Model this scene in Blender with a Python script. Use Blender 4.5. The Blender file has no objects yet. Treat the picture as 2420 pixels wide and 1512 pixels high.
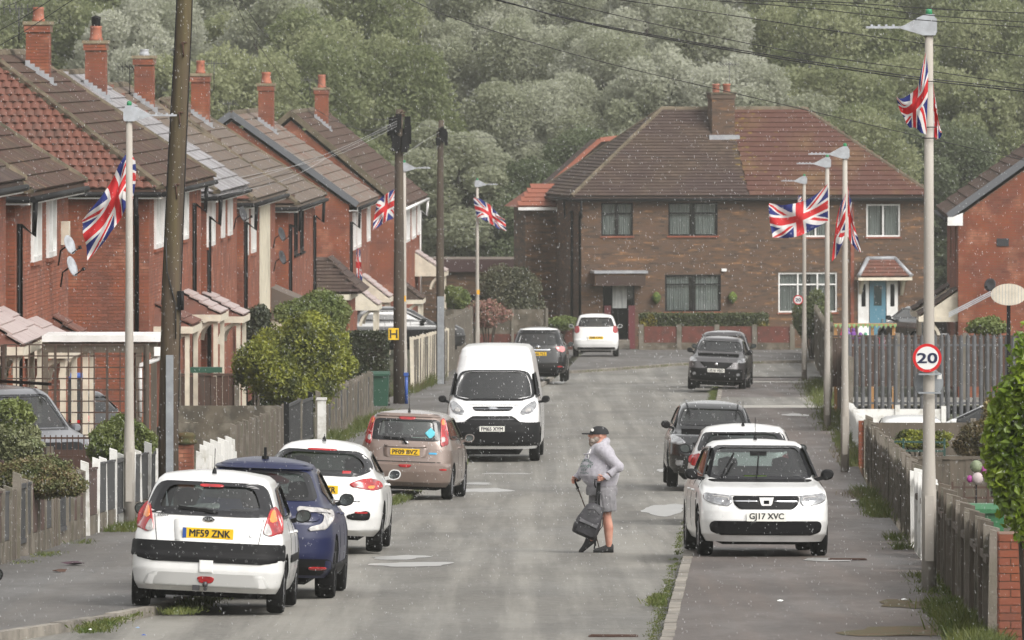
import bpy, bmesh, math, random
import numpy as np
from mathutils import Vector, Matrix, Euler
from mathutils.bvhtree import BVHTree

S = bpy.context.scene
COL = S.collection
RND = random.Random(7)
NR = np.random.RandomState(7)
PI = math.pi
R = math.radians

# ------------------------------------------------------------------ camera, world, sun, exposure
K = 4.0 / 3.0                       # metres of depth for one unit of "t" (15000 / t = pixels per metre at a 2420 px wide view)
CAMZ = 3.2
cam_d = bpy.data.cameras.new('camera')
cam = bpy.data.objects.new('camera', cam_d)
COL.objects.link(cam)
cam.location = (0, 0, CAMZ)
cam.rotation_euler = (R(90), 0, 0)
cam_d.sensor_width = 36.0
cam_d.lens = 36.0 * 20000 / 2420
cam_d.shift_y = -626 / 2420
cam_d.clip_start = 1.0
cam_d.clip_end = 6000
cam_d.dof.use_dof = True
cam_d.dof.focus_distance = 108
cam_d.dof.aperture_fstop = 13
S.camera = cam

w = bpy.data.worlds.new('World')
S.world = w
w.use_nodes = True
nt = w.node_tree
nt.nodes.clear()
sky = nt.nodes.new('ShaderNodeTexSky')
sky.sky_type = 'NISHITA'
sky.sun_disc = False
sky.sun_elevation = R(45)
sky.sun_rotation = R(138)
sky.dust_density = 4.0
sky.air_density = 1.2
hs = nt.nodes.new('ShaderNodeHueSaturation')
hs.inputs['Saturation'].default_value = 0.08
bg = nt.nodes.new('ShaderNodeBackground')
bg.inputs['Strength'].default_value = 0.15
wo = nt.nodes.new('ShaderNodeOutputWorld')
nt.links.new(sky.outputs[0], hs.inputs['Color'])
wm = nt.nodes.new('ShaderNodeMix'); wm.data_type = 'RGBA'; wm.blend_type = 'MULTIPLY'; wm.inputs[0].default_value = 1; wm.inputs[7].default_value = (1.0, .985, .962, 1)   # the grey-white of rain cloud
nt.links.new(hs.outputs[0], wm.inputs[6]); nt.links.new(wm.outputs[2], bg.inputs['Color'])
nt.links.new(bg.outputs[0], wo.inputs['Surface'])

sl = bpy.data.lights.new('sun', 'SUN')
sl.energy = 1.2
sl.angle = R(35)
sl.color = (1.0, 0.96, 0.9)
sun = bpy.data.objects.new('sun', sl)
COL.objects.link(sun)
sun.rotation_euler = (R(45), 0, R(42))     # light comes from high up, behind the camera to the right

S.view_settings.view_transform = 'Standard'
S.view_settings.look = 'None'
S.view_settings.exposure = 0.76
S.view_settings.gamma = 1.0
S.view_settings.use_curve_mapping = False
S.cycles.volume_bounces = 0
S.cycles.max_bounces = 6
S.cycles.diffuse_bounces = 2
S.cycles.glossy_bounces = 3
S.cycles.transmission_bounces = 4
S.cycles.transparent_max_bounces = 12
S.cycles.caustics_reflective = False
S.cycles.caustics_refractive = False
S.cycles.use_denoising = True

# ------------------------------------------------------------------ where things stand
PROF = [(0, 0), (118, 0), (126, .1), (133, .3), (150, .5), (174, .93), (199, 1.2), (215, 1.42), (231, 1.78), (245, 1.95), (300, 2.2), (600, 3.0)]
def g(t):                           # height of the street at depth t
	for (a, za), (b, zb) in zip(PROF, PROF[1:]):
		if t <= b:
			f = (t - a) / (b - a)
			return za + (zb - za) * f - .0417333 * t
	return 3.0 - .0417333 * t
def ppm(t): return 15000.0 / t
def PX(px, py, t):                  # the point at depth t seen at that place of the 2420 px wide view
	return Vector(((px - 1210) / ppm(t), t * K, CAMZ - (py - 130) / ppm(t)))
def UX(u, t): return u + .037 * t   # u = distance across the street, measured from the street's own line
def UP(u, t, dz=0.0): return Vector((UX(u, t), t * K, g(t) + dz))
def PU(px, t): return (px - 1765) / ppm(t)
SANG = -math.atan(.02775)           # the street's direction

# ------------------------------------------------------------------ object helpers
def props(o, label=None, cat=None, group=None, kind=None):
	if label: o['label'] = label
	if cat: o['category'] = cat
	if group: o['group'] = group
	if kind: o['kind'] = kind
	return o
def empty(name, loc=(0, 0, 0), rz=0.0, label=None, cat=None, group=None):
	o = bpy.data.objects.new(name, None)
	COL.objects.link(o)
	o.empty_display_size = .2
	o.location = loc
	o.rotation_euler = (0, 0, rz)
	return props(o, label, cat, group)
def link(name, me, parent=None, loc=None, rot=None, mw=None):
	o = bpy.data.objects.new(name, me)
	COL.objects.link(o)
	if parent: o.parent = parent
	if mw is not None: o.matrix_local = mw
	if loc is not None: o.location = loc
	if rot is not None: o.rotation_euler = rot
	return o
def copy_tree(o, parent=None):
	c = o.copy()
	COL.objects.link(c)
	c.parent = parent
	for ch in list(o.children): copy_tree(ch, c)
	return c
def mesh_np(name, V, F, mats, mi=None, smooth=False):
	"""V (n,3), F (m,k) arrays"""
	me = bpy.data.meshes.new(name)
	V = np.asarray(V, dtype=np.float32); F = np.asarray(F, dtype=np.int32)
	m, k = F.shape
	me.vertices.add(len(V)); me.vertices.foreach_set('co', V.ravel())
	me.loops.add(m * k); me.loops.foreach_set('vertex_index', F.ravel())
	me.polygons.add(m)
	me.polygons.foreach_set('loop_start', np.arange(0, m * k, k, dtype=np.int32))
	me.polygons.foreach_set('loop_total', np.full(m, k, dtype=np.int32))
	if mi is not None: me.polygons.foreach_set('material_index', np.asarray(mi, dtype=np.int32))
	me.polygons.foreach_set('use_smooth', np.full(m, bool(smooth)))
	me.update(calc_edges=True)
	for x in (mats if isinstance(mats, (list, tuple)) else [mats]): me.materials.append(x)
	return me

class MB:
	"""collects simple solids; build() links them as ONE mesh object"""
	def __init__(s): s.v = []; s.f = []; s.m = []; s.s = []; s.mi = 0
	def add(s, vs, fs, smooth=False):
		b = len(s.v)
		s.v += [tuple(v) for v in vs]
		for f in fs: s.f.append(tuple(b + i for i in f)); s.m.append(s.mi); s.s.append(smooth)
		return s
	def box(s, x0, x1, y0, y1, z0, z1, M=None):
		vs = [Vector((x, y, z)) for z in (z0, z1) for y in (y0, y1) for x in (x0, x1)]
		if M is not None: vs = [M @ v for v in vs]
		return s.add(vs, [(0, 2, 3, 1), (4, 5, 7, 6), (0, 1, 5, 4), (2, 6, 7, 3), (0, 4, 6, 2), (1, 3, 7, 5)])
	def bar(s, a, b, w, h=None, up=(0, 0, 1)):
		a = Vector(a); b = Vector(b); h = h or w
		d = (b - a).normalized(); u = Vector(up)
		x = d.cross(u)
		if x.length < 1e-4: x = d.cross(Vector((0, 1, 0)))
		x.normalize(); z = x.cross(d)
		vs = []
		for p in (a, b):
			for sx, sz in ((-1, -1), (1, -1), (1, 1), (-1, 1)): vs.append(p + x * sx * w / 2 + z * sz * h / 2)
		return s.add(vs, [(3, 2, 1, 0), (4, 5, 6, 7), (0, 1, 5, 4), (1, 2, 6, 5), (2, 3, 7, 6), (3, 0, 4, 7)])
	def tube(s, pts, rad, n=8, cap=True, smooth=True):
		pts = [Vector(p) for p in pts]
		if not isinstance(rad, (list, tuple)): rad = [rad] * len(pts)
		vs = []; ref = None
		for i, p in enumerate(pts):
			d = (pts[min(i + 1, len(pts) - 1)] - pts[max(i - 1, 0)]).normalized()
			if ref is None: ref = d.cross(Vector((0, 1, 0))) if abs(d.y) < .9 else d.cross(Vector((1, 0, 0)))
			x = (ref - d * ref.dot(d)).normalized(); ref = x; y = d.cross(x)
			for j in range(n):
				a = 2 * PI * j / n
				vs.append(p + (x * math.cos(a) + y * math.sin(a)) * rad[i])
		fs = []
		for i in range(len(pts) - 1):
			for j in range(n): fs.append((i * n + j, i * n + (j + 1) % n, (i + 1) * n + (j + 1) % n, (i + 1) * n + j))
		s.add(vs, fs, smooth)
		if cap:
			b = len(s.v) - len(vs)
			s.f.append(tuple(b + j for j in reversed(range(n)))); s.m.append(s.mi); s.s.append(False)
			s.f.append(tuple(b + (len(pts) - 1) * n + j for j in range(n))); s.m.append(s.mi); s.s.append(False)
		return s
	def prism(s, poly, ax, a, b, M=None):
		"""poly: 2D list; ax: 'x','y' or 'z' = direction it is pushed through from a to b"""
		def mk(p, d):
			if ax == 'x': v = Vector((d, p[0], p[1]))
			elif ax == 'y': v = Vector((p[0], d, p[1]))
			else: v = Vector((p[0], p[1], d))
			return M @ v if M is not None else v
		n = len(poly)
		vs = [mk(p, a) for p in poly] + [mk(p, b) for p in poly]
		fs = [tuple(range(n)), tuple(reversed(range(n, 2 * n)))] + [(i, i + n, (i + 1) % n + n, (i + 1) % n) for i in range(n)]
		return s.add(vs, fs)
	def lathe(s, prof, axis=(0, 0, 0), n=24, ax='z', smooth=True):
		vs = []
		for r, h in prof:
			for j in range(n):
				a = 2 * PI * j / n
				c, q = r * math.cos(a), r * math.sin(a)
				v = {'z': (c, q, h), 'x': (h, c, q), 'y': (c, h, q)}[ax]
				vs.append((v[0] + axis[0], v[1] + axis[1], v[2] + axis[2]))
		fs = []
		for i in range(len(prof) - 1):
			for j in range(n): fs.append((i * n + j, i * n + (j + 1) % n, (i + 1) * n + (j + 1) % n, (i + 1) * n + j))
		return s.add(vs, fs, smooth)
	def mesh(s, name, mats, fix=True):
		me = bpy.data.meshes.new(name)
		me.from_pydata(s.v, [], s.f)
		for x in (mats if isinstance(mats, (list, tuple)) else [mats]): me.materials.append(x)
		me.polygons.foreach_set('material_index', s.m)
		me.polygons.foreach_set('use_smooth', s.s)
		if fix:
			bm = bmesh.new(); bm.from_mesh(me)
			bmesh.ops.recalc_face_normals(bm, faces=bm.faces)
			bm.to_mesh(me); bm.free()
		me.update()
		return me
	def build(s, name, mats, parent=None, loc=None, rot=None, fix=True):
		return link(name, s.mesh(name, mats, fix), parent, loc, rot)

BOXV = np.array([(x, y, z) for z in (0, 1) for y in (0, 1) for x in (0, 1)], dtype=np.float32)
BOXF = np.array([(0, 2, 3, 1), (4, 5, 7, 6), (0, 1, 5, 4), (2, 6, 7, 3), (0, 4, 6, 2), (1, 3, 7, 5)], dtype=np.int32)
def pieces(parent, name, V, F, mats, mws, limit, rest_name, root_mw, hidden=None):
	"""alike pieces: those nearest the camera are objects sharing one mesh, the rest is one joined part.
	mws: list of 4x4 matrices local to parent"""
	if not len(mws): return
	V = np.asarray(V, dtype=np.float32); F = np.asarray(F, dtype=np.int32)
	A = np.array([[list(r) for r in m] for m in mws], dtype=np.float32)
	pos = A[:, :3, 3]
	rm = np.array([list(r) for r in root_mw], dtype=np.float32)
	wp = pos @ rm[:3, :3].T + rm[:3, 3]
	d = np.linalg.norm(wp - np.array([0, 0, CAMZ]), axis=1)
	if hidden is not None: d = d + np.array(hidden) * 1000
	order = np.argsort(d, kind='stable')
	if limit:
		me = mesh_np(name, V, F, mats)
		for i in order[:limit]:
			o = bpy.data.objects.new(name, me)
			COL.objects.link(o); o.parent = parent
			o.matrix_local = mws[i]
	rest = order[limit:]
	if len(rest):
		B = A[rest]
		VV = np.einsum('nij,vj->nvi', B[:, :3, :3], V) + B[:, None, :3, 3]
		FF = F[None] + (np.arange(len(rest)) * len(V))[:, None, None]
		o = link(rest_name, mesh_np(rest_name, VV.reshape(-1, 3), FF.reshape(-1, F.shape[1]), mats), parent)
		o['kind'] = 'stuff'

# ------------------------------------------------------------------ material helpers
class N:
	"""little expression helper over math nodes"""
	def __init__(s, nt, sock): s.nt = nt; s.k = sock
	def _op(s, op, *a):
		n = s.nt.nodes.new('ShaderNodeMath'); n.operation = op
		for i, x in enumerate((s,) + a):
			if isinstance(x, N): s.nt.links.new(x.k, n.inputs[i])
			else: n.inputs[i].default_value = float(x)
		return N(s.nt, n.outputs[0])
	def __add__(s, o): return s._op('ADD', o)
	def __sub__(s, o): return s._op('SUBTRACT', o)
	def __mul__(s, o): return s._op('MULTIPLY', o)
	def __truediv__(s, o): return s._op('DIVIDE', o)
	def abs(s): return s._op('ABSOLUTE')
	def lt(s, o): return s._op('LESS_THAN', o)
	def gt(s, o): return s._op('GREATER_THAN', o)
	def max(s, o): return s._op('MAXIMUM', o)
	def min(s, o): return s._op('MINIMUM', o)
	def frac(s): return s._op('FRACT')
def mixc(nt, f, a, b, mode='MIX'):
	n = nt.nodes.new('ShaderNodeMix'); n.data_type = 'RGBA'; n.blend_type = mode
	for sock, x in ((n.inputs[0], f), (n.inputs[6], a), (n.inputs[7], b)):
		if isinstance(x, N): nt.links.new(x.k, sock)
		elif isinstance(x, bpy.types.NodeSocket): nt.links.new(x, sock)
		elif isinstance(x, (int, float)): sock.default_value = x
		else: sock.default_value = (x[0], x[1], x[2], 1)
	return n.outputs[2]
def noise(nt, vec, scale, detail=4, rough=.55, dims='3D'):
	n = nt.nodes.new('ShaderNodeTexNoise'); n.inputs['Scale'].default_value = scale
	n.inputs['Detail'].default_value = detail; n.inputs['Roughness'].default_value = rough
	nt.links.new(vec, n.inputs['Vector'])
	return n.outputs['Fac']
def ramp(nt, fac, lo, hi):
	n = nt.nodes.new('ShaderNodeMapRange')
	n.inputs['From Min'].default_value = lo; n.inputs['From Max'].default_value = hi
	nt.links.new(fac.k if isinstance(fac, N) else fac, n.inputs['Value'])
	return n.outputs[0]
def coords(nt, space='world', scale=(1, 1, 1), rz=0.0):
	if space == 'world':
		gnode = nt.nodes.new('ShaderNodeNewGeometry'); out = gnode.outputs['Position']
	else:
		t = nt.nodes.new('ShaderNodeTexCoord'); out = t.outputs['Object']
	mp = nt.nodes.new('ShaderNodeMapping')
	mp.inputs['Scale'].default_value = scale
	mp.inputs['Rotation'].default_value = (0, 0, rz)
	nt.links.new(out, mp.inputs['Vector'])
	return mp.outputs[0]
def rnd(nt):
	gi = nt.nodes.new('ShaderNodeNewGeometry'); oi = nt.nodes.new('ShaderNodeObjectInfo')
	return (N(nt, gi.outputs['Random Per Island']) + N(nt, oi.outputs['Random'])).frac()
def mat(name, c, rough=.6, metal=0.0, c2=None, scale=3.0, lo=.35, hi=.65, var=0.0, c3=None, c3s=.6, c3lo=.5, c3hi=.7,
		bump=0.0, bscale=40.0, stretch=(1, 1, 1), space='world', coat=0.0, spec=.5, trans=0.0, rz=0.0, isl=None, sheen=0, r2=None):
	m = bpy.data.materials.new(name); m.use_nodes = True
	nt = m.node_tree; b = nt.nodes['Principled BSDF']
	b.inputs['Roughness'].default_value = rough
	b.inputs['Metallic'].default_value = metal
	b.inputs['Specular IOR Level'].default_value = .25 if '_tile' in name else spec
	b.inputs['Coat Weight'].default_value = coat
	b.inputs['Coat Roughness'].default_value = .16
	if trans: b.inputs['Transmission Weight'].default_value = trans
	if sheen: b.inputs['Sheen Weight'].default_value = sheen
	b.inputs['Base Color'].default_value = (*c, 1)
	cur = c; vec = coords(nt, space, stretch, rz)
	if isl is not None:                       # pick between c and isl by piece
		cur = mixc(nt, rnd(nt), cur, isl)
	if c2 is not None:
		nz = noise(nt, vec, scale)
		f = ramp(nt, nz, lo, hi)
		cur = mixc(nt, f, cur, c2)
		if r2 is not None:
			q = N(nt, f) * (r2 - rough) + rough
			nt.links.new(q.k, b.inputs['Roughness'])
	if c3 is not None: cur = mixc(nt, ramp(nt, noise(nt, vec, c3s, 3), c3lo, c3hi), cur, c3)
	if var:
		k = rnd(nt) * (2 * var) + (1 - var)
		cc = nt.nodes.new('ShaderNodeCombineColor')
		for i in range(3): nt.links.new(k.k, cc.inputs[i])
		cur = mixc(nt, 1.0, cur, cc.outputs[0], 'MULTIPLY')
	if not isinstance(cur, tuple): nt.links.new(cur, b.inputs['Base Color'])
	if bump:
		bn = nt.nodes.new('ShaderNodeBump'); bn.inputs['Strength'].default_value = bump
		bn.inputs['Distance'].default_value = .02
		nt.links.new(noise(nt, vec, bscale, 5), bn.inputs['Height'])
		nt.links.new(bn.outputs[0], b.inputs['Normal'])
	return m
def leafmat(name, a, b_, c_, scale=.8, lo=.35, hi=.65, transl=.25, rough=.5):
	"""foliage: a..b_ by leaf, c_ by clump"""
	m = bpy.data.materials.new(name); m.use_nodes = True
	nt = m.node_tree; b = nt.nodes['Principled BSDF']
	cur = mixc(nt, rnd(nt), a, b_)
	cur = mixc(nt, ramp(nt, noise(nt, coords(nt), scale, 3), lo, hi), cur, c_)
	nt.links.new(cur, b.inputs['Base Color'])
	b.inputs['Roughness'].default_value = rough
	tr = nt.nodes.new('ShaderNodeBsdfTranslucent'); nt.links.new(cur, tr.inputs['Color'])
	mx = nt.nodes.new('ShaderNodeMixShader'); mx.inputs[0].default_value = transl
	nt.links.new(b.outputs[0], mx.inputs[1]); nt.links.new(tr.outputs[0], mx.inputs[2])
	nt.links.new(mx.outputs[0], nt.nodes['Material Output'].inputs['Surface'])
	return m
def glassmat(name, tint=(.55, .6, .58), rough=.03, gl=.9, refl=.10):
	m = bpy.data.materials.new(name); m.use_nodes = True
	nt = m.node_tree; nt.nodes.remove(nt.nodes['Principled BSDF'])
	tr = nt.nodes.new('ShaderNodeBsdfTransparent'); tr.inputs['Color'].default_value = (*tint, 1)
	gs = nt.nodes.new('ShaderNodeBsdfGlossy'); gs.inputs['Roughness'].default_value = rough
	gs.inputs['Color'].default_value = (gl, gl, gl, 1)
	fr = nt.nodes.new('ShaderNodeLayerWeight'); fr.inputs['Blend'].default_value = .5
	q = N(nt, fr.outputs['Facing']); f = q * q * q * q * q * .9 + (.04 + refl * .6)
	mx = nt.nodes.new('ShaderNodeMixShader')
	nt.links.new(f.k, mx.inputs[0]); nt.links.new(tr.outputs[0], mx.inputs[1]); nt.links.new(gs.outputs[0], mx.inputs[2])
	nt.links.new(mx.outputs[0], nt.nodes['Material Output'].inputs['Surface'])
	return m

def text_mesh(txt, size, mats, depth=.004, ax=None, bold=0.0, width=None):
	c = bpy.data.curves.new('lettering', 'FONT')
	c.body = txt; c.size = size; c.align_x = 'CENTER'; c.align_y = 'CENTER'
	c.extrude = depth; c.resolution_u = 3
	o = bpy.data.objects.new('lettering', c); COL.objects.link(o)
	bpy.context.view_layer.update()
	dg = bpy.context.evaluated_depsgraph_get()
	me = bpy.data.meshes.new_from_object(o.evaluated_get(dg))
	bpy.data.objects.remove(o); bpy.data.curves.remove(c)
	xs = [v.co.x for v in me.vertices]; zs = [v.co.y for v in me.vertices]
	cx = (min(xs) + max(xs)) / 2; cz = (min(zs) + max(zs)) / 2
	k = width / (max(xs) - min(xs)) if width else 1.0
	for v in me.vertices: v.co = Vector(((v.co.x - cx) * k, -v.co.z, v.co.y - cz))   # faces -Y, upright
	if bold:
		vs = [v.co.copy() for v in me.vertices]; fs = [tuple(p.vertices) for p in me.polygons]; n = len(vs); V = []; F = []
		for i, (dx, dz) in enumerate(((-1, -.5), (1, -.5), (-1, .5), (1, .5))):
			V += [(v.x + dx * bold, v.y - i * .0003, v.z + dz * bold) for v in vs]; F += [tuple(a + i * n for a in f) for f in fs]
		me = bpy.data.meshes.new('lettering'); me.from_pydata(V, [], F)
	me.materials.clear(); me.materials.append(mats)
	me.update()
	return me
# ------------------------------------------------------------------ materials
STK = -SANG
m_road = bpy.data.materials.new('wet_asphalt'); m_road.use_nodes = True
def wetroad(m, base, light, streak, dark, r0=.55, r1=.8):
	nt = m.node_tree; b = nt.nodes['Principled BSDF']
	fine = noise(nt, coords(nt, 'world', (1, .45, 1)), 11, 8, .8)
	c = mixc(nt, ramp(nt, fine, .36, .64), base, light)
	st = noise(nt, coords(nt, 'world', (1.9, .018, 1), -SANG), 1.0, 5, .65)
	c = mixc(nt, N(nt, ramp(nt, st, .44, .62)) * .6, c, streak)
	bl = noise(nt, coords(nt, 'world', (.35, .12, 1)), 1.0, 4, .6)
	c = mixc(nt, N(nt, ramp(nt, bl, .5, .72)) * .6, c, dark)
	cr = noise(nt, coords(nt, 'world', (.12, 1.4, 1)), 1.0, 5, .7)
	c = mixc(nt, N(nt, ramp(nt, cr, .62, .7)) * .45, c, (.02, .02, .02))
	nt.links.new(c, b.inputs['Base Color'])
	wet = noise(nt, coords(nt, 'world', (.5, .1, 1)), 1.3, 5, .6)
	q = N(nt, ramp(nt, wet, .38, .62)) * (r1 - r0) + r0
	nt.links.new(q.k, b.inputs['Roughness'])
	bn = nt.nodes.new('ShaderNodeBump'); bn.inputs['Strength'].default_value = .5; bn.inputs['Distance'].default_value = .01
	nt.links.new(noise(nt, coords(nt), 60, 3, .7), bn.inputs['Height'])
	nt.links.new(bn.outputs[0], b.inputs['Normal'])
wetroad(m_road, (.095, .09, .08), (.165, .157, .14), (.255, .243, .215), (.06, .057, .052))
m_pave = bpy.data.materials.new('wet_footway_asphalt'); m_pave.use_nodes = True
wetroad(m_pave, (.065, .061, .058), (.105, .099, .093), (.11, .10, .09), (.042, .038, .036), .5, .8)
m_pave2 = bpy.data.materials.new('worn_brown_footway'); m_pave2.use_nodes = True
wetroad(m_pave2, (.062, .052, .047), (.10, .083, .074), (.115, .09, .076), (.04, .034, .031), .5, .8)
m_kerb = mat('kerb_concrete', (.26, .235, .20), .7, c2=(.15, .135, .115), scale=4, var=.2, bump=.4)
m_soil = mat('dark_soil', (.05, .042, .03), .95, c2=(.045, .06, .022), scale=1.2)
m_moss = mat('brown_moss', (.085, .045, .018), .95, c2=(.05, .055, .02), scale=5)
m_puddle = bpy.data.materials.new('puddle_water'); m_puddle.use_nodes = True
_n = m_puddle.node_tree; _b = _n.nodes['Principled BSDF']
_b.inputs['Base Color'].default_value = (.27, .265, .255, 1); _b.inputs['Roughness'].default_value = .28  # pale base and raised index paint in the bright sky reflection
_b.inputs['IOR'].default_value = 2.2
_bn = _n.nodes.new('ShaderNodeBump'); _bn.inputs['Strength'].default_value = 1; _bn.inputs['Distance'].default_value = .008
_n.links.new(noise(_n, coords(_n), 9, 3), _bn.inputs['Height']); _n.links.new(_bn.outputs[0], _b.inputs['Normal'])

m_brick = mat('red_brick', (.30, .085, .034), .85, isl=(.18, .048, .024), var=.2, c2=(.15, .052, .034), scale=1.3, c3=(.33, .14, .085), c3s=1.7, c3lo=.55, c3hi=.75)
m_mortar = mat('mortar', (.17, .10, .07), .95, c2=(.14, .085, .06), scale=2)
m_brick_b = mat('brown_brick', (.165, .092, .052), .88, isl=(.072, .045, .032), var=.36, c2=(.075, .05, .036), scale=2.2, lo=.45, hi=.62, c3=(.20, .105, .05), c3s=1.8, c3lo=.58, c3hi=.68, stretch=(.7, .7, 3.2))
m_mortar_b = mat('brown_mortar', (.095, .066, .048), .95)
m_render = mat('cream_render', (.62, .57, .45), .8, c2=(.5, .45, .35), scale=3)
m_tile_br = mat('brown_concrete_tile', (.082, .036, .026), .85, isl=(.056, .031, .025), var=.2, c2=(.06, .042, .030), scale=1.1, c3=(.14, .10, .05), c3s=2.2, c3lo=.6, c3hi=.75, bump=.3, bscale=20)
m_tile_red = mat('red_clay_pantile', (.150, .055, .036), .75, isl=(.118, .045, .031), var=.1, c2=(.08, .045, .034), scale=2.5, lo=.45, hi=.75, bump=.3)
m_tile_sil = mat('wet_grey_tile', (.30, .285, .30), .35, isl=(.23, .22, .235), var=.1, c2=(.15, .14, .14), scale=1.2, r2=.5)
m_tile_mix = mat('weathered_grey_brown_tile', (.15, .132, .115), .7, isl=(.072, .050, .042), var=.15, c2=(.13, .095, .07), scale=1)
m_tile_mix2 = mat('terracotta_grey_tile', (.17, .075, .048), .65, isl=(.11, .085, .065), var=.12, c2=(.15, .13, .11), scale=1)
m_tile_dk = mat('dark_brown_tile', (.060, .038, .034), .85, isl=(.045, .030, .028), var=.2, c2=(.07, .048, .036), scale=.7)
m_tile_rb = mat('red_brown_tile', (.100, .043, .032), .85, isl=(.075, .034, .027), var=.18, c2=(.14, .085, .04), scale=.6, lo=.5, hi=.75)
m_porch = mat('painted_sheen_porch_tile', (.42, .34, .32), .4, isl=(.34, .27, .26), var=.1)  # pale sky sheen of wet red tiles, put into the base colour
m_ridge = mat('mossy_ridge_tile', (.17, .135, .095), .85, isl=(.12, .095, .066), var=.2, c2=(.07, .06, .04), scale=3)
m_ridge_g = mat('grey_ridge_tile', (.11, .115, .125), .6, var=.15)
m_lead = mat('lead_flashing', (.24, .25, .27), .45, c2=(.33, .34, .36), scale=4)
m_white = mat('white_plastic', (.80, .80, .79), .35, c2=(.62, .61, .59), scale=2)
m_cream = mat('cream_paint', (.66, .60, .49), .5, c2=(.52, .47, .38), scale=4)
m_black = mat('black_plastic', (.006, .006, .007), .6, spec=.2)
m_blackg = mat('black_gloss', (.012, .012, .014), .12)
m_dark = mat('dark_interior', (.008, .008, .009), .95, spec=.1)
m_curtain = mat('net_curtain', (.42, .43, .42), .9, c2=(.25, .26, .26), scale=14, stretch=(1, 1, .05), space='object')
m_wglass = glassmat('window_glass', (.6, .64, .63))
m_cglass = glassmat('car_glass', (.30, .345, .335), .08)
m_wscr = glassmat('wet_windscreen', (.55, .62, .60), .22, .85, .20)
m_cglass_d = glassmat('dark_car_glass', (.12, .13, .13), .04)
m_wood = mat('weathered_timber', (.155, .128, .10), .9, isl=(.085, .068, .052), var=.25, c2=(.075, .063, .05), scale=5, stretch=(1, 1, .15), bump=.3)
m_wood2 = mat('brown_stained_timber', (.085, .042, .028), .85, isl=(.055, .03, .022), var=.2, c2=(.06, .045, .036), scale=5, stretch=(1, 1, .15))
m_conc = mat('weathered_concrete_post', (.22, .195, .165), .9, isl=(.15, .13, .11), var=.2, c2=(.11, .10, .075), scale=3, bump=.4)
m_concw = mat('white_painted_post', (.66, .655, .63), .7, var=.08, c2=(.36, .34, .29), scale=4, lo=.52, hi=.75)
m_panel_b = mat('black_panel', (.028, .030, .034), .6, c2=(.05, .05, .05), scale=6)
m_panel_br = mat('brown_panel', (.07, .035, .026), .8, c2=(.045, .028, .022), scale=5)
m_panel_grey = mat('stained_concrete_panel', (.115, .095, .07), .92, c2=(.06, .052, .04), scale=2.4, c3=(.17, .15, .12), c3s=3.2, bump=.4)
m_steel = mat('galvanised_steel', (.30, .32, .34), .5, metal=.3, c2=(.22, .235, .25), scale=5)
m_pal = mat('palisade_steel', (.11, .115, .125), .6, metal=.2, c2=(.08, .08, .082), scale=4, var=.15)
m_column = mat('lamp_column_concrete', (.36, .335, .30), .75, c2=(.33, .30, .265), scale=6, stretch=(1, 1, .3), c3=(.26, .235, .20), c3s=2, c3lo=.6, c3hi=.8)
m_lumin = mat('light_grey_luminaire', (.40, .42, .45), .4, c2=(.30, .31, .33), scale=8)
m_green = mat('green_cap', (.02, .20, .08), .5)
m_greenbin = mat('green_bin_plastic', (.016, .065, .04), .45)
m_pole = mat('creosoted_pole', (.085, .060, .036), .85, c2=(.040, .028, .02), scale=9, stretch=(1, 1, .05), c3=(.105, .088, .022), c3s=2.2, c3lo=.48, c3hi=.66, bump=.6, bscale=14)
m_pole2 = mat('dark_timber_pole', (.085, .065, .045), .9, c2=(.05, .038, .03), scale=5, stretch=(1, 1, .1))
m_rust = mat('rusty_iron', (.06, .028, .018), .9)
m_cable = mat('black_cable', (.012, .012, .013), .5)
m_cablew = mat('pale_cable', (.32, .32, .32), .4)
m_tyre = mat('tyre_rubber', (.007, .007, .0075), .85, bump=.3, spec=.2)
m_alloy = mat('alloy_rim', (.38, .38, .40), .3, metal=.8)
m_rimd = mat('dark_rim', (.06, .06, .065), .4, metal=.5)
m_chrome = mat('chrome', (.65, .66, .68), .12, metal=1.0)
m_lred = mat('red_lamp_lens', (.42, .008, .010), .12, coat=1.0, c2=(.20, .004, .008), scale=9, space='object')
m_lor = mat('amber_lamp_lens', (.75, .22, .03), .15, coat=1.0)
m_lwh = mat('clear_lamp_lens', (.50, .48, .46), .12, coat=1.0, c2=(.26, .25, .25), scale=14, space='object')
m_head = mat('headlamp_glass', (.46, .47, .48), .1, metal=.4, coat=1.0, c2=(.16, .16, .17), scale=9, space='object')
m_pw = mat('white_number_plate', (.72, .71, .66), .4)
m_py = mat('yellow_number_plate', (.80, .50, .015), .4)
m_ink = mat('black_lettering', (.015, .015, .02), .5)
m_blue = mat('blue_band', (.025, .075, .30), .5)
m_skin = mat('skin', (.50, .26, .19), .5, c2=(.42, .19, .14), scale=9)
def paint(name, c, metal=0.0, rough=.3):
	d = tuple(x * .8 for x in c)
	return mat(name, c, rough, metal=metal, coat=1.0, bump=.04, bscale=60, c2=d, scale=2.2, lo=.45, hi=.75)
m_pwhite = paint('white_car_paint', (.72, .72, .71), 0, .35)
m_pwhite2 = paint('bright_white_van_paint', (.80, .80, .80), 0, .35)
m_pblue = paint('metallic_blue_paint', (.002, .006, .045), .1, .45); m_pblue.node_tree.nodes['Principled BSDF'].inputs['Coat Weight'].default_value = .35; m_pblue.node_tree.nodes['Principled BSDF'].inputs['Coat Roughness'].default_value = .14
m_pbrown = paint('metallic_bronze_paint', (.22, .165, .14), .35, .35)
m_pblack = paint('black_car_paint', (.007, .007, .008), .1, .25)
m_pgrey = paint('metallic_grey_paint', (.085, .08, .083), .5, .3)
m_psilver = paint('silver_grey_paint', (.20, .205, .225), .4, .35)
m_hoodie = mat('grey_marl_jersey', (.36, .345, .385), .95, c2=(.29, .28, .31), scale=30, sheen=.3, bump=.35, bscale=9)
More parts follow.
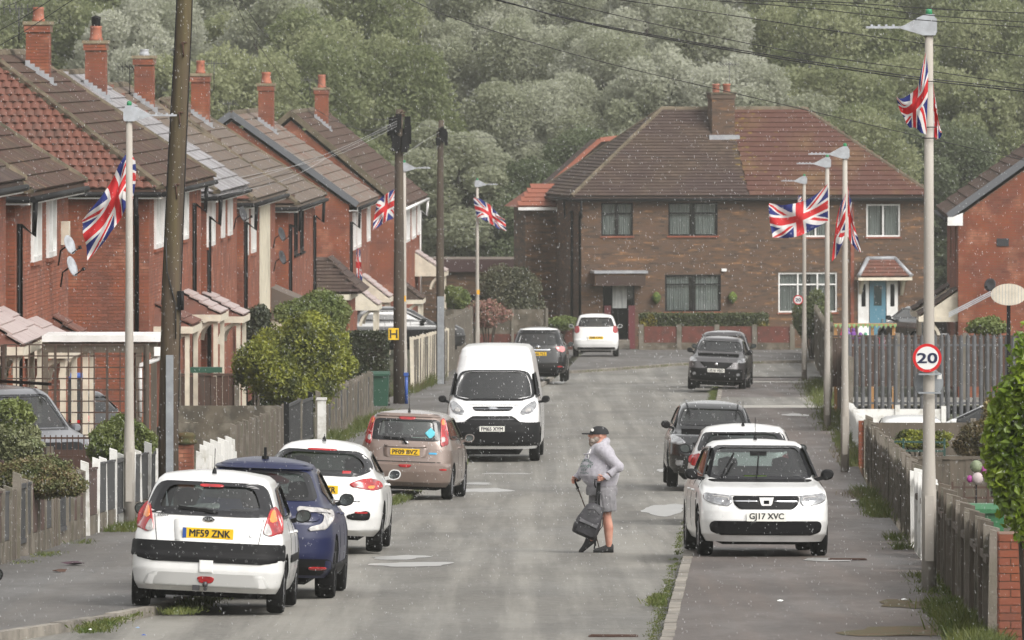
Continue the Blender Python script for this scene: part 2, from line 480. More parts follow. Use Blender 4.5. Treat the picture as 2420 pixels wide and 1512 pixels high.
m_shorts = mat('grey_shorts_cloth', (.21, .205, .215), .9, c2=(.16, .155, .165), scale=12, bump=.3, bscale=10)
m_pack = mat('charcoal_nylon', (.045, .043, .05), .6, c2=(.022, .022, .026), scale=7, bump=.5, bscale=12)
m_hair = mat('grey_brown_beard', (.16, .115, .085), .95, c2=(.30, .26, .23), scale=26)
# ------------------------------------------------------------------ the setting: ground, road, footways
def ribbon(name, ul, ur, ts, dz, m, n=4, kind='structure', thick=0.0, jitter=0.0):
	V = []; F = []
	for t in ts:
		a = ul(t) if callable(ul) else ul; b = ur(t) if callable(ur) else ur
		for j in range(n + 1):
			V.append(UP(a + (b - a) * j / n, t, dz))
	k = n + 1
	for i in range(len(ts) - 1):
		for j in range(n): F.append((i * k + j, i * k + j + 1, (i + 1) * k + j + 1, (i + 1) * k + j))
	if thick:
		b0 = len(V)
		for t in ts:
			a = ul(t) if callable(ul) else ul; b = ur(t) if callable(ur) else ur
			V.append(UP(a, t, dz - thick)); V.append(UP(b, t, dz - thick))
		for i in range(len(ts) - 1):
			F.append((i * k, (i + 1) * k, b0 + 2 * i + 2, b0 + 2 * i))
			F.append((i * k + n, b0 + 2 * i + 1, b0 + 2 * i + 3, (i + 1) * k + n))
	o = link(name, mesh_np(name, [tuple(v) for v in V], F, m), None)
	if kind: o['kind'] = kind
	return o
def fr(a, b, s):
	n = max(1, int(round((b - a) / s)))
	return [a + (b - a) * i / n for i in range(n + 1)]
def hillz(x, t):
	if t < 285: return g(t) - .14
	e = min(1, (t - 285) / 150)
	return g(285) - .14 + (g(t) - g(285)) * .0 + 26 * e ** 1.25 + 1.2 * math.sin(x * .03 + t * .05) * min(1, e * 3)
ts = fr(20, 280, 5) + [285, 290, 300, 315, 330, 350, 370, 400, 440, 500, 600, 900, 1500]
xs = [-900, -500, -300, -200, -150] + list(range(-120, 121, 6)) + [150, 200, 300, 500, 900]
V = [(x, t * K, hillz(x, t)) for t in ts for x in xs]
n = len(xs)
F = [(i * n + j, i * n + j + 1, (i + 1) * n + j + 1, (i + 1) * n + j) for i in range(len(ts) - 1) for j in range(n - 1)]
m_ground = mat('rough_grass_ground', (.035, .045, .016), .95, c2=(.06, .05, .032), scale=.4, bump=.4, bscale=3)
link('ground', mesh_np('ground', V, F, m_ground, smooth=True))['kind'] = 'structure'

UL, UR = -6.25, -0.84
def kerb_l(t):                       # the left kerb swings outwards at the near end
	return UL - max(0, (71 - t)) ** 1.55 * .045
ribbon('road', lambda t: kerb_l(t), lambda t: UR, fr(45, 205, 2.5), 0.0, m_road, 6)
def poly_sheet(name, pts, dz, m, kind='structure'):
	bm = bmesh.new()
	vs = [bm.verts.new(UP(u, t, dz)) for u, t in pts]
	f = bm.faces.new(vs); bmesh.ops.triangulate(bm, faces=[f])
	me = bpy.data.meshes.new(name); bm.to_mesh(me); bm.free(); me.materials.append(m)
	o = link(name, me)
	if kind: o['kind'] = kind
	return o
def strip_between(name, fl, fr_, us, dz, m, n=4):
	V = [UP(u, fl(u) + (fr_(u) - fl(u)) * j / n, dz) for u in us for j in range(n + 1)]
	k = n + 1
	F = [(i * k + j, (i + 1) * k + j, (i + 1) * k + j + 1, i * k + j + 1) for i in range(len(us) - 1) for j in range(n)]
	o = link(name, mesh_np(name, [tuple(v) for v in V], F, m)); o['kind'] = 'structure'
	return o
def farkerb(u):
	pts = [(-14, 212), (-6.1, 213), (-2.2, 223), (2, 226), (12, 229)]
	for (a, ta), (b, tb) in zip(pts, pts[1:]):
		if u <= b: return ta + (tb - ta) * (u - a) / (b - a)
	return 229
strip_between('cross_road', lambda u: 205.0, farkerb, [-6.25 + i * .75 for i in range(24)], 0.0, m_road, 6)
ribbon('pavement', lambda t: -9.9, lambda t: kerb_l(t) - .12, fr(45, 205, 2.5), .1, m_pave, 4, thick=.12)
ribbon('pavement', UR + .12, 2.25, fr(45, 203, 2.5), .1, m_pave2, 4, thick=.12)
strip_between('far_pavement', lambda u: farkerb(u) + .12, lambda u: 247.0, [-6.1 + i * .75 for i in range(24)], .1, m_pave, 6)
strip_between('far_pavement', lambda u: 205.0, lambda u: 247.0, [-9.9, -8, -6.37], .1, m_pave, 10)
# side lane crossing on the right with its pale kerb strip
strip_between('side_lane', lambda u: 168.6, lambda u: 176, [-.7, .5, 1.5, 2.2, 4, 8], .106, m_road, 3)
strip_between('side_lane', lambda u: 204, lambda u: 213, [-.7, .5, 1.5, 2.2, 4, 8], .106, m_road, 3)

kr = empty('kerb', UP(UR, 64), 0)
kr['kind'] = 'structure'
def kerbline(uf, t0, t1, parent_origin, limit=300, gap=.008, lip=lambda t: .1, skip=None, w=.125):
	mws = []; t = t0; L = .914 / K
	while t < t1:
		if not (skip and skip(t)):
			a = UP(uf(t), t, 0); b = UP(uf(t + L), t + L, 0)
			d = (b - a); l = d.length - gap; d.normalize()
			s = Vector((1, 0, 0)); s = (s - d * s.dot(d)).normalized(); n_ = d.cross(s) * -1
			if n_.z < 0: n_ = -n_
			o = a - parent_origin + n_ * (lip(t) - .16 + RND.uniform(-.006, .006)) + s * (-.0 + RND.uniform(-.006, .006))
			M = Matrix(((s.x * w, d.x * l, n_.x * .165, o.x), (s.y * w, d.y * l, n_.y * .165, o.y), (s.z * w, d.z * l, n_.z * .165, o.z), (0, 0, 0, 1)))
			mws.append(M)
		t += L
	return mws
o0 = UP(UR, 64)
pieces(kr, 'kerbstone', BOXV, BOXF, m_kerb, kerbline(lambda t: UR, 58, 203, o0), 190, 'far_kerbstones', Matrix.Translation(o0))
kl = empty('kerb', UP(UL, 64), 0); kl['kind'] = 'structure'
o0 = UP(UL, 64)
pieces(kl, 'kerbstone', BOXV, BOXF, m_kerb, kerbline(lambda t: kerb_l(t) - .12, 58, 205, o0, lip=lambda t: .1 if t > 62 else .03), 190, 'far_kerbstones', Matrix.Translation(o0))
kf = empty('kerb', UP(0, 215), 0); kf['kind'] = 'structure'
mws = []; o0 = UP(0, 215)
for i in range(60):
	u = -6.2 + i * .3
	a = UP(u, farkerb(u), 0) - o0; b = UP(u + .295, farkerb(u + .295), 0) - o0
	d = (b - a); l = d.length; d.normalize(); s = Vector((0, 0, 1)).cross(d).normalized(); n_ = d.cross(s)
	if n_.z < 0: n_ = -n_
	o = a + n_ * -.05
	mws.append(Matrix(((d.x * l, s.x * .13, n_.x * .155, o.x), (d.y * l, s.y * .13, n_.y * .155, o.y), (d.z * l, s.z * .13, n_.z * .155, o.z), (0, 0, 0, 1))))
pieces(kf, 'kerbstone', BOXV, BOXF, m_kerb, mws, 60, 'far_kerbstones', Matrix.Translation(o0))
m_strip = mat('pale_concrete_strip', (.34, .32, .28), .5, c2=(.25, .235, .21), scale=2)
strip_between('kerb_strip', lambda u: 166.3, lambda u: 168.5, [-.7, 0, .7, 1.4, 2.3], .108, m_strip, 1)
strip_between('kerb_strip', lambda u: 196, lambda u: 197.5, [-.7, 0, .7, 1.4, 2.3], .108, m_strip, 1)

# ------------------------------------------------------------------ houses
PANV = []
for k_ in range(7):
	s_ = k_ / 6; h_ = abs(math.sin(s_ * PI)) * 1.1
	PANV += [(s_, 0, h_), (s_, 1, h_), (s_, 0, h_ - .9)]
PANF = []
for k_ in range(6):
	a = k_ * 3
	PANF += [(a, a + 3, a + 4, a + 1), (a + 2, a + 5, a + 3, a)]
def slope_tiles(O, e, uu, W0, Ls, smin, smax, tw, gauge, th=.032, jit=.004, head=.07):
	"""matrices of tiles on a slope: O lower-left corner, e along the eave, uu up the slope"""
	nn = e.cross(uu).normalized()
	if nn.z < 0: nn = -nn
	rows = int(Ls / gauge)
	out = []
	g_ = Ls / rows
	for r in range(rows):
		v = r * g_
		up = (uu * (g_ + head) - nn * th * 1.25); ul = up.length; un = up / ul
		no = (nn - un * nn.dot(un)).normalized()
		a = smin(v + g_ * .3); b = smax(v + g_ * .3)
		if b - a < .06: continue
		s = a - (tw * .5 if r % 2 else 0)
		s = math.floor(a / tw) * tw - (tw * .5 if r % 2 else 0)
		while s < b - .03:
			x0 = max(s, a); x1 = min(s + tw, b)
			if x1 - x0 > .05:
				wd = (x1 - x0) * .982; j = RND.uniform(0, jit)
				o = O + e * x0 + uu * v + nn * (.02 + th * 1.2 + j)
				c0 = e * wd; c1 = un * ul; c2 = no * th
				out.append(Matrix(((c0.x, c1.x, c2.x, o.x), (c0.y, c1.y, c2.y, o.y), (c0.z, c1.z, c2.z, o.z), (0, 0, 0, 1))))
			s += tw
	return out
def ridge_caps(a, b, wd=.23, ln=.42, h=.09):
	d = b - a; n_ = max(1, int(d.length / ln)); d2 = d / n_; l = d2.length; dn = d2 / l
	s = dn.cross(Vector((0, 0, 1))).normalized(); no = s.cross(dn)
	out = []
	for i in range(n_):
		o = a + d2 * i + no * RND.uniform(0, .01)
		c0 = s * wd; c1 = dn * l * 1.03; c2 = no * h
		out.append(Matrix(((c0.x, c1.x, c2.x, o.x), (c0.y, c1.y, c2.y, o.y), (c0.z, c1.z, c2.z, o.z), (0, 0, 0, 1))))
	return out
CAPV = [(-.5, 0, -.5), (-.32, 0, .6), (0, 0, 1), (.32, 0, .6), (.5, 0, -.5), (-.5, 1, -.5), (-.32, 1, .6), (0, 1, 1), (.32, 1, .6), (.5, 1, -.5)]
CAPF = [(0, 1, 6, 5), (1, 2, 7, 6), (2, 3, 8, 7), (3, 4, 9, 8), (0, 4, 3, 1), (5, 6, 8, 9)]

def brick_mats(O, e, nrm, L, H, ops, top=None, bl=.215, bh=.065, jo=.01, y0=0.0):
	"""brick matrices on a wall: O foot, e along, openings ops (a,b,z0,z1); top(s) = height limit"""
	out = []; r = 0; z = 0.0; up = Vector((0, 0, 1))
	while z < H - .02:
		s = -(bl + jo) / 2 if r % 2 else 0.0
		while s < L - .02:
			a = max(s, 0); b = min(s + bl, L)
			if top is not None:
				lo, hi = top(z + bh); a = max(a, lo); b = min(b, hi)
			ok = b - a > .03
			if ok:
				for (oa, ob, oz0, oz1) in ops:
					if z + bh > oz0 and z < oz1:
						if a >= oa and b <= ob: ok = False; break
						if a < oa < b: b = oa - .002
						elif a < ob < b: a = ob + .002
				if ok and b - a > .03:
					o = O + e * a + up * z + nrm * .001
					c0 = e * (b - a); c1 = nrm * (.007 + RND.uniform(0, .003)); c2 = up * bh
					out.append(Matrix(((c0.x, c1.x, c2.x, o.x), (c0.y, c1.y, c2.y, o.y), (c0.z, c1.z, c2.z, o.z), (0, 0, 0, 1))))
			s += bl + jo
		z += bh + jo; r += 1
	return out
def wall_panel(mb, O, e, nrm, L, H, ops, th=.22):
	"""wall with real openings, cut as a grid of blocks"""
	xs = sorted({0.0, L} | {v for o in ops for v in (max(0, o[0]), min(L, o[1]))})
	zs = sorted({0.0, H} | {v for o in ops for v in (max(0, o[2]), min(H, o[3]))})
	up = Vector((0, 0, 1))
	for i in range(len(xs) - 1):
		zstart = None
		for j in range(len(zs) - 1):
			cx = (xs[i] + xs[i + 1]) / 2; cz = (zs[j] + zs[j + 1]) / 2
			hole = any(o[0] < cx < o[1] and o[2] < cz < o[3] for o in ops)
			if not hole and zstart is None: zstart = zs[j]
			if zstart is not None and (hole or j == len(zs) - 2):
				ze_ = zs[j] if hole else zs[j + 1]
				P = [O + e * xs[i] + up * zstart, O + e * xs[i + 1] + up * zstart]
				vs = []
				for z in (0, ze_ - zstart):
					for dpt in (0, -th):
						for p in P: vs.append(p + up * z + nrm * dpt)
				mb.add(vs, [(0, 2, 3, 1), (4, 5, 7, 6), (0, 1, 5, 4), (2, 6, 7, 3), (0, 4, 6, 2), (1, 3, 7, 5)])
				zstart = None
def window(parent, O, e, nrm, a, b, z0, z1, fm, mull=1, trans=.0, curtain=True, sill=None, fw=.06, name='window', lab=None, back=m_dark, glass=None, d1=-.035):
	"""a window > pane, curtain, sill; sits in an opening"""
	w_ = b - a; h_ = z1 - z0
	M4 = Matrix(((e.x, nrm.x, 0, 0), (e.y, nrm.y, 0, 0), (e.z, nrm.z, 1, 0), (0, 0, 0, 1)))
	M4.translation = O + e * a + Vector((0, 0, z0))
	mb = MB(); d0 = -.10
	mb.box(0, w_, d0, d1, 0, fw); mb.box(0, w_, d0, d1, h_ - fw, h_)
	mb.box(0, fw, d0, d1, fw, h_ - fw); mb.box(w_ - fw, w_, d0, d1, fw, h_ - fw)
	for k_ in range(mull):
		x = w_ * (k_ + 1) / (mull + 1)
		mb.box(x - fw * .5, x + fw * .5, d0, d1 - .003, fw, h_ - fw)
	if trans:
		z = h_ * trans
		for k_ in range(mull + 1):
			xa = w_ * k_ / (mull + 1) + fw * .7; xb = w_ * (k_ + 1) / (mull + 1) - fw * .7
			mb.box(xa, xb, d0, d1 - .006, z - fw * .45, z + fw * .45)
	f = mb.build(name, fm, parent); f.matrix_local = M4
	if lab: f['label'] = lab
	gl = MB(); gl.add([(fw * .5, -.075, fw * .5), (w_ - fw * .5, -.075, fw * .5), (w_ - fw * .5, -.075, h_ - fw * .5), (fw * .5, -.075, h_ - fw * .5)], [(0, 1, 2, 3)])
	gl.build('pane', glass or m_wglass, f)
	if curtain:
		c = MB(); n_ = int(w_ / .045); vs = []
		segs = [(0.04, .44), (.56, .96)] if w_ > 1.0 else [(.04, .96)]
		for (qa, qb) in segs:
			vs = []; k2 = max(6, int((qb - qa) * n_))
			for i in range(k2 + 1):
				x = w_ * (qa + (qb - qa) * i / k2); y = -.17 + (.02 if i % 2 else -.02)
				vs += [(x, y, .04), (x, y, h_ - .05)]
			c.add(vs, [(2 * i, 2 * i + 2, 2 * i + 3, 2 * i + 1) for i in range(k2)])
		c.build('curtain', m_curtain, f)
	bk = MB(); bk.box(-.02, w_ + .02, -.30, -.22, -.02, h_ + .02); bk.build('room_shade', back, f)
	if sill is not None:
		s_ = MB(); s_.box(-.05, w_ + .05, -.03, .06, -.07, -.005); s_.build('sill', sill, f)
	return f

def house(name, label, X, Y, rz, L, D, zb, H, rh, hip0, hip1, tiles, endtiles, brick, mort, wins=(), ewins=(), sx=1, ov=.3,
          tw=.36, gauge=.38, tile_lim=300, brick_lim=0, gut=m_black, fas=m_white, group=None, pipes=(), ridge=m_ridge, pan_end=False, verge=None, endbrick=True, extra=None):
	root = empty(name, (X, Y, zb), rz, label, 'house', group)
	rmw = Matrix.Translation((X, Y, zb)) @ Matrix.Rotation(rz, 4, 'Z')
	def P(x, y, z): return Vector((sx * x, y, z))
	ex = P(-1, 0, 0); ey = Vector((0, 1, 0)); nx = P(1, 0, 0); nyn = Vector((0, -1, 0))
	ops = [(a, b, z0, z1) for (a, b, z0, z1, *_) in wins]
	eops = [(a, b, z0, z1) for (a, b, z0, z1, *_) in ewins]
	mb = MB()
	wall_panel(mb, P(0, 0, 0), ey, nx, L, H, ops)
	wall_panel(mb, P(-.221, 0, 0), ex, nyn, D - .442, H, [(a - .221, b - .221, c, d) for a, b, c, d in eops])
	mb.box(*sorted((sx * -.221, sx * (-D + .221))), L - .22, L, 0, H)
	mb.box(*sorted((sx * (-D + .22), sx * -D)), 0, L, 0, H)
	hD = D / 2
	for k_, hp in ((0, hip0), (1, hip1)):
		if not hp:
			ya = 0 if k_ == 0 else L - .2
			hh = rh * hD / (hD + ov)
			mb.prism([(sx * 0, H), (sx * -hD, H + hh), (sx * -D, H)], 'y', ya, ya + .2)
	mb.build('wall', mort, root)
	bl = brick_mats(P(0, 0, 0), ey, nx, L, H, ops)
	if endbrick:
		bl += brick_mats(P(0, 0, 0), ex, nyn, D, H, eops)
		if not hip0:
			hh = rh * hD / (hD + ov)
			bl += brick_mats(P(0, 0, H), ex, nyn, D, hh, [], top=lambda z: (min(z, hh) / hh * hD, D - min(z, hh) / hh * hD))
	pieces(root, 'brick', BOXV, BOXF, brick, bl, brick_lim, 'brickwork', rmw)
	# roof structure
	f = rh / (hD + ov)
	y0 = -ov if hip0 else -.07; y1 = L + (ov if hip1 else .07)
	ya = y0 + hD + ov if hip0 else y0; yb = y1 - hD - ov if hip1 else y1
	A = P(ov, y0, H); B = P(ov, y1, H); Cc = P(-hD, yb, H + rh); Dd = P(-hD, ya, H + rh)
	A2 = P(-D - ov, y0, H); B2 = P(-D - ov, y1, H)
	mb = MB()
	dn = Vector((0, 0, -.07))
	mb.add([A, B, Cc, Dd, A2, B2] + [v + dn for v in (A, B, Cc, Dd, A2, B2)],
           [(0, 1, 2, 3), (5, 4, 3, 2), (6, 9, 8, 7), (11, 8, 9, 10), (0, 6, 7, 1), (4, 5, 11, 10)] + ([(0, 3, 4), (0, 4, 10, 6)] if hip0 else [(0, 3, 9, 6), (3, 4, 10, 9)]) + ([(1, 5, 2), (1, 7, 11, 5)] if hip1 else [(1, 7, 8, 2), (2, 8, 11, 5)]))
	rf = mb.build('roof', tiles, root)
	u = (Dd - P(ov, ya, H)).normalized(); Ls = (Dd - P(ov, ya, H)).length
	off = Vector((0, y0, 0))
	tl = slope_tiles(P(ov, y0, H), ey, u, 0, Ls, lambda v: (v / Ls * (hD + ov) if hip0 else 0), lambda v: (y1 - y0) - (v / Ls * (hD + ov) if hip1 else 0), tw, gauge)
	pieces(rf, 'roof_tile', BOXV, BOXF, tiles, tl, tile_lim if not hip0 or not pan_end else tile_lim // 2, 'roof_tiles_beyond', rmw)
	if hip0:
		u2 = (Dd - P(-hD, y0, H)).normalized(); L2 = (Dd - P(-hD, y0, H)).length
		tl = slope_tiles(A, ex, u2, 0, L2, lambda v: v / L2 * (hD + ov), lambda v: (D + 2 * ov) - v / L2 * (hD + ov), .2 if pan_end else tw, .27 if pan_end else gauge)
		if pan_end: pieces(rf, 'pantile', PANV, PANF, endtiles, tl, tile_lim // 2, 'pantiles_beyond', rmw)
		else: pieces(rf, 'end_tile', BOXV, BOXF, endtiles, tl, tile_lim // 2, 'end_tiles_beyond', rmw)
	caps = ridge_caps(Dd + Vector((0, 0, .05)), Cc + Vector((0, 0, .05)))
	if hip0: caps += ridge_caps(A + Vector((0, 0, .05)), Dd + Vector((0, 0, .05))) + ridge_caps(A2 + Vector((0, 0, .05)), Dd + Vector((0, 0, .05)))
	if hip1: caps += ridge_caps(B + Vector((0, 0, .05)), Cc + Vector((0, 0, .05)))
	pieces(rf, 'ridge_tile', CAPV, CAPF, ridge, caps, 120, 'ridge_tiles_beyond', rmw)
	if not hip0:
		vm = MB(); vm.bar(P(ov, y0 - .02, H + .02), P(-hD, y0 - .02, H + rh + .03), .12, .2); vm.bar(P(-D - ov, y0 - .02, H + .02), P(-hD, y0 - .02, H + rh + .03), .12, .2)
		vm.build('verge', verge or ridge, rf)
	# soffit, fascia, gutter, pipes
	mb = MB()
	xa = sx * (ov - .02); mb.box(*sorted((sx * ov, sx * (ov - .025))), y0 + .02, y1 - .02, H - .2, H - .07)
	mb.box(*sorted((sx * (ov - .03), sx * .0)), y0 + .02, y1 - .02, H - .19, H - .17)
	if hip0: mb.box(*sorted((sx * (ov - .026), sx * (-D - ov))), y0 + .0, y0 + .02, H - .2, H - .07)
	mb.build('fascia', fas, root)
	mb = MB()
	mb.tube([P(ov + .055, y0, H - .10), P(ov + .055, y1, H - .10)], .06, 8)
	if hip0: mb.tube([P(ov, y0 - .055, H - .10), P(-D - ov, y0 - .055, H - .10)], .06, 8)
	mb.build('gutter', gut, root)
	for (face, s) in pipes:
		mb = MB()
		if face == 'f': p = P(.07, s, 0); q = P(ov + .05, s, H - .14)
		else: p = P(-s, -.07, 0); q = P(-s, -ov - .05, H - .14)
		mb.tube([q, q + (p - q) * .1 + Vector((0, 0, -.1)), Vector((p.x, p.y, H - .55)), Vector((p.x, p.y, 0))], .05, 8)
		mb.build('drainpipe', gut, root)
	for (a, b, z0, z1, fm, mull, tr, *rest) in wins:
		kw = rest[0] if rest else {}
		window(root, P(0, 0, 0), ey, nx, a, b, z0, z1, fm, mull, tr, **kw)
	for (a, b, z0, z1, fm, mull, tr, *rest) in ewins:
		kw = rest[0] if rest else {}
		window(root, P(0, 0, 0), ex, nyn, a, b, z0, z1, fm, mull, tr, **kw)
	return root, P, rmw
def chimney(root, x, y, zb, zt, wx, wy, brick, mort, pots=(), cap=m_ridge, flash=True, rmw=None, lim=60, cowl=None):
	"""chimney > brick, pot; x,y local centre"""
	mb = MB(); mb.box(x - wx / 2, x + wx / 2, y - wy / 2, y + wy / 2, zb, zt - .25); mb.box(x - wx / 2 - .04, x + wx / 2 + .04, y - wy / 2 - .04, y + wy / 2 + .04, zt - .25, zt - .08)
	mb.mi = 1; mb.box(x - wx / 2 - .07, x + wx / 2 + .07, y - wy / 2 - .07, y + wy / 2 + .07, zt - .08, zt)
	ch = mb.build('chimney', [mort, cap], root)
	bl = brick_mats(Vector((x - wx / 2, y - wy / 2, zb)), Vector((1, 0, 0)), Vector((0, -1, 0)), wx, zt - .27 - zb, [])
	bl += brick_mats(Vector((x + wx / 2, y - wy / 2, zb)), Vector((0, 1, 0)), Vector((1, 0, 0)), wy, zt - .27 - zb, [])
	bl += brick_mats(Vector((x - wx / 2 - .04, y - wy / 2 - .04, zt - .25)), Vector((1, 0, 0)), Vector((0, -1, 0)), wx + .08, .16, [])
	pieces(ch, 'brick', BOXV, BOXF, brick, bl, lim, 'brickwork', rmw or Matrix())
	for (dx, r, h, m_, kind) in pots:
		p = MB()
		p.lathe([(0, zt - .02), (r * 1.15, zt - .02), (r * 1.15, zt + .05), (r * 1.0, zt + .08), (r * .95, zt + h * .8), (r, zt + h * .85), (r, zt + h), (r * .8, zt + h), (r * .8, zt + h * .6), (0, zt + h * .6)], (x + dx, y, 0), 12)
		po = p.build('chimney_pot', m_, ch)
	return ch
m_pot = mat('terracotta_pot', (.36, .12, .07), .8, c2=(.22, .09, .06), scale=6)
m_cap2 = mat('pale_cement_cap', (.27, .22, .15), .9, c2=(.16, .13, .08), scale=6)

def porch(root, P, y0, y1, zt, proj, drop, top, side, fm=m_cream, posts=True, rmw=None, hipped=True, tile_lim=14):
	"""lean-to canopy over a door: porch > porch_roof tiles, fascia, post"""
	zb_ = zt - drop
	iy = .0 if not hipped else .35
	mb = MB()
	mb.add([P(0, y0 + iy, zt), P(0, y1 - iy, zt), P(proj, y1, zb_), P(proj, y0, zb_), P(0, y0, zb_), P(0, y1, zb_)], [(0, 1, 2, 3), (0, 3, 4), (1, 5, 2), (4, 3, 2, 5), (0, 4, 5, 1)])
	pr = mb.build('porch', side, root)
	a = P(proj + .03, y0, zb_ + .0); b = P(0, y0, zt); u = (P(0, 0, zt) - P(proj, 0, zb_)).normalized(); Ls = (P(0, 0, zt) - P(proj, 0, zb_)).length
	tl = slope_tiles(P(proj, y0, zb_), Vector((0, 1, 0)), u, 0, Ls, lambda v: iy * v / Ls, lambda v: (y1 - y0) - iy * v / Ls, .3, .24)
	pieces(pr, 'porch_tile', BOXV, BOXF, top, tl, tile_lim, 'porch_tiles_beyond', rmw)
	mb = MB(); a_, b_ = sorted((0.0, P(proj + .04, 0, 0).x))
	mb.box(a_, b_, y0 - .03, y0 + .0, zb_ - .14, zb_ + .015); mb.box(*sorted((P(proj + .04, 0, 0).x, P(proj + .01, 0, 0).x)), y0 + .001, y1, zb_ - .14, zb_ - .002)
	mb.box(a_, b_, y1, y1 + .03, zb_ - .14, zb_ + .015)
	mb.build('fascia', fm, pr)
	if posts:
		for yy in (y0 + .08, y1 - .2):
			mb = MB(); x_ = P(proj - .15, 0, 0).x
			mb.box(min(x_, x_ + .1), max(x_, x_ + .1), yy, yy + .1, 0, zb_ - .14)
			# curved bracket
			pts = [P(proj - .12 - .45 * math.sin(q), yy + .05, zb_ - .16 - .5 * (1 - math.cos(q)) ) for q in [i * PI / 2 / 6 for i in range(7)]]
			for p_, q_ in zip(pts, pts[1:]): mb.bar(p_, q_, .07, .09)
			mb.build('post', fm, pr)
	return pr
def dish(parent, loc, aim, r=.3, m_=None):
	"""satellite dish > arm"""
	M4 = aim.to_track_quat('Z', 'Y').to_matrix().to_4x4(); M4.translation = loc
	mb = MB(); prof = [(0.001, -.05)] + [(r * i / 6, -.05 + .05 * (i / 6) ** 2) for i in range(1, 7)] + [(r, .012), (r * .7, -.01), (.001, -.03)]
	vs = MB(); vs.lathe(prof, n=20)
	d = vs.build('satellite_dish', m_ or m_lumin, parent); d.matrix_local = M4
	a = MB(); a.tube([(0, 0, -.05), (0, -.05, -.22), (0, -.3, -.35)], .016, 6); a.tube([(0, -r * .9, 0), (0, -r * .6, r * 1.0)], .012, 6); a.box(-.03, .03, -r * .6 - .03, -r * .6 + .03, r * .95, r * 1.15)
	a.build('arm', m_black, d)
	return d
def aerial(parent, loc, h=.9, ln=.9, n=7, ang=.3):
	mb = MB(); l = Vector(loc)
	mb.tube([l, l + Vector((0, 0, h))], .014, 5)
	d = Vector((math.cos(ang), math.sin(ang), 0)); s = Vector((-d.y, d.x, 0)); t_ = l + Vector((0, 0, h - .06))
	mb.bar(t_ - d * ln * .5, t_ + d * ln * .5, .018)
	for i in range(n):
		p = t_ + d * ln * (-.5 + i / (n - 1)); mb.bar(p - s * .16 - Vector((0, 0, .08)), p + s * .16 + Vector((0, 0, .08)), .012)
		mb.bar(p - Vector((0, 0, .14)), p + Vector((0, 0, .14)), .012)
	mb.build('aerial', m_rimd, parent)

ROW = 'brick houses in the row on the left of the street'
UW = -13.2
def wy(px, t0): return ((-UW * 15000) / (1765 - px) - t0) * K      # local y on the street wall seen at that px
def left_house(lab, t0, t1, ze, rh, hip0, hip1, tiles, endt, wins_px, zwin=(.0, 0), base=5.35, D=7.8, **kw):
	L = (t1 - t0) * K
	zb = ze - base
	wins = []
	for wv in wins_px:
		a, b, ztop, zbot = wv[:4]; fm = wv[4] if len(wv) > 4 else m_white
		ya = wy(a, t0); yb = wy(b, t0)
		if ya < .1: ya = .1
		if yb > L - .1: yb = L - .1
		wins.append((ya, yb, base - zbot, base - ztop, fm, 1, 0, dict(sill=m_brick if fm is m_white else m_black, d1=.06 if fm is m_white else .0, fw=.10)))
	n_low = len(wins)
	return house('brick_house', lab, UX(UW, t0), t0 * K, SANG, L, D, zb, base, rh, hip0, hip1, tiles, endt, m_brick, m_mortar, wins, group=ROW, **kw), zb, L

# --- first house of the row, only its corner shows
(hA, PA, wA), zA, LA = left_house('brick house at the left edge of the photo, only its roof corner and porch showing', 101, 113.0, .94, 2.95, True, True, m_tile_dk, m_tile_dk, [], gut=m_black, tile_lim=120, brick_lim=0)
porch(hA, PA, LA - 6.6, LA - 3.2, 3.25, .85, .62, m_porch, m_tile_red, rmw=wA)
porch(hA, PA, LA - 2.4, LA - .2, 3.1, .75, .5, m_porch, m_tile_red, rmw=wA)
# --- second house
(hB, PB, wB), zB, LB = left_house('brick house with two satellite dishes between its tall white windows', 114.4, 123.4, .70, 2.95, True, True, m_tile_br, m_tile_red,
	[(72, 92, .12, 1.32), (108, 127, .12, 1.32)], tile_lim=300, brick_lim=300, pipes=[('f', .35)])
porch(hB, PB, wy(57, 114.4), wy(88, 114.4), 2.95, .8, .5, m_porch, m_tile_red, rmw=wB)
porch(hB, PB, wy(120, 114.4), wy(120, 114.4) + 1.9, 2.85, .75, .5, m_tile_red, m_tile_red, rmw=wB)
dish(hB, Vector((.42, wy(112, 114.4), 5.35 - 1.08)), Vector((1, -.45, .35)), .19)
dish(hB, Vector((.42, wy(118, 114.4), 5.35 - 1.5)), Vector((1, -.35, .35)), .2)
mb = MB(); mb.box(.0, .16, wy(143, 114.4), wy(143, 114.4) + .35, 4.2, 4.65); mb.build('alarm_box', m_cream, hB)
# --- third: the long one with the big red hip
(hC, PC, wC), zC, LC = left_house('long brick house with red pantiled hip end and dark drainpipe, behind the carport', 140, 153.4, .23, 2.97, True, True, m_tile_br, m_tile_red,
	[(363, 377, .1, 1.35), (379, 391, .1, 1.35), (404, 420, .1, 1.35), (430, 441, .1, 1.35)], pan_end=True, tile_lim=600, brick_lim=300, pipes=[('e', .25), ('f', 14.6)])
porch(hC, PC, wy(362, 140), wy(385, 140), 2.75, .85, .48, m_tile_red, m_tile_red, rmw=wC)
porch(hC, PC, wy(428, 140), wy(446, 140), 2.75, .9, .50, m_porch, m_tile_red, rmw=wC)
chimney(hC, -3.18, 8.93, 5.9, 9.1, .52, .7, m_brick, m_mortar, [(0, .13, .33, m_pot, 0)], m_cap2, rmw=wC)
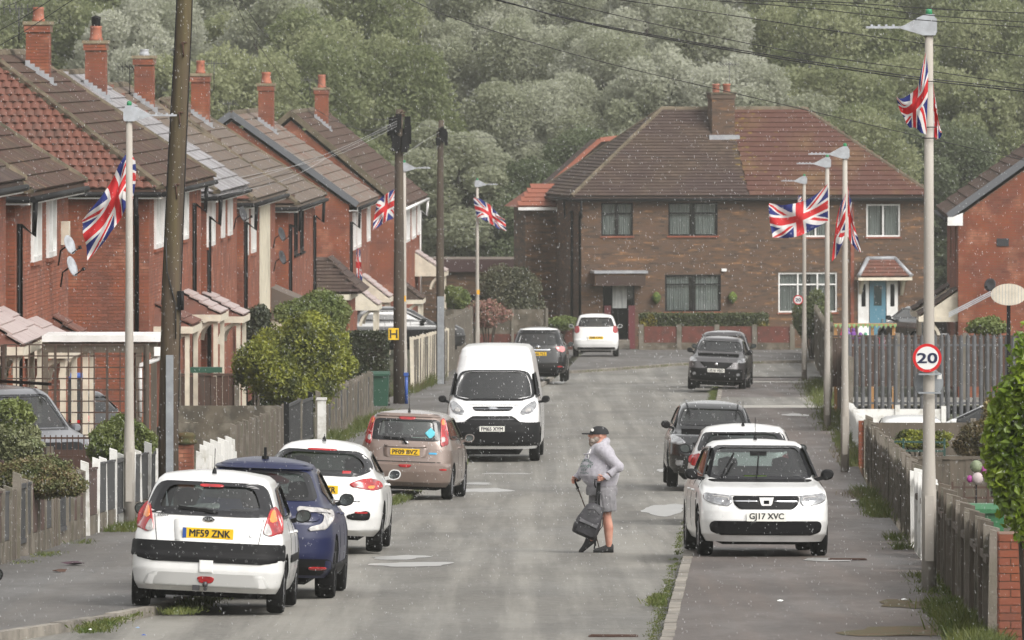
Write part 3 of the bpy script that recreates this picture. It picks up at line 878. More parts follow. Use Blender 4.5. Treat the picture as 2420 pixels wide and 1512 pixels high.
# --- fourth: the silver wet roof
(hD_, PD, wD), zD, LD = left_house('brick house with pale wet grey roof and tall chimney carrying a mesh cowl', 154.9, 164.2, -.19, 2.9, True, False, m_tile_sil, m_tile_sil,
	[(483, 491, .1, 1.3), (495, 504, .1, 1.3), (521, 527, .1, 1.2), (537, 545, .1, 1.2)], tile_lim=300, pipes=[('f', .2)], ridge=m_ridge)
porch(hD_, PD, wy(480, 154.9), wy(496, 154.9), 2.9, .95, .52, m_porch, m_tile_red, rmw=wD)
chimney(hD_, -3.16, 6.13, 5.9, 9.11, .50, .7, m_brick, m_mortar, [(0, .15, .36, m_pot, 0)], m_cap2, rmw=wD)
mb = MB(); mb.lathe([(.11, 9.45), (.12, 9.67), (.13, 9.69), (0.01, 9.74)], (-3.16, 6.13, 0), 12); mb.build('cowl', m_black, hD_)
dish(hD_, Vector((.40, wy(537, 154.9), 5.35 - .65)), Vector((1, -.4, .3)), .2, m_rimd)
# --- fifth: brown and grey tiles
(hE, PE, wE), zE, LE = left_house('brick house with mixed grey-brown tiles and a cream rendered strip on its front', 166.2, 177.5, -.62, 2.95, True, True, m_tile_mix, m_tile_red,
	[(576, 583, .15, 1.45), (592, 601, .15, 1.45)], tile_lim=300, pipes=[('f', .25)])
chimney(hE, -3.13, 7.73, 5.8, 9.16, .50, .7, m_brick, m_mortar, [(0, .12, .17, m_lumin, 0)], m_cap2, rmw=wE)
ya, yb = wy(612, 166.2), wy(636, 166.2)
mb = MB(); mb.box(.012, .03, ya, min(yb, LE - .02), 1.7, 5.15); mb.build('render_strip', m_render, hE)
dish(hE, Vector((.42, yb - 1.3, 5.35 - 1.1)), Vector((1, -.4, .3)), .2, m_rimd)
dish(hE, Vector((.42, yb - 1.0, 5.35 - 1.75)), Vector((1, -.4, .3)), .2, m_rimd)
# --- sixth
(hF, PF, wF), zF, LF = left_house('brick house with brown hipped roof and dark framed windows beside the garage', 182.5, 194.0, -1.12, 2.95, True, True, m_tile_mix, m_tile_br,
	[(694, 704, .2, 1.5, m_black), (708, 718, .2, 1.5, m_black)], tile_lim=300, pipes=[('f', .3), ('f', 13.9)])
chimney(hF, -3.01, 7.73, 5.6, 9.13, .52, .7, m_brick, m_mortar, [(0, .13, .38, m_pot, 0)], m_cap2, rmw=wF)
# --- seventh, gable end
(hG, PG, wG), zG, LG = left_house('brick house with a gable end edged in dark grey and terracotta tiles', 210.5, 222, -1.78, 3.0, False, False, m_tile_mix2, m_tile_mix2,
	[(832, 838, .3, 1.55), (842, 850, .3, 1.55), (866, 872, .3, 1.5)], tile_lim=300, pipes=[('f', .4)], ridge=m_ridge, verge=m_ridge_g)
chimney(hG, -3.16, 7.33, 5.8, 9.37, .50, .7, m_brick, m_mortar, [(0, .16, .38, m_pot, 0)], m_cap2, rmw=wG)
porch(hG, PG, .1, 2.6, 2.75, .95, .75, m_porch, m_cream, posts=True, rmw=wG, hipped=False)
porch(hG, PG, 9.0, 11.5, 2.75, .95, .75, m_porch, m_cream, posts=True, rmw=wG, hipped=False)
# --- eighth, gable end
(hH, PH, wH), zH, LH = left_house('farthest brick house of the row, gable end and brown roof, beside the pole', 238, 256, -2.5, 3.5, False, False, m_tile_br, m_tile_br,
	[(958, 966, .3, 1.55), (972, 980, .3, 1.55), (985, 990, .3, 1.5)], tile_lim=300, pipes=[('f', 23.5)], gut=m_white, ridge=m_ridge)
chimney(hH, -3.28, 10.67, 5.8, 9.79, .50, .7, m_brick, m_mortar, [(0, .15, .5, m_pot, 0)], m_cap2, rmw=wH)
porch(hH, PH, .3, 3.2, 2.6, 1.0, .75, m_tile_dk, m_tile_dk, posts=True, rmw=wH, hipped=False)
porch(hH, PH, 19, 22, 3.2, 1.2, .8, m_porch, m_cream, posts=True, rmw=wH, hipped=False)
for (hh, x, y, z, a) in ((hC, -3.6300000000000003, 8.93, 8.6, .2), (hE, -3.53, 7.73, 8.06, 2.8), (hF, -2.61, 7.73, 8.63, .1), (hG, -4.3, 5.2, 7.9, .9), (hH, -3.73, 10.67, 9.29, .3)):
	aerial(hh, (x, y, z), .85, .7, 6, a)
# lead flashing stepping down beside the chimneys
for (hh, x, y, rh_) in ((hC, -3.18, 8.93, 2.97), (hD_, -3.16, 6.13, 2.9), (hE, -3.13, 7.73, 2.95), (hF, -3.01, 7.73, 2.95), (hG, -3.16, 7.33, 3.0), (hH, -3.28, 10.67, 3.5)):
	mb = MB(); f_ = rh_ / 4.2
	for k_ in range(6):
		xx = x - .27 + k_ * .11
		zr = 5.35 + (.3 - xx) * f_
		mb.box(xx, xx + .108, y - .362, y - .355, zr - .02, zr + .2)
	zr = 5.35 + (.3 - x - .26) * f_
	mb.box(x + .26, x + .40, y - .40, y + .4, zr - .08, zr + .04)
	mb.build('flashing', m_lead, hh)

# --- low garage between sixth and seventh houses
gr = empty('garage', PX(690, 760, 203), SANG, 'single storey garage with low brown tiled roof between two brick houses', 'garage')
gb = PX(690, 760, 203); gmw = Matrix.Translation(gb) @ Matrix.Rotation(SANG, 4, 'Z')
mb = MB(); mb.box(-1.9, 1.8, 0, 5, -1.2, .9); mb.build('wall', m_brick, gr)
mb = MB()
zr0, zr1 = .9, 1.95
mb.add([(-2.2, -.25, zr0), (2.2, -.25, zr0), (1.1, 1.5, zr1), (-1.2, 1.5, zr1), (-2.2, 5.2, zr0), (2.2, 5.2, zr0), (1.1, 4, zr1), (-1.2, 4, zr1)], [(0, 1, 2, 3), (1, 5, 6, 2), (5, 4, 7, 6), (4, 0, 3, 7), (3, 2, 6, 7), (0, 4, 5, 1)])
gro = mb.build('roof', m_tile_dk, gr)
e_ = Vector((1, 0, 0)); u_ = Vector((0, 1.75, 1.05)); Lg = u_.length; u_.normalize()
tl = slope_tiles(Vector((-2.2, -.25, zr0)), e_, u_, 0, Lg, lambda v: v / Lg * 1.0, lambda v: 4.4 - v / Lg * 1.1, .3, .2)
u3 = Vector((-1.1, 0, 1.05)).normalized(); L3 = Vector((-1.1, 0, 1.05)).length
tl += slope_tiles(Vector((2.2, -.25, zr0)), Vector((0, 1, 0)), u3, 0, L3, lambda v: v / L3 * 1.7, lambda v: 5.4 - v / L3 * 1.2, .3, .3)
pieces(gro, 'roof_tile', BOXV, BOXF, m_tile_dk, tl, 200, 'roof_tiles_beyond', gmw)
mb = MB(); mb.box(1.85, 1.9, -.3, 5, zr0 - .2, zr0 - .02); mb.box(-2.1, 1.9, -.3, -.27, zr0 - .2, zr0 - .02); mb.build('fascia', m_cream, gr)
# --- grey lean-to porch with cream side before the cream strip
gp = empty('side_porch', UP(-12.6, 176), SANG, 'small porch with mossy lean-to roof and pale side by the dark shrub', 'porch')
mb = MB(); mb.box(-.6, 1.3, 0, 2.6, 0, 2.35); mb.build('wall', m_cream, gp)
mb = MB(); mb.add([(-.7, -.1, 3.2), (-.7, 2.8, 3.2), (1.5, 2.8, 2.25), (1.5, -.1, 2.25), (-.7, -.1, 2.3), (-.7, 2.8, 2.3)], [(0, 1, 2, 3), (0, 3, 4), (1, 5, 2), (3, 2, 5, 4)]); mb.build('roof', m_tile_mix, gp)

# --- gable-ended house on the right with cream porches
tR = 183.0
base = 5.3; zeR = -1.36 - .1
hR, PR_, wR = house('brick_house', 'brick gable-ended house at the right edge of the photo, vent and dish on its wall', UX(6.1, tR), tR * K, SANG, 13.5, 7.8, zeR - base, base, 3.0, False, False,
	m_tile_br, m_tile_br, m_brick, m_mortar, sx=-1, tile_lim=200, verge=m_ridge_g, pipes=[], brick_lim=0,
	wins=[(2, 3.4, 3.9, 5.1, m_white, 1, 0), (8, 9.4, 3.9, 5.1, m_white, 1, 0)])
mb = MB(); mb.prism([(-.16, 5.3), (-.32, 5.3), (-.32, 5.05), (.12, 5.05), (.12, 5.42)], 'y', -.33, -.29); mb.build('box_end', m_white, hR)
mb = MB(); mb.box(1.1, 1.45, -.03, 0, 4.45, 4.68)
for i in range(4): mb.box(1.12, 1.43, -.04, -.031, 4.47 + i * .05, 4.49 + i * .05)
mb.build('air_vent', m_rimd, hR)
dish(hR, Vector((.9, -.4, 3.35)), Vector((-.6, -1, .3)), .19, m_rimd)
mb = MB(); mb.box(1.55, 2.0, -.18, 0, .3, .95); mb.build('meter_box', m_white, hR)
porch(hR, PR_, 0.3, 3.4, 3.15, 1.1, .75, m_tile_dk, m_cream, rmw=wR, hipped=False)
porch(hR, PR_, 10, 13, 3.0, 1.1, .75, m_tile_dk, m_cream, rmw=wR, hipped=False)

# --- the pair of houses facing up the street
tF = 253.0
zF0 = g(tF) + .05
yaw = R(9)
fo = PX(1362, 466, tF)
baseF = (3.2 - (466 - 130) / ppm(tF)) - zF0
LF_ = 14.05
def wf(px): return (px - 1367) / ppm(tF) / math.cos(yaw) * 1.0
def zf(py): return (3.2 - (py - 130) / ppm(tF + 1)) - zF0
mpl = m_panel_br
winsF = [(wf(1421), wf(1496), zf(556), zf(478), m_black, 1, .68, dict(sill=m_brick)), (wf(1580), wf(1697), zf(556), zf(478), m_black, 1, .68, dict(sill=m_brick)),
         (wf(1572), wf(1705), zf(735), zf(648), m_black, 1, .74, dict(sill=m_brick)),
         (wf(1425), wf(1500), zf(800), zf(664), m_black, 1, 0, dict(curtain=False)),
         (wf(1900), wf(1962), zf(560), zf(485), m_white, 1, 0, dict(sill=m_brick)), (wf(2052), wf(2133), zf(560), zf(483), m_white, 1, 0, dict(sill=m_brick)),
         (wf(1842), wf(1982), zf(738), zf(644), m_white, 2, .7, dict(sill=m_brick))]
hS, PS, wS = house('semi_detached_houses', 'pair of brown brick houses facing up the street under one hipped roof with central chimney', PX(1367, 0, tF).x, tF * K, -PI / 2 + yaw, LF_, 8.2, zF0, baseF, 3.45, True, True,
	m_tile_dk, m_tile_dk, m_brick_b, m_mortar_b, wins=winsF, tile_lim=0, brick_lim=0, gut=m_black, fas=m_panel_br, ridge=m_ridge, ov=.33, tw=.28, gauge=.2, pipes=[('e', 1.2), ('f', .05)])
# roof tiles of this pair: dark on the left half, red-brown on the right, built here
ovF = .33; hD2 = 4.1; rhF = 3.45
A = Vector((ovF, -ovF, baseF)); top = Vector((-hD2, 0, baseF + rhF)); u_ = Vector((-(hD2 + ovF), 0, rhF)); Ls_ = u_.length; u_.normalize()
split = (1772 - 1367) / ppm(tF) + ovF
rf = [c for c in hS.children if c.name.startswith('roof')][0]
for c in list(rf.children):
	if c.name.startswith('roof_tile'): bpy.data.objects.remove(c)
tl = slope_tiles(A + Vector((0, 0, .012)), Vector((0, 1, 0)), u_, 0, Ls_, lambda v: v / Ls_ * (hD2 + ovF), lambda v: split, .28, .2)
pieces(rf, 'dark_roof_tile', BOXV, BOXF, m_tile_dk, tl, 150, 'dark_roof_tiles_beyond', wS)
tl = slope_tiles(A + Vector((0, 0, .012)), Vector((0, 1, 0)), u_, 0, Ls_, lambda v: split, lambda v: LF_ + 2 * ovF - v / Ls_ * (hD2 + ovF), .3, .3, th=.035)
pieces(rf, 'red_roof_tile', BOXV, BOXF, m_tile_rb, tl, 150, 'red_roof_tiles_beyond', wS)
mossm = mat('yellow_lichen', (.17, .11, .018), .9, c2=(.09, .06, .02), scale=4)
lv = []; 
for i in range(260):
	a_ = split + abs(RND.gauss(0, 1)) * .75 - .3; b_ = Ls_ * (1 - abs(RND.random()) * .9)
	if RND.random() > .25 + .7 * b_ / Ls_: continue
	p = A + Vector((0, a_, 0)) + u_ * b_ + Vector((.03, 0, .06)); s_ = RND.uniform(.05, .16)
	nn_ = Vector((rhF, 0, hD2 + ovF)).normalized()
	lv.append(Matrix(((0, u_.x * s_, nn_.x * .02, p.x), (s_, 0, 0, p.y), (0, u_.z * s_, nn_.z * .02, p.z), (0, 0, 0, 1))))
pieces(rf, 'lichen', BOXV, BOXF, mossm, lv, 0, 'lichen_patches', wS)
yc = (1745 - 1367) / ppm(tF)
chimney(hS, -3.2, yc, baseF + 2.0, baseF + rhF + .62 + .1, 1.0, .92, m_brick_b, m_mortar_b, [], m_ridge, rmw=wS, lim=40)
for dy in (-.22, .22):
	mb = MB(); mb.lathe([(.15, baseF + rhF + .70), (.14, baseF + rhF + .98), (.165, baseF + rhF + 1.0), (.165, baseF + rhF + 1.06), (.1, baseF + rhF + 1.06)], (-3.2, yc + dy, 0), 12); mb.build('chimney_pot', m_pot, hS)
mb = MB(); mb.box(-2.72, -2.45, yc - .62, yc + .62, baseF + 2.05, baseF + 2.45); mb.build('flashing', m_lead, hS)
aerial(hS, (-3.3, yc + .35, baseF + rhF + .5), 1.4, .9, 7, 2.0)
# doors and canopies of the pair
def fy(px): return (px - 1367) / ppm(tF)
def door(root, ya, yb, z1, m_, lab, panels=True):
	mb = MB(); mb.box(-.02, .05, ya, yb, 0.05, z1)
	d = mb.build('door', m_, root); d['label'] = lab
	mb = MB(); mb.box(.051, .06, (ya + yb) / 2 - .16, (ya + yb) / 2 + .16, z1 - 1.0, z1 - .2); mb.build('door_pane', m_wglass, d)
	mb = MB(); mb.box(.051, .09, yb - .16, yb - .12, 1.0, 1.15); mb.build('handle', m_chrome, d)
	return d
m_teal = mat('blue_door_paint', (.07, .19, .26), .4)
m_maroon = mat('maroon_paint', (.10, .015, .02), .5)
door(hS, fy(2068), fy(2107), zf(664), m_teal, 'blue front door')
mb = MB()
for a_, b_ in ((2040, 2066), (2109, 2136)):
	mb.box(-.02, .06, fy(a_), fy(b_), 0.0, zf(664))
mb.build('side_panel', m_white, hS)
mb = MB(); mb.box(.061, .07, fy(2048), fy(2058), zf(725), zf(672)); mb.box(.061, .07, fy(2118), fy(2128), zf(725), zf(672)); mb.build('side_light', m_dark, hS)
# tiled bay canopy over the blue door
mb = MB(); za, zb_ = zf(655), zf(615)
ya, yb = fy(2033), fy(2160)
mb.add([(.0, ya + .55, zb_), (.0, yb - .55, zb_), (.75, yb, za), (.75, ya, za), (0, ya, za), (0, yb, za)], [(0, 1, 2, 3), (0, 3, 4), (1, 5, 2), (3, 2, 5, 4)])
cn = mb.build('porch_canopy', m_tile_red, hS)
u_ = Vector((-.75, 0, zb_ - za)); l_ = u_.length; u_.normalize()
pieces(cn, 'canopy_tile', BOXV, BOXF, m_tile_red, slope_tiles(Vector((.75, ya, za)), Vector((0, 1, 0)), u_, 0, l_, lambda v: .55 * v / l_, lambda v: (yb - ya) - .55 * v / l_, .25, .2), 60, 'canopy_tiles_beyond', wS)
mb = MB()
for p_, q_ in (((.02, ya + .52, zb_ + .06), (.02, yb - .52, zb_ + .06)), ((.02, ya + .52, zb_ + .06), (.77, ya, za + .05)), ((.02, yb - .52, zb_ + .06), (.77, yb, za + .05))): mb.tube([p_, q_], .09, 8)
mb.build('canopy_ridge', m_lead, cn)
mb = MB(); mb.box(.0, .82, ya - .03, yb + .03, za - .12, za - .005); mb.build('canopy_fascia', m_cream, cn)
mb = MB()
for y_ in (ya + .15, yb - .3): mb.prism([(.0, za - .12), (.6, za - .12), (.1, za - .65), (0, za - .75)], 'y', y_, y_ + .12)
mb.build('bracket', m_cream, cn)
# brown canopy with flat lead top over the glazed door on the left
mb = MB(); mb.box(0, .9, fy(1398), fy(1520), zf(672), zf(643)); cn = mb.build('porch_canopy', m_brick_b, hS)
mb = MB(); mb.box(-.02, .98, fy(1395), fy(1524), zf(643) + .002, zf(637)); mb.build('lead_top', m_lead, cn)
mb = MB(); mb.box(.9, .93, fy(1400), fy(1518), zf(672), zf(648)); mb.build('canopy_front', m_tile_dk, cn)
mb = MB(); mb.box(0, .1, fy(1428), fy(1444), 0, zf(720)); mb.box(0, .1, fy(1486), fy(1502), 0, zf(720)); mb.build('door_screen', m_maroon, hS)
mb = MB(); mb.box(.02, .08, fy(1448), fy(1482), zf(726), zf(672)); mb.build('door_curtain', m_curtain, hS)
mb = MB(); mb.box(.0, .12, fy(1716) - .1, fy(1716) + .1, zf(640), zf(634)); mb.build('lamp', m_white, hS)
for px_, py_, m_ in ((1552, 705, (.10, .14, .02)), (1735, 705, (.12, .16, .02))):
	mb = MB(); mb.lathe([(.02, -.2), (.16, -.05), (.2, .1), (.1, .25), (.01, .3)], (.2, fy(px_), zf(py_)), 8); mb.build('hanging_basket', mat('basket_plants', m_, .9, c2=(.03, .05, .01), scale=12), hS)
# timber hanging strip and rear wing with orange tiles
mb = MB(); mb.box(.01, .06, fy(2022), fy(2030), 0, baseF + .0); mb.build('drainpipe', m_brick, hS)
m_tile_or = mat('orange_roof_tile', (.27, .095, .06), .7, isl=(.20, .075, .05), var=.12)
rw = empty('rear_wing', PX(1262, 600, 257), yaw, 'two storey rear wing with orange tiled roof behind the brown brick pair', 'house extension')
rmwW = Matrix.Translation(PX(1262, 600, 257)) @ Matrix.Rotation(yaw, 4, 'Z')
mb = MB(); mb.box(-.35, 1.0, 0, 3, -4, 1.9); mb.build('wall', m_brick_b, rw)
pieces(rw, 'brick', BOXV, BOXF, m_brick_b, brick_mats(Vector((-.35, 0, -4)), Vector((1, 0, 0)), Vector((0, -1, 0)), 1.35, 5.9, [(1.05, 1.35, 4.1, 5.3)]), 0, 'brickwork', rmwW)
window(rw, Vector((-.35, 0, -4)), Vector((1, 0, 0)), Vector((0, -1, 0)), 1.08, 1.33, 4.15, 5.5, m_white, 0, 0, curtain=False, fw=.05)
mb = MB(); mb.add([(-.75, -.3, 1.9), (1.0, -.3, 1.9), (1.0, .9, 2.75), (.1, .9, 2.75), (-.75, 3, 1.9), (1, 3, 1.9)], [(0, 1, 2, 3), (0, 3, 4), (3, 2, 5, 4), (0, 4, 5, 1)])
rwf = mb.build('roof', m_tile_or, rw)
u_ = Vector((0, 1.2, .85)); l_ = u_.length; u_.normalize()
pieces(rwf, 'roof_tile', BOXV, BOXF, m_tile_or, slope_tiles(Vector((-.75, -.3, 1.9)), Vector((1, 0, 0)), u_, 0, l_, lambda v: .85 * v / l_, lambda v: 1.75, .3, .25), 60, 'roof_tiles_beyond', rmwW)
mb = MB(); mb.box(-.7, 1, -.36, -.31, 1.78, 1.9); mb.build('gutter', m_white, rw)
# orange ridge of the roof behind
rb = empty('rear_roof', PX(1300, 470, 266), yaw, 'orange tiled roof edge rising behind the dark hipped roof', 'house')
mb = MB()
pts = [(0, 0, 0), (1.2, .3, 1.0), (1.9, .5, 1.65), (2.5, .5, 2.3), (2.9, .6, 2.6)]
P0 = PX(1300, 470, 266)
def rl(px, py): q = PX(px, py, 266) - P0; return Vector((q.x, 0, q.z))
a1, a2, a3 = rl(1285, 450), rl(1420, 332), rl(1475, 326)
mb.add([a1, a2, a3, rl(1475, 480), rl(1290, 480)] + [v + Vector((0, 2.5, 0)) for v in (a1, a2, a3, rl(1475, 480), rl(1290, 480))], [(0, 1, 2, 3, 4), (9, 8, 7, 6, 5), (0, 5, 6, 1), (1, 6, 7, 2)])
mb.build('roof', m_tile_dk, rb)
pieces(rb, 'ridge_tile', CAPV, CAPF, m_tile_or, ridge_caps(a1, a2, .3, .4, .12) + ridge_caps(a2, a3, .3, .4, .12), 30, 'r', Matrix.Translation(P0))
# ------------------------------------------------------------------ foliage
def leaves(name, blobs, n, size, m, seed=0, flat=.6, shell=.55, mats=None, squash=1.0, asp=.6):
	"""blobs: (x,y,z,rx,ry,rz). n leaves as bent quads near the surfaces of the blobs"""
	r = np.random.RandomState(seed)
	B = np.array(blobs, dtype=np.float64)
	wgt = (B[:, 3] * B[:, 4] + B[:, 4] * B[:, 5] + B[:, 3] * B[:, 5]); wgt /= wgt.sum()
	idx = r.choice(len(B), n, p=wgt)
	d = r.normal(size=(n, 3)); d /= np.linalg.norm(d, axis=1)[:, None]
	# lumpy radius
	q = np.sin(d[:, 0] * 7 + idx * 1.7) * np.cos(d[:, 1] * 6 + idx) * np.sin(d[:, 2] * 8 + idx * .6)
	rad = (shell + (1 - shell) * r.rand(n) ** .5) * (1 + .14 * q) * (1 + .07 * r.normal(size=n))
	c = B[idx, :3] + d * B[idx, 3:6] * rad[:, None]
	nrm = d * flat + r.normal(size=(n, 3)) * (1 - flat * .5); nrm /= np.linalg.norm(nrm, axis=1)[:, None]
	a = np.cross(nrm, r.normal(size=(n, 3))); a /= np.linalg.norm(a, axis=1)[:, None]
	b = np.cross(nrm, a)
	s = size * (.6 + .8 * r.rand(n))[:, None]
	V = np.stack([c - a * s, c - b * s * asp + nrm * s * .25, c + a * s, c + b * s * asp + nrm * s * .25], 1).reshape(-1, 3)
	F = np.arange(n * 4).reshape(n, 4)
	return mesh_np(name, V, F, m)
m_bark = mat('bark', (.075, .06, .045), .95, c2=(.045, .036, .028), scale=4)
lf_sage = leafmat('sage_willow_leaves', (.38, .395, .28), (.28, .30, .20), (.50, .51, .42), .16, .42, .6, transl=.6)  # hillside leaf colours are paled to carry some of the mist
lf_mid = leafmat('mid_green_leaves', (.23, .26, .12), (.16, .19, .085), (.32, .34, .19), .2, .42, .6, transl=.55)
lf_dark = leafmat('dark_green_leaves', (.12, .15, .075), (.085, .11, .055), (.17, .20, .11), .3, transl=.5)
lf_yel = leafmat('yellow_green_leaves', (.29, .31, .12), (.20, .23, .085), (.34, .35, .17), .2, transl=.4)
def tree_variant(name, m, seed, R_=4.6, H_=14, n=30000, size=.17, weep=False):
	r = random.Random(seed)
	root = empty(name, (0, 0, 0))
	blobs = []; lim = MB()
	lim.tube([(0, 0, -1), (.1, 0, H_ * .3), (r.uniform(-.4, .4), r.uniform(-.4, .4), H_ * .62)], [.34, .26, .12], 8)
	for i in range(26):
		h = H_ * (.16 + .80 * (i + .5) / 26)
		k = math.sin(min(1, (h / H_ - .02) / .98) * PI) ** .55 if h < H_ * .7 else math.cos((h / H_ - .7) / .3 * PI / 2 * .85)
		a = i * 2.4 + r.uniform(-.4, .4); q = R_ * k * r.uniform(.35, .75)
		rr = R_ * r.uniform(.24, .42)
		c = Vector((math.cos(a) * q, math.sin(a) * q, h))
		blobs.append((c.x, c.y, c.z, rr, rr, rr * r.uniform(.75, 1.15)))
		lim.tube([(0, 0, max(H_ * .12, h * .62)), (c.x * .5, c.y * .5, h * .85), tuple(c)], [.11, .07, .03], 5, cap=False)
	link('crown', leaves('crown', blobs, n, size, m, seed, .5, .45), root)
	lim.build('trunk', m_bark, root)
	return root
VAR = {}
VAR['sage0'] = tree_variant('willow_tree', lf_sage, 1, 4.8, 15, 52000, .125)
VAR['sage1'] = tree_variant('willow_tree', lf_sage, 2, 4.2, 14, 46000, .125)
VAR['mid0'] = tree_variant('broadleaf_tree', lf_mid, 3, 4.6, 14, 46000, .125)
VAR['mid1'] = tree_variant('broadleaf_tree', lf_mid, 4, 4.0, 12, 42000, .125)
VAR['dark0'] = tree_variant('broadleaf_tree', lf_dark, 5, 4.4, 13, 38000, .13)
VAR['yel0'] = tree_variant('broadleaf_tree', lf_yel, 6, 3.8, 11, 40000, .12)
used = set()
WHERE = [(150, 'at the left edge'), (320, 'above the near left street lamp'), (480, 'behind the tall leaning pole'), (620, 'left of the fifth chimney'), (760, 'between the last two chimneys'),
 (900, 'just right of the last chimney'), (1020, 'above the pole with the H sign'), (1180, 'above the farthest left lamp'), (1350, 'left of the brown houses'), (1540, 'above the left hip of the brown houses'),
 (1720, 'left of the brown houses chimney'), (1880, 'right of the brown houses chimney'), (2060, 'above the slim right lamp posts'), (2230, 'behind the nearest right lamp post'), (9999, 'at the right edge')]
TIER = [(300, 'lowest'), (315, 'second'), (332, 'third'), (354, 'fourth'), (380, 'fifth'), (999, 'highest')]
KIND = {'sage': 'pale grey-green willow', 'mid': 'mid green tree', 'dark': 'dark green tree', 'yel': 'yellow-green tree'}
def put_tree(kind, px, t, py_top, sc=None, dx=0):
	v = VAR[kind]; base = kind[:-1]
	H_ = {'sage0': 15, 'sage1': 14, 'mid0': 14, 'mid1': 12, 'dark0': 13, 'yel0': 11}[kind]
	X = (px - 1210) / ppm(t)
	zb = hillz(X, t) - .3
	zt = CAMZ - (py_top - 130) / ppm(t)
	s = max(.45, (zt - zb) / H_)
	if kind in used: o = copy_tree(v)
	else: o = v; used.add(kind)
	o.location = (X, t * K, zb); o.rotation_euler = (0, 0, RND.uniform(0, 6.28))
	s2 = min(1.25, max(.8, s)); o.scale = (s2 * RND.uniform(.9, 1.15), s2 * RND.uniform(.9, 1.15), s)
	o['category'] = 'tree'; o['group'] = 'trees covering the hillside behind the houses'; o['label'] = KIND[base] + ', ' + next(n for a, n in TIER if t < a) + ' tier of the hillside, ' + next(n for a, n in WHERE if px < a)
rows = [
 (296, [(1010, 470, 'dark0'), (1150, 520, 'dark0'), (1240, 400, 'dark0'), (880, 330, 'mid1'), (1390, 330, 'dark0'), (2150, 300, 'dark0'), (2260, 330, 'dark0'), (2380, 420, 'dark0'), (560, 150, 'mid0'), (700, 130, 'mid0'), (2010, 280, 'mid0'), (1090, 300, 'sage1'), (520, 210, 'yel0')]),
 (306, [(120, 10, 'mid0'), (290, 10, 'sage1'), (430, 140, 'mid1'), (560, 170, 'yel0'), (780, 60, 'mid0'), (940, 120, 'mid0'), (1180, 210, 'sage0'), (1320, 190, 'sage0'), (1560, 120, 'sage1'), (1760, 150, 'sage0'), (1960, 170, 'mid0'), (2160, 160, 'mid0'), (2330, 180, 'mid1')]),
 (322, [(30, -60, 'sage0'), (200, -80, 'mid0'), (370, -10, 'sage0'), (520, 40, 'mid1'), (660, -20, 'sage1'), (820, -40, 'mid0'), (1010, 30, 'sage1'), (1230, 60, 'sage0'), (1420, 70, 'sage0'), (1640, 10, 'sage0'), (1820, 40, 'mid0'), (2010, 20, 'mid0'), (2200, 40, 'mid1'), (2380, 30, 'mid0')]),
 (342, [(90, -160, 'sage0'), (280, -140, 'sage1'), (470, -110, 'sage0'), (700, -120, 'sage0'), (900, -100, 'sage1'), (1100, -80, 'sage0'), (1310, -60, 'sage0'), (1520, -60, 'sage1'), (1720, -60, 'sage0'), (1900, -70, 'mid0'), (2090, -60, 'mid0'), (2290, -60, 'mid0')]),
 (366, [(0, -260, 'sage0'), (240, -240, 'sage0'), (520, -230, 'sage1'), (800, -230, 'sage0'), (1060, -220, 'sage0'), (1300, -200, 'sage0'), (1560, -200, 'mid0'), (1830, -200, 'mid0'), (2100, -200, 'mid0'), (2380, -200, 'mid0')]),
 (392, [(60, -330, 'sage0'), (360, -330, 'sage0'), (680, -330, 'sage0'), (1000, -330, 'sage1'), (1320, -330, 'sage0'), (1640, -330, 'mid0'), (1960, -330, 'mid0'), (2300, -330, 'mid0')]),
]
for t_, lst in rows:
	for px_, py_, kd in lst: put_tree(kd, px_ + RND.uniform(-20, 20), t_ + RND.uniform(-4, 4), py_)
for t_, lst in ((306, [(-160, 40, 'mid0'), (2560, 100, 'mid0')]), (330, [(-250, -60, 'sage0'), (2680, -20, 'mid0')]), (360, [(-380, -200, 'sage0'), (2800, -180, 'mid0')])):
	for px_, py_, kd in lst: put_tree(kd, px_, t_, py_)

def shrub(name, label, px, py, t, wpx, hpx, m, n, size, seed, cat='shrub', blobs=9, flat=.5, dep=1.0, trunk=True, ground=None, asp=.6):
	"""px,py = centre of its outline at depth t; w,h in the same pixels"""
	c = PX(px, py, t); rx = wpx / 2 / ppm(t); rz = hpx / 2 / ppm(t); ry = rx * dep
	gz = ground if ground is not None else min(g(t) + .05, c.z - rz * .8)
	root = empty(name, (c.x, c.y, gz), 0, label, cat)
	r = random.Random(seed); bl = [(0, 0, c.z - gz, rx * .72, ry * .72, rz * .75)]
	for i in range(blobs):
		a = r.uniform(0, 6.28); e = r.uniform(-.9, 1.0)
		k = math.sqrt(max(0, 1 - e * e)); q = .62
		s = r.uniform(.26, .42)
		bl.append((math.cos(a) * k * rx * q, math.sin(a) * k * ry * q, c.z - gz + e * rz * q, rx * s, ry * s, rz * s))
	link('foliage', leaves('foliage', bl, n, size, m, seed, flat, .6, asp=asp), root)
	if trunk:
		mb = MB()
		for i in range(5):
			a = i * 1.3 + .3
			mb.tube([(0.05 * math.cos(a), .05 * math.sin(a), 0), (math.cos(a) * rx * .25, math.sin(a) * ry * .25, (c.z - gz) * .6), (math.cos(a) * rx * .5, math.sin(a) * ry * .5, (c.z - gz) * 1.05)], [.035, .025, .01], 5, cap=False)
		mb.build('stems', m_bark, root)
	return root
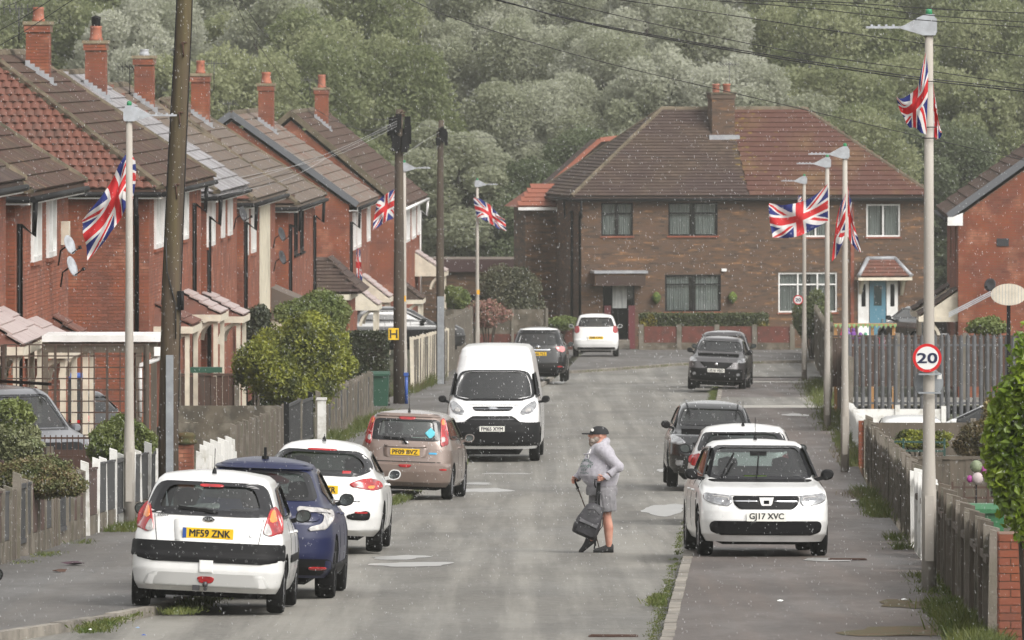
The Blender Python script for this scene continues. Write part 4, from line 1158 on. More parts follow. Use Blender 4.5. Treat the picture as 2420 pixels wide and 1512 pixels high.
def hedge(name, label, M4, L, D, H, m, n, size, seed, cat='hedge'):
	root = empty(name, M4.translation, M4.to_euler().z, label, cat)
	r = np.random.RandomState(seed)
	f = r.choice(4, n, p=[.45, .1, .3, .15]); a, b = r.rand(n), r.rand(n)
	c = np.zeros((n, 3)); 
	c[f == 0] = np.stack([a * L, 0 * a, b * H], 1)[f == 0]; c[f == 1] = np.stack([a * L, 0 * a + D, b * H], 1)[f == 1]
	c[f == 2] = np.stack([a * L, b * D, 0 * a + H], 1)[f == 2]; c[f == 3] = np.stack([(a > .5) * L, a * D, b * H], 1)[f == 3]
	c += r.normal(size=(n, 3)) * .03
	nr = r.normal(size=(n, 3)); nr /= np.linalg.norm(nr, axis=1)[:, None]
	aa = np.cross(nr, r.normal(size=(n, 3))); aa /= np.linalg.norm(aa, axis=1)[:, None]; bb = np.cross(nr, aa)
	s = size * (.6 + .8 * r.rand(n))[:, None]
	V = np.stack([c - aa * s, c - bb * s * .7, c + aa * s, c + bb * s * .7], 1).reshape(-1, 3)
	link('foliage', mesh_np('foliage', V, np.arange(n * 4).reshape(n, 4), m), root)
	mb = MB(); mb.box(.05, L - .05, .05, D - .05, 0, H - .05); mb.build('inner_twigs', m_soil, root)
	return root
lf_olive = leafmat('yellow_tipped_leaves', (.32, .33, .045), (.18, .21, .035), (.06, .075, .02), 2.0, .45, .62, transl=.35)
lf_dk2 = leafmat('dark_shrub_leaves', (.035, .045, .02), (.022, .03, .014), (.05, .06, .028), 2, transl=.1)
lf_gr = leafmat('green_shrub_leaves', (.13, .17, .04), (.08, .115, .028), (.17, .20, .06), 1.6, transl=.25)
lf_br = leafmat('brownish_privet_leaves', (.15, .17, .06), (.16, .10, .055), (.09, .11, .04), 3.0, .4, .65, transl=.15)
lf_pale = leafmat('variegated_leaves', (.26, .27, .14), (.12, .15, .06), (.20, .21, .11), 3, transl=.3)
lf_bright = leafmat('bright_green_leaves', (.17, .26, .02), (.07, .13, .012), (.26, .34, .04), 2.5, transl=.4, rough=.3)
lf_rust = leafmat('rusty_shrub_leaves', (.09, .065, .03), (.06, .065, .022), (.12, .085, .035), 2.5, transl=.2)
lf_pink = leafmat('pink_blossom', (.42, .20, .18), (.10, .11, .05), (.32, .16, .13), 6, .5, .6, transl=.2)
lf_grey = leafmat('grey_green_leaves', (.075, .085, .045), (.055, .06, .035), (.10, .095, .05), 1.5, transl=.2)

shrub('large_shrub', 'large round yellow-green shrub overhanging the left fence, brightest leaves on top', 707, 872, 141.5, 318, 268, lf_olive, 30000, .042, 11, blobs=18)
shrub('round_shrub', 'wide dark green bush behind the large yellow-green shrub', 745, 752, 166, 215, 135, lf_gr, 12000, .045, 12, blobs=12)
shrub('dark_shrub', 'dark shrub beside the small side porch', 605, 770, 163, 95, 120, lf_dk2, 6000, .045, 13)
o_ = PX(505, 935, 171)
hedge('hedge', 'square-cut dark green hedge running behind the big shrub towards the pole', Matrix.Translation(Vector((o_.x, 171 * K, g(171)))) , (914 - 505) / ppm(171), .8, 1.95, lf_dk2, 16000, .04, 14)
shrub('feathery_shrub', 'loose green feathery shrub behind the concrete lamp post on the left', 282, 1045, 101, 175, 150, lf_gr, 14000, .035, 15, blobs=12)
shrub('clipped_privet', 'low clipped brownish green bush bulging over the brown fence at the left', 92, 1128, 84.6, 245, 135, lf_br, 30000, .02, 16, blobs=10, dep=.7, trunk=False)
shrub('variegated_shrub', 'pale cream-tipped shrub at the left edge of the photo', 40, 1050, 90, 130, 120, lf_pale, 6000, .03, 17)
shrub('leafy_branch', 'leafy shoots reaching in from the left edge above the pale shrub', 35, 975, 88, 130, 90, lf_gr, 900, .035, 18, blobs=6, trunk=False)
shrub('foreground_shrub', 'bright green large-leaved shrub filling the right edge of the photo', 2440, 1040, 58, 230, 560, lf_bright, 8500, .045, 19, blobs=34, flat=.4, asp=.55)
shrub('yellow_flowering_shrub', 'shrub with cream-yellow flower heads beside the white parked car', 2352, 985, 112, 90, 130, leafmat('cream_yellow_leaves', (.34, .27, .10), (.14, .13, .04), (.22, .17, .08), 5, transl=.2), 3500, .03, 20)
shrub('rusty_shrub', 'reddish brown shrub behind the timber fence on the right', 2310, 1035, 118, 125, 110, lf_rust, 7000, .03, 21)
shrub('low_shrub', 'low yellow-green shrub behind the green garden rail', 2175, 1040, 122, 170, 55, lf_olive, 6000, .03, 22, dep=.5)
shrub('young_tree', 'pale green bushy tree in front of the white bay window', 1918, 745, 228, 100, 130, leafmat('pale_green_leaves', (.12, .15, .05), (.085, .11, .035), (.16, .18, .08), 2, transl=.3), 7000, .05, 23)
shrub('garden_bush', 'bright green bush by the flat-roofed outbuilding', 1080, 705, 236, 75, 70, lf_gr, 4000, .05, 24)
shrub('garden_tree', 'spreading grey-green shrub in front of the flat-roofed outbuilding', 1205, 700, 243, 190, 165, lf_grey, 14000, .055, 25, blobs=14)
shrub('flowering_bush', 'bush covered in pink blossom behind the thin lamp post', 1155, 740, 230, 115, 78, lf_pink, 5000, .045, 26)
shrub('low_bush', 'low hedge plant left of the white hatchback on the far pavement', 1320, 765, 246, 120, 40, lf_gr, 3500, .045, 27)
shrub('wall_plant', 'small green plants behind the palisade at the right', 2330, 770, 156, 120, 55, lf_gr, 3000, .04, 28)
shrub('hanging_plant', 'small hanging plant at the left edge by the porch', 3, 880, 110, 32, 50, lf_gr, 1200, .02, 29)
o_ = PX(1515, 800, 246)
hedge('hedge', 'flat-topped hedge with a yellow patch above the red wall in front of the brown houses', Matrix.Translation(Vector((o_.x, 246.6 * K, g(246)))), (1815 - 1515) / ppm(246), .9, 1.42, leafmat('hedge_leaves', (.075, .09, .03), (.05, .065, .022), (.20, .17, .02), .9, .56, .62, transl=.2), 16000, .04, 31)

# ------------------------------------------------------------------ low growth along kerbs and fences (uncountable)
def grass_patches(name, spots, m, seed, h=.18, lean=.34):
	"""spots: (u, t, spread_u, spread_t, count, height)"""
	r = np.random.RandomState(seed); VV = []
	for (u, t, su, st, n, hh) in spots:
		uu = u + r.normal(size=n) * su; tt = t + r.uniform(-st, st, n)
		gz = np.array([g(x) for x in tt])
		base = np.stack([uu + .037 * tt, tt * K, gz + .05], 1)
		hh = hh * .55; H_ = hh * (.35 + .9 * r.rand(n))
		a = r.uniform(0, 6.28, n); wv = .004 + .006 * r.rand(n)
		dx = np.stack([np.cos(a), np.sin(a), 0 * a], 1) * wv[:, None]
		ln = np.stack([r.normal(size=n) * lean, r.normal(size=n) * lean, 0 * a + 1], 1) * H_[:, None]
		VV.append(np.stack([base - dx, base + dx, base + dx * .7 + ln * .6, base + ln - [0, 0, .02]], 1).reshape(-1, 3))
	V = np.concatenate(VV)
	o = link(name, mesh_np(name, V, np.arange(len(V)).reshape(-1, 4), m))
	o['kind'] = 'stuff'; return o
lf_grass = leafmat('verge_grass', (.085, .125, .02), (.055, .085, .018), (.13, .14, .035), 2.5, transl=.35)
lf_dry = leafmat('dry_grass', (.16, .13, .06), (.085, .10, .03), (.10, .07, .04), 2, transl=.3)
sp = []
def line(u, t0, t1, step, n, h, su=.05, p=1.0):
	t = t0
	while t < t1:
		if RND.random() < p: sp.append((u + RND.uniform(-.03, .03), t, su, step * .7, n, h * RND.uniform(.5, 1.3)))
		t += step
line(-.93, 62, 84, .5, 60, .05, .035, .85)      # right channel, in front of and under the white saloon
line(-.95, 84, 110, .8, 50, .06, .03, .6); line(-.95, 165, 192, .8, 120, .10, .06, .9)
line(-1.0, 70.0, 72.5, .35, 120, .14, .05)
line(kerb_l(66) + .15, 64, 68.5, .35, 120, .13, .09); line(-6.1, 68, 71.5, .35, 160, .14, .10)
line(-6.15, 97, 100, .4, 150, .12, .07); line(-6.1, 108, 116, .6, 150, .14, .08); line(-6.1, 126, 134, .6, 200, .35, .12)
line(-6.1, 116, 126, 1.2, 50, .08, .05)
line(-9.25, 81, 85, .6, 260, .16, .10, .8); line(-9.2, 87, 89, .6, 160, .2, .08); line(-9.2, 93, 99, .5, 420, .26, .13)
line(-9.2, 130, 162, 1.2, 340, .45, .14, .9); line(-9.7, 178, 200, 1.5, 200, .7, .12, .9)
line(2.1, 86, 92, .7, 200, .26, .07, .6); line(2.1, 100, 114, .9, 330, .36, .09, .75); line(2.15, 124, 146, 1.1, 260, .45, .10, .7); line(2.1, 150, 200, 1.4, 260, .5, .2, .7)
line(2.2, 71.5, 77, .5, 330, .2, .12, .9); line(2.15, 64, 70, .5, 420, .3, .12, .9); line(2.2, 58, 64, .4, 600, .36, .11)
for i in range(18): u_ = -5.5 + i * .35; sp.append((u_, farkerb(u_) - .4, .2, .3, 60, .12))
line(-6.4, 185, 205, 2, 60, .15, .05, .5)
grass_patches('grass', sp, lf_grass, 5)
grass_patches('dry_grass', [(2.0, 112, .12, 2, 500, .3), (2.15, 82, .1, 1.5, 300, .12), (2.1, 132, .15, 3, 500, .35), (1.9, 190, .3, 5, 700, .25), (-9.7, 186, .1, 5, 700, .6), (2.2, 88, .08, 2, 300, .12)], lf_dry, 6)
# brown moss and litter patches on the footway
def blot(name, label, u, t, ru, rt, dz, m, seed, cat=None, kind=None, n=30, amp=.3):
	r = random.Random(seed); ph = [r.uniform(0, 6.28) for _ in range(5)]
	pts = []
	for i in range(n):
		a = 2 * PI * i / n
		k = 1 + amp * (math.sin(2 * a + ph[0]) * .5 + math.sin(3 * a + ph[1]) * .35 + math.sin(5 * a + ph[2]) * .3 + math.sin(9 * a + ph[3]) * .15)
		pts.append((u + math.cos(a) * ru * k, t + math.sin(a) * rt * k))
	o = poly_sheet(name, pts, dz, m, kind)
	if label: props(o, label, cat)
	return o
blot('moss_patch', None, 1.75, 63.2, .62, 1.3, .106, m_moss, 3, kind='stuff', amp=.5)
blot('moss_patch', None, 1.9, 69.2, .4, 1.2, .106, m_moss, 4, kind='stuff', amp=.5)
def puddle(lab, px, py, wpx, hpx, seed, dz=.005):
	# where the line of sight meets the street
	t = 60.0
	while t < 240 and CAMZ - (py - 130) / ppm(t) > g(t): t += .05
	u = (px - 1210) / ppm(t) - .037 * t
	dydt = (130 + (CAMZ - g(t)) * ppm(t)) - (130 + (CAMZ - g(t + 1)) * ppm(t + 1))
	if u > UR: dz = .107
	blot('puddle', lab, u, t, wpx / 2 / ppm(t), hpx / 2 / dydt, dz, m_puddle, seed, 'puddle')
puddle('puddle nearest the camera left of the road centre, just past the parked cars', 975, 1334, 170, 12, 1)
puddle('small bright puddle just behind the nearest one on the left', 945, 1318, 130, 10, 2)
puddle('long bright puddle beside the bronze hatchback front wheel', 1143, 1159, 120, 10, 3)
puddle('bright puddle in the road in front of the white van', 1195, 1122, 110, 10, 4)
puddle('narrow puddle between the two bright puddles by the van', 1130, 1143, 70, 5, 5)
puddle('wide puddle right of the man, beside the parked white cars', 1570, 1205, 110, 24, 6)
puddle('small puddle at the front wheel of the black car', 1575, 1112, 40, 9, 8)
puddle('small puddle behind the white hatchback on the far pavement', 1462, 850, 36, 6, 9)
puddle('thin wet patch in front of the white saloon on the pavement', 1950, 1342, 110, 8, 10)
puddle('puddle across the side lane on the right', 1880, 990, 60, 6, 11)
puddle('puddle beside the black estate on the far left kerb', 1318, 905, 30, 7, 13)

# ------------------------------------------------------------------ fences
def post_mesh(w_, d_, h, top='weather', m=m_conc):
	mb = MB()
	if top == 'weather':
		mb.add([(0, 0, -.2), (w_, 0, -.2), (w_, d_, -.2), (0, d_, -.2), (0, 0, h), (w_, 0, h - .04), (w_, d_, h - .04), (0, d_, h)], [(3, 2, 1, 0), (4, 5, 6, 7), (0, 1, 5, 4), (1, 2, 6, 5), (2, 3, 7, 6), (3, 0, 4, 7)])
	else: mb.box(0, w_, 0, d_, -.2, h)
	return mb.mesh('post', m)
def street_fence(name, label, u, t0, t1, spec, post_w=.11, cat='fence'):
	"""spec: list of bays (bay length m, kind, height, post material, post height)"""
	o0 = UP(u, t0)
	root = empty(name, o0, SANG, label, cat)
	slope = (g(t1) - g(t0)) / ((t1 - t0) * K)
	y = 0.0; total = (t1 - t0) * K
	pcache = {}
	k_ = 0
	while y < total - .05:
		bl_, kind, h, pm, ph = spec[k_ % len(spec)]; k_ += 1
		bl_ = min(bl_, total - y)
		t_ = t0 + y / K
		z = g(t_) - o0.z + .08
		j = RND.uniform(-.015, .015)
		if ph:
			key = (pm.name, round(ph, 2))
			if key not in pcache: pcache[key] = post_mesh(post_w, .1, ph, m=pm)
			p = link('post', pcache[key], root, (-.05 + j, y, z)); p.rotation_euler = (RND.uniform(-.012, .012), RND.uniform(-.02, .02), 0)
		ys = y + .1; ye = y + bl_; zz = g(t0 + ye / K) - o0.z + .08
		def board(a0, a1, z0_, z1_, x0, x1, m, nm='board'):
			za = z + (zz - z) * (a0 - y) / max(.01, ye - y); zb = z + (zz - z) * (a1 - y) / max(.01, ye - y)
			mb = MB(); vs = []
			for (yy, zg) in ((a0, za), (a1, zb)):
				for x in (x0, x1):
					for q in (z0_, z1_): vs.append((x, yy, zg + q))
			mb.add(vs, [(0, 1, 3, 2), (4, 6, 7, 5), (0, 4, 5, 1), (2, 3, 7, 6), (0, 2, 6, 4), (1, 5, 7, 3)])
			mb.build(nm, m, root)
		if kind == 'panel_dark' or kind == 'panel_brown':
			m = m_panel_b if kind == 'panel_dark' else m_panel_br
			board(ys, ye, .30, h, 0, .03, m, 'panel'); board(ys, ye, -.1, .29, -.01, .04, m_panel_grey, 'gravel_board')
			board(ys, ye, h + .002, h + .03, -.015, .045, m, 'rail')
		elif kind == 'boards':
			n_ = max(2, int((ye - ys) / .16))
			for i in range(n_):
				a = ys + (ye - ys) * i / n_; b = ys + (ye - ys) * (i + 1) / n_ - .008
				board(a, b, .02, h + RND.uniform(-.03, .03), 0 + .012 * (i % 2), .02 + .012 * (i % 2), m_wood)
			board(ys, ye, h * .75, h * .75 + .07, -.05, -.005, m_wood, 'rail')
		elif kind == 'conc':
			board(ys, ye, 0, .3, 0, .045, m_panel_grey, 'panel'); board(ys, ye, .305, .6, 0, .045, m_panel_grey, 'panel'); board(ys, ye, .605, h, .002, .047, m_panel_grey, 'panel')
		elif kind == 'rails':
			board(ys, ye, h - .08, h - .02, 0, .04, m_panel_b, 'rail'); board(ys, ye, .2, .26, 0, .04, m_panel_b, 'rail')
			n_ = max(2, int((ye - ys) / .12))
			for i in range(n_):
				a = ys + (ye - ys) * (i + .5) / n_; board(a - .012, a + .012, .26, h - .08, .012, .028, m_panel_b, 'bar')
		elif kind == 'white':
			board(ys, ye, .0, h, 0, .04, m_concw, 'panel')
		y += bl_
	return root
street_fence('fence', 'low fence of brown and black panels between weathered posts at the left edge', -9.5, 77.5, 90.6,
	[(1.25, 'rails', 1.0, m_conc, 1.15), (.75, 'panel_dark', .95, m_conc, 1.05), (1.1, 'panel_brown', .92, m_conc, 1.02), (1.1, 'panel_brown', .92, m_conc, 1.02), (1.1, 'panel_dark', .9, m_conc, 1.0), (1.3, 'boards', .9, m_conc, 1.0)])
street_fence('fence', 'fence with white painted posts and black panels around the left lamp post', -9.5, 91.2, 103,
	[(1.75, 'panel_brown', .95, m_concw, 1.1), (1.75, 'panel_dark', 1.0, m_concw, 1.12), (1.75, 'panel_dark', 1.0, m_concw, 1.1), (1.75, 'rails', 1.05, m_concw, 1.2)])
street_fence('picket_fence', 'short white picket fence past the brick gate pillar on the left', -9.5, 110, 117.4,
	[(.42, 'none', .8, m_concw, .85), (.42, 'none', .8, m_concw, .75), (.45, 'rails', .7, m_concw, .95), (.42, 'none', .8, m_concw, .72), (.42, 'none', .8, m_concw, 1.0)])
street_fence('board_fence', 'tall weathered board fence between the picket fence and the black gate', -9.55, 117.9, 130.4, [(1.9, 'boards', 1.15, m_conc, 1.2)])
street_fence('gate', 'tall black garden gate beside a white post, left of the road', -9.5, 131, 138.6, [(5.0, 'rails', 1.15, m_black, 1.2), (5.0, 'rails', 1.1, m_conc, 1.15)], cat='gate')
mb = MB(); mb.box(-.09, .09, 0, .18, -.1, 1.08); mb.box(-.11, .11, -.02, .2, 1.08, 1.13)
props(mb.build('gate_post', m_concw, None, UP(-9.3, 138.8), (0, 0, SANG)), 'white concrete gate post at the foot of the big shrub', 'gate post')
street_fence('fence', 'long fence of grey posts and dark panels running up to the green bin', -9.5, 140.2, 161, [(1.4, 'boards', 1.05, m_conc, 1.18), (1.4, 'panel_dark', 1.0, m_conc, 1.16)])
street_fence('concrete_fence', 'brown concrete panel fence beyond the two left poles', -9.7, 184, 205, [(1.85, 'conc', 1.5, m_cream, 1.6)])
street_fence('concrete_fence', 'stained concrete fence with wooden gate beside the far left pavement', -9.95, 205.5, 236, [(1.85, 'conc', 1.8, m_conc, 1.9)])
street_fence('tall_fence', 'tall weathered board fence along the far right pavement', 2.45, 178, 238, [(1.85, 'boards', 1.95, m_conc, 2.0)])
street_fence('fence', 'old board fence behind the two slim right lamp posts', 2.4, 148.5, 166, [(1.85, 'boards', 1.75, m_conc, 1.8)])
street_fence('white_fence', 'white painted concrete fence right of the second lamp post', 2.4, 128.5, 147, [(1.9, 'white', .68, m_concw, .78)])
street_fence('fence', 'fence of weathered posts and boards along the right pavement towards the white saloon', 2.42, 88.5, 127.5,
	[(1.25, 'boards', .95, m_conc, 1.12), (1.25, 'panel_dark', .9, m_conc, 1.1), (1.25, 'boards', 1.0, m_conc, 1.08), (1.25, 'boards', .95, m_wood, 1.1)])
street_fence('fence', 'fence with white posts and a black gate panel left of the near lamp post', 2.32, 78.5, 88,
	[(1.0, 'white', .95, m_concw, 1.12), (1.1, 'rails', 1.0, m_concw, 1.1), (1.1, 'boards', .95, m_concw, 1.05)], post_w=.16)
street_fence('board_fence', 'timber board fence with pale concrete posts right of the near lamp post', 2.36, 61.2, 78,
	[(1.2, 'boards', 1.02, m_conc, 1.1), (1.2, 'boards', 1.05, m_conc, 1.12), (1.3, 'panel_dark', 1.0, m_wood, 1.15)], post_w=.16)
def cross_fence(name, label, t, px0, px1, ytop, h, style, m, posts=m_conc, cat='fence', bay=1.85, yb=None):
	a = PX(px0, ytop, t); b = PX(px1, ytop, t); L = b.x - a.x
	gz = a.z - h
	root = empty(name, (a.x, a.y, gz), 0, label, cat)
	n_ = max(1, int(round(L / bay)))
	pm = MB(); pm.box(-.055, .055, -.06, .05, -.3, h + .06); pme = pm.mesh('post', posts)
	for i in range(n_ + 1): link('post', pme, root, (L * i / n_, 0, RND.uniform(-.03, .03)))
	for i in range(n_):
		x0 = L * i / n_ + .056; x1 = L * (i + 1) / n_ - .056
		if style == 'boards':
			k2 = max(2, int((x1 - x0) / .13))
			for j in range(k2):
				mb = MB(); mb.box(x0 + (x1 - x0) * j / k2, x0 + (x1 - x0) * (j + 1) / k2 - .006, -.012 * (j % 2), .015, .02, h - .06 + RND.uniform(-.02, .01)); mb.build('board', m, root)
			mb = MB(); mb.box(x0, x1, -.03, .03, h - .055, h); mb.build('rail', m, root)
		elif style == 'panels':
			k2 = max(1, int(h / .3))
			for j in range(k2):
				mb = MB(); mb.box(x0, x1, -.02, .02 + .002 * j, h * j / k2 + .004, h * (j + 1) / k2 - .004); mb.build('panel', m, root)
		elif style == 'lattice':
			k2 = int((x1 - x0) / .17)
			for j in range(k2 + 1):
				x = x0 + (x1 - x0) * j / k2; mb = MB(); mb.box(x - .018, x + .018, -.015, 0, .0, h); mb.build('lath', m, root)
			for j in range(int(h / .17) + 1):
				mb = MB(); mb.box(x0, x1, .001, .016, j * .17, j * .17 + .035); mb.build('lath', m, root)
	return root
cross_fence('garden_fence', 'brown concrete and timber fence across the gardens below the big shrub', 136, 412, 672, 958, 1.1, 'panels', m_panel_grey)
cross_fence('garden_fence', 'dark board fence across the gardens left of the big shrub', 146, 422, 560, 882, 1.45, 'boards', m_wood2)
cross_fence('garden_fence', 'short dark fence with rusty railing behind the privet at the left', 103, 118, 290, 1062, 1.0, 'panels', m_panel_br, bay=1.0)
mb = MB(); a = PX(40, 1035, 102.5); b = PX(330, 1035, 102.5); mb.bar(a, b, .03); mb.bar(a - Vector((0, 0, .3)), b - Vector((0, 0, .3)), .03)
n_ = 22
for i in range(n_ + 1): p = a.lerp(b, i / n_); mb.bar(p + Vector((0, 0, .05)), p - Vector((0, 0, .32)), .016)
props(mb.build('railing', m_rust, None), 'thin rusty garden railing in front of the silver car at the left', 'railing')
cross_fence('garden_fence', 'low brown board fence behind the palisade bars', 158, 1962, 2440, 792, 1.3, 'boards', m_wood2)
# palisade
a = PX(2008, 790, 150); root = empty('palisade_fence', (a.x, a.y, a.z - 2.0), 0, 'grey steel palisade fence behind the round speed limit sign', 'fence')
pal = MB(); pal.add([(-.048, 0, 0), (-.015, -.022, 0), (.015, -.022, 0), (.048, 0, 0), (-.048, 0, 1.93), (-.015, -.022, 1.96), (.015, -.022, 1.96), (.048, 0, 1.93), (0, -.02, 2.03), (-.048, .004, 0), (.048, .004, 0), (-.048, .004, 1.93), (.048, .004, 1.93)],
	[(0, 1, 5, 4), (1, 2, 6, 5), (2, 3, 7, 6), (4, 5, 8), (5, 6, 8), (6, 7, 8), (9, 11, 12, 10), (0, 4, 11, 9), (3, 10, 12, 7), (4, 8, 11), (7, 12, 8), (11, 8, 12)])
pme = pal.mesh('pale', m_pal)
Lp = 4.6
for i in range(int(Lp / .155)): link('pale', pme, root, (i * .155, RND.uniform(-.004, .004), RND.uniform(-.02, .02)))
for z in (.35, 1.72):
	mb = MB(); mb.box(-.05, Lp, .006, .05, z, z + .05); mb.build('rail', m_pal, root)
for x in (0, 2.3, 4.5):
	mb = MB(); mb.box(x - .04, x + .04, .052, .14, -.6, 2.0); mb.build('post', m_pal, root)
cross_fence('white_wall', 'white painted concrete panel wall below the palisade fence', 146.5, 2012, 2230, 966, .95, 'panels', m_concw, posts=m_concw, bay=1.0)
cross_fence('garden_fence', 'dark stained timber fence behind the yellow-green plants at the right', 128, 2048, 2300, 998, 1.0, 'panels', m_wood, bay=2.1)
cross_fence('garden_fence', 'grey-brown board fence above the dark lattice panel at the right', 114, 2108, 2345, 1078, .85, 'boards', m_wood, bay=2.0)
cross_fence('lattice_fence', 'dark brown square lattice panel behind the near lamp post', 103, 2186, 2400, 1138, .62, 'lattice', m_wood2, bay=2.0, posts=m_wood2)
cross_fence('low_fence', 'dark low timber fence with a top rail beneath the lattice panel', 96, 2150, 2330, 1212, .6, 'boards', m_wood2, bay=2.0)
# green garden rail
mb = MB()
for y_ in (1043, 1064): mb.bar(PX(2062, y_, 121), PX(2235, y_ + 2, 121), .035)
for x_ in (2064, 2135, 2232): mb.bar(PX(x_, 1036, 121), PX(x_, 1090, 121), .04)
props(mb.build('garden_rail', mat('dark_green_metal', (.012, .05, .04), .5), None), 'dark green metal rail in front of the yellow-green plants', 'railing')

# brick gate pillar with mossy cap (left) and red brick pier (near right)
def pier(name, label, c, w_, h, m=m_brick, mort=m_mortar, cap=None, lim=300, rz=SANG):
	root = empty(name, c, rz, label, 'pillar'); mw = Matrix.Translation(c) @ Matrix.Rotation(rz, 4, 'Z')
	mb = MB(); mb.box(-w_ / 2, w_ / 2, 0, w_, -.2, h); mb.build('mortar_core', mort, root)
	bl = brick_mats(Vector((-w_ / 2, 0, 0)), Vector((1, 0, 0)), Vector((0, -1, 0)), w_, h, [])
	bl += brick_mats(Vector((-w_ / 2, 0, 0)), Vector((0, 1, 0)), Vector((-1, 0, 0)), w_, h, [])
	bl += brick_mats(Vector((w_ / 2, 0, 0)), Vector((0, 1, 0)), Vector((1, 0, 0)), w_, h, [])
	pieces(root, 'brick', BOXV, BOXF, m, bl, lim, 'brickwork', mw)
	if cap:
		mb = MB(); mb.lathe([(0.01, h), (w_ * .75, h), (w_ * .8, h + .05), (w_ * .6, h + .1), (w_ * .72, h + .13), (w_ * .5, h + .19), (0.01, h + .2)], (0, w_ / 2, 0), 14); mb.build('cap', cap, root)
	return root
pier('gate_pillar', 'small red brick gate pillar with rounded mossy cap, left of the leaning pole base', UP(-9.5, 107.3, .05), .26, 1.05, cap=m_moss)
pier('brick_pier', 'red brick pier at the bottom right corner of the photo', UP(2.62, 60.2, .05), .45, 1.12)
pier('red_pier', 'dark red pier at the end of the timber fence on the right', UP(2.36, 128, .05), .2, .95, lim=40)

# low wall in front of the brown houses
mw_ = PX(1515, 830, 245.5); root = empty('garden_wall', (mw_.x, mw_.y, g(245.5) + .05), 0, 'low wall of dark red panels and concrete posts below the flat-topped hedge', 'wall')
Lw = (1872 - 1515) / ppm(245.5)
mb = MB(); mb.box(0, Lw, .02, .2, -.2, .32); mb.build('plinth', m_panel_grey, root)
pb = mat('dark_red_panel', (.13, .035, .025), .85, c2=(.08, .03, .022), scale=4)
for i in range(4):
	mb = MB(); mb.box(Lw * i / 4 + .12, Lw * (i + 1) / 4 - .02, .03, .1, .322, .95); mb.build('panel', pb, root)
for i in range(5):
	mb = MB(); mb.box(Lw * i / 4 - .08, Lw * i / 4 + .1, -.02, .16, -.2, 1.02); mb.build('post', m_conc, root)
mw_ = PX(1292, 830, 246.5); root = empty('garden_wall', (mw_.x, mw_.y, g(246.5) + .05), 0, 'low brown-red wall left of the white hatchback on the far pavement', 'wall')
mb = MB(); mb.box(0, 1.0, 0, .2, -.2, .95); mb.build('panel', pb, root); mb = MB(); mb.box(-.02, 1.02, -.02, .22, .951, 1.0); mb.build('coping', m_conc, root)
root = empty('garden_wall', (PX(1050, 830, 232).x, 232 * K, g(232)), 0, 'stained brown wall between the thin lamp post and the black estate car', 'wall')
for j in range(6):
	for i in range(3):
		mb = MB(); mb.box(i * 1.25 + .004, i * 1.25 + 1.245, .0 + .001 * j, .05, .3 * j + .004, .3 * j + .296); mb.build('panel', m_panel_grey if j > 2 else pb, root)
for i in range(4):
	mb = MB(); mb.box(i * 1.25 - .05, i * 1.25 + .05, -.05, -.002, 0, 1.85); mb.build('post', m_conc, root)
# paved steps to the brown front door
mb = MB(); s0 = PX(1440, 800, 248)
for i in range(3): mb.box(-.8, .8, i * .4, i * .4 + .42, -.3, .12 + .14 * i)
mb.build('steps', m_kerb, None, (s0.x, 247.6 * K, g(247)))['kind'] = 'structure'

# flat-roofed outbuilding
ob = PX(1000, 760, 262); ow = (1338 - 990) / ppm(262)
gz = ob.z - .3; hz = CAMZ - (612 - 130) / ppm(262) - gz
root = empty('outbuilding', (ob.x - .2, ob.y, gz), 0, 'long flat-roofed brown outbuilding with an open dark carport at its right end', 'outbuilding')
mb = MB(); mb.box(0, ow * .72, 0, 4, -1.5, hz - .45); mb.build('wall', m_brick_b, root)
mb = MB(); mb.box(-.2, ow + .05, -.15, 4, hz - .08, hz); mb.build('roof', m_tile_mix, root)
mb = MB(); mb.box(-.2, ow + .05, -.2, -.151, hz - .52, hz - .01); mb.build('fascia', mat('maroon_brown_boards', (.06, .03, .03), .8), root)
mb = MB(); mb.box(ow * .98, ow + .02, -.12, 0, -1.5, hz - .53); mb.box(ow * .72, ow * .75, -.12, 0, -1.5, hz - .53); mb.build('post', m_black, root)
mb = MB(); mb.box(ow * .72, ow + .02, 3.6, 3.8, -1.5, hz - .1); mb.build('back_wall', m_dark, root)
mb = MB(); mb.box(ow * .2, ow * .5, -.02, 0, .6, 1.4); mb.build('window', m_dark, root)

# ------------------------------------------------------------------ carport, trellis, rainwater pipe
cp = PX(100, 800, 109); root = empty('carport', (cp.x, cp.y, g(109)), 0, 'flat white-edged carport roof on timber posts between two brick houses', 'carport')
z1 = cp.z - g(109); L = (380 - 100) / ppm(109)
for i in range(6):
	mb = MB(); mb.box(L * i / 6, L * (i + 1) / 6 - .006, -.12, 2.0, z1 + .001 * (i % 2), z1 + .05 + .001 * (i % 2)); mb.build('roof_sheet', m_white, root)
mb = MB(); mb.box(0, L, -.14, -.122, z1 - .05, z1 + .06); mb.build('front_edge', m_white, root)
mb = MB(); mb.box(.0, L - .05, -.05, .03, z1 - .24, z1 - .06); mb.build('beam', m_wood, root)
for x in (.05, L - .38, L - .12):
	mb = MB(); mb.box(x - .05, x + .05, -.04, .06, -.1, z1 - .241); mb.build('post', m_wood, root)
tr = empty('trellis', (PX(8, 800, 107.5).x, 107.5 * K, g(107.5)), 0, 'square wooden trellis screen under the carport roof', 'trellis')
Lt = (345 - 8) / ppm(107.5); zt = z1 - .1; zlow = 1.25
nx_ = 11
for i in range(nx_ + 1):
	mb = MB(); x = Lt * i / nx_; wd = .022 if i % 4 else .045; mb.box(x - wd / 2, x + wd / 2, 0, .02, zlow, zt); mb.build('lath', m_wood2, tr)
for j in range(9):
	z = zlow + (zt - zlow) * j / 8; mb = MB(); mb.box(0, Lt, .021, .04, z - .011, z + .011); mb.build('lath', m_wood2, tr)
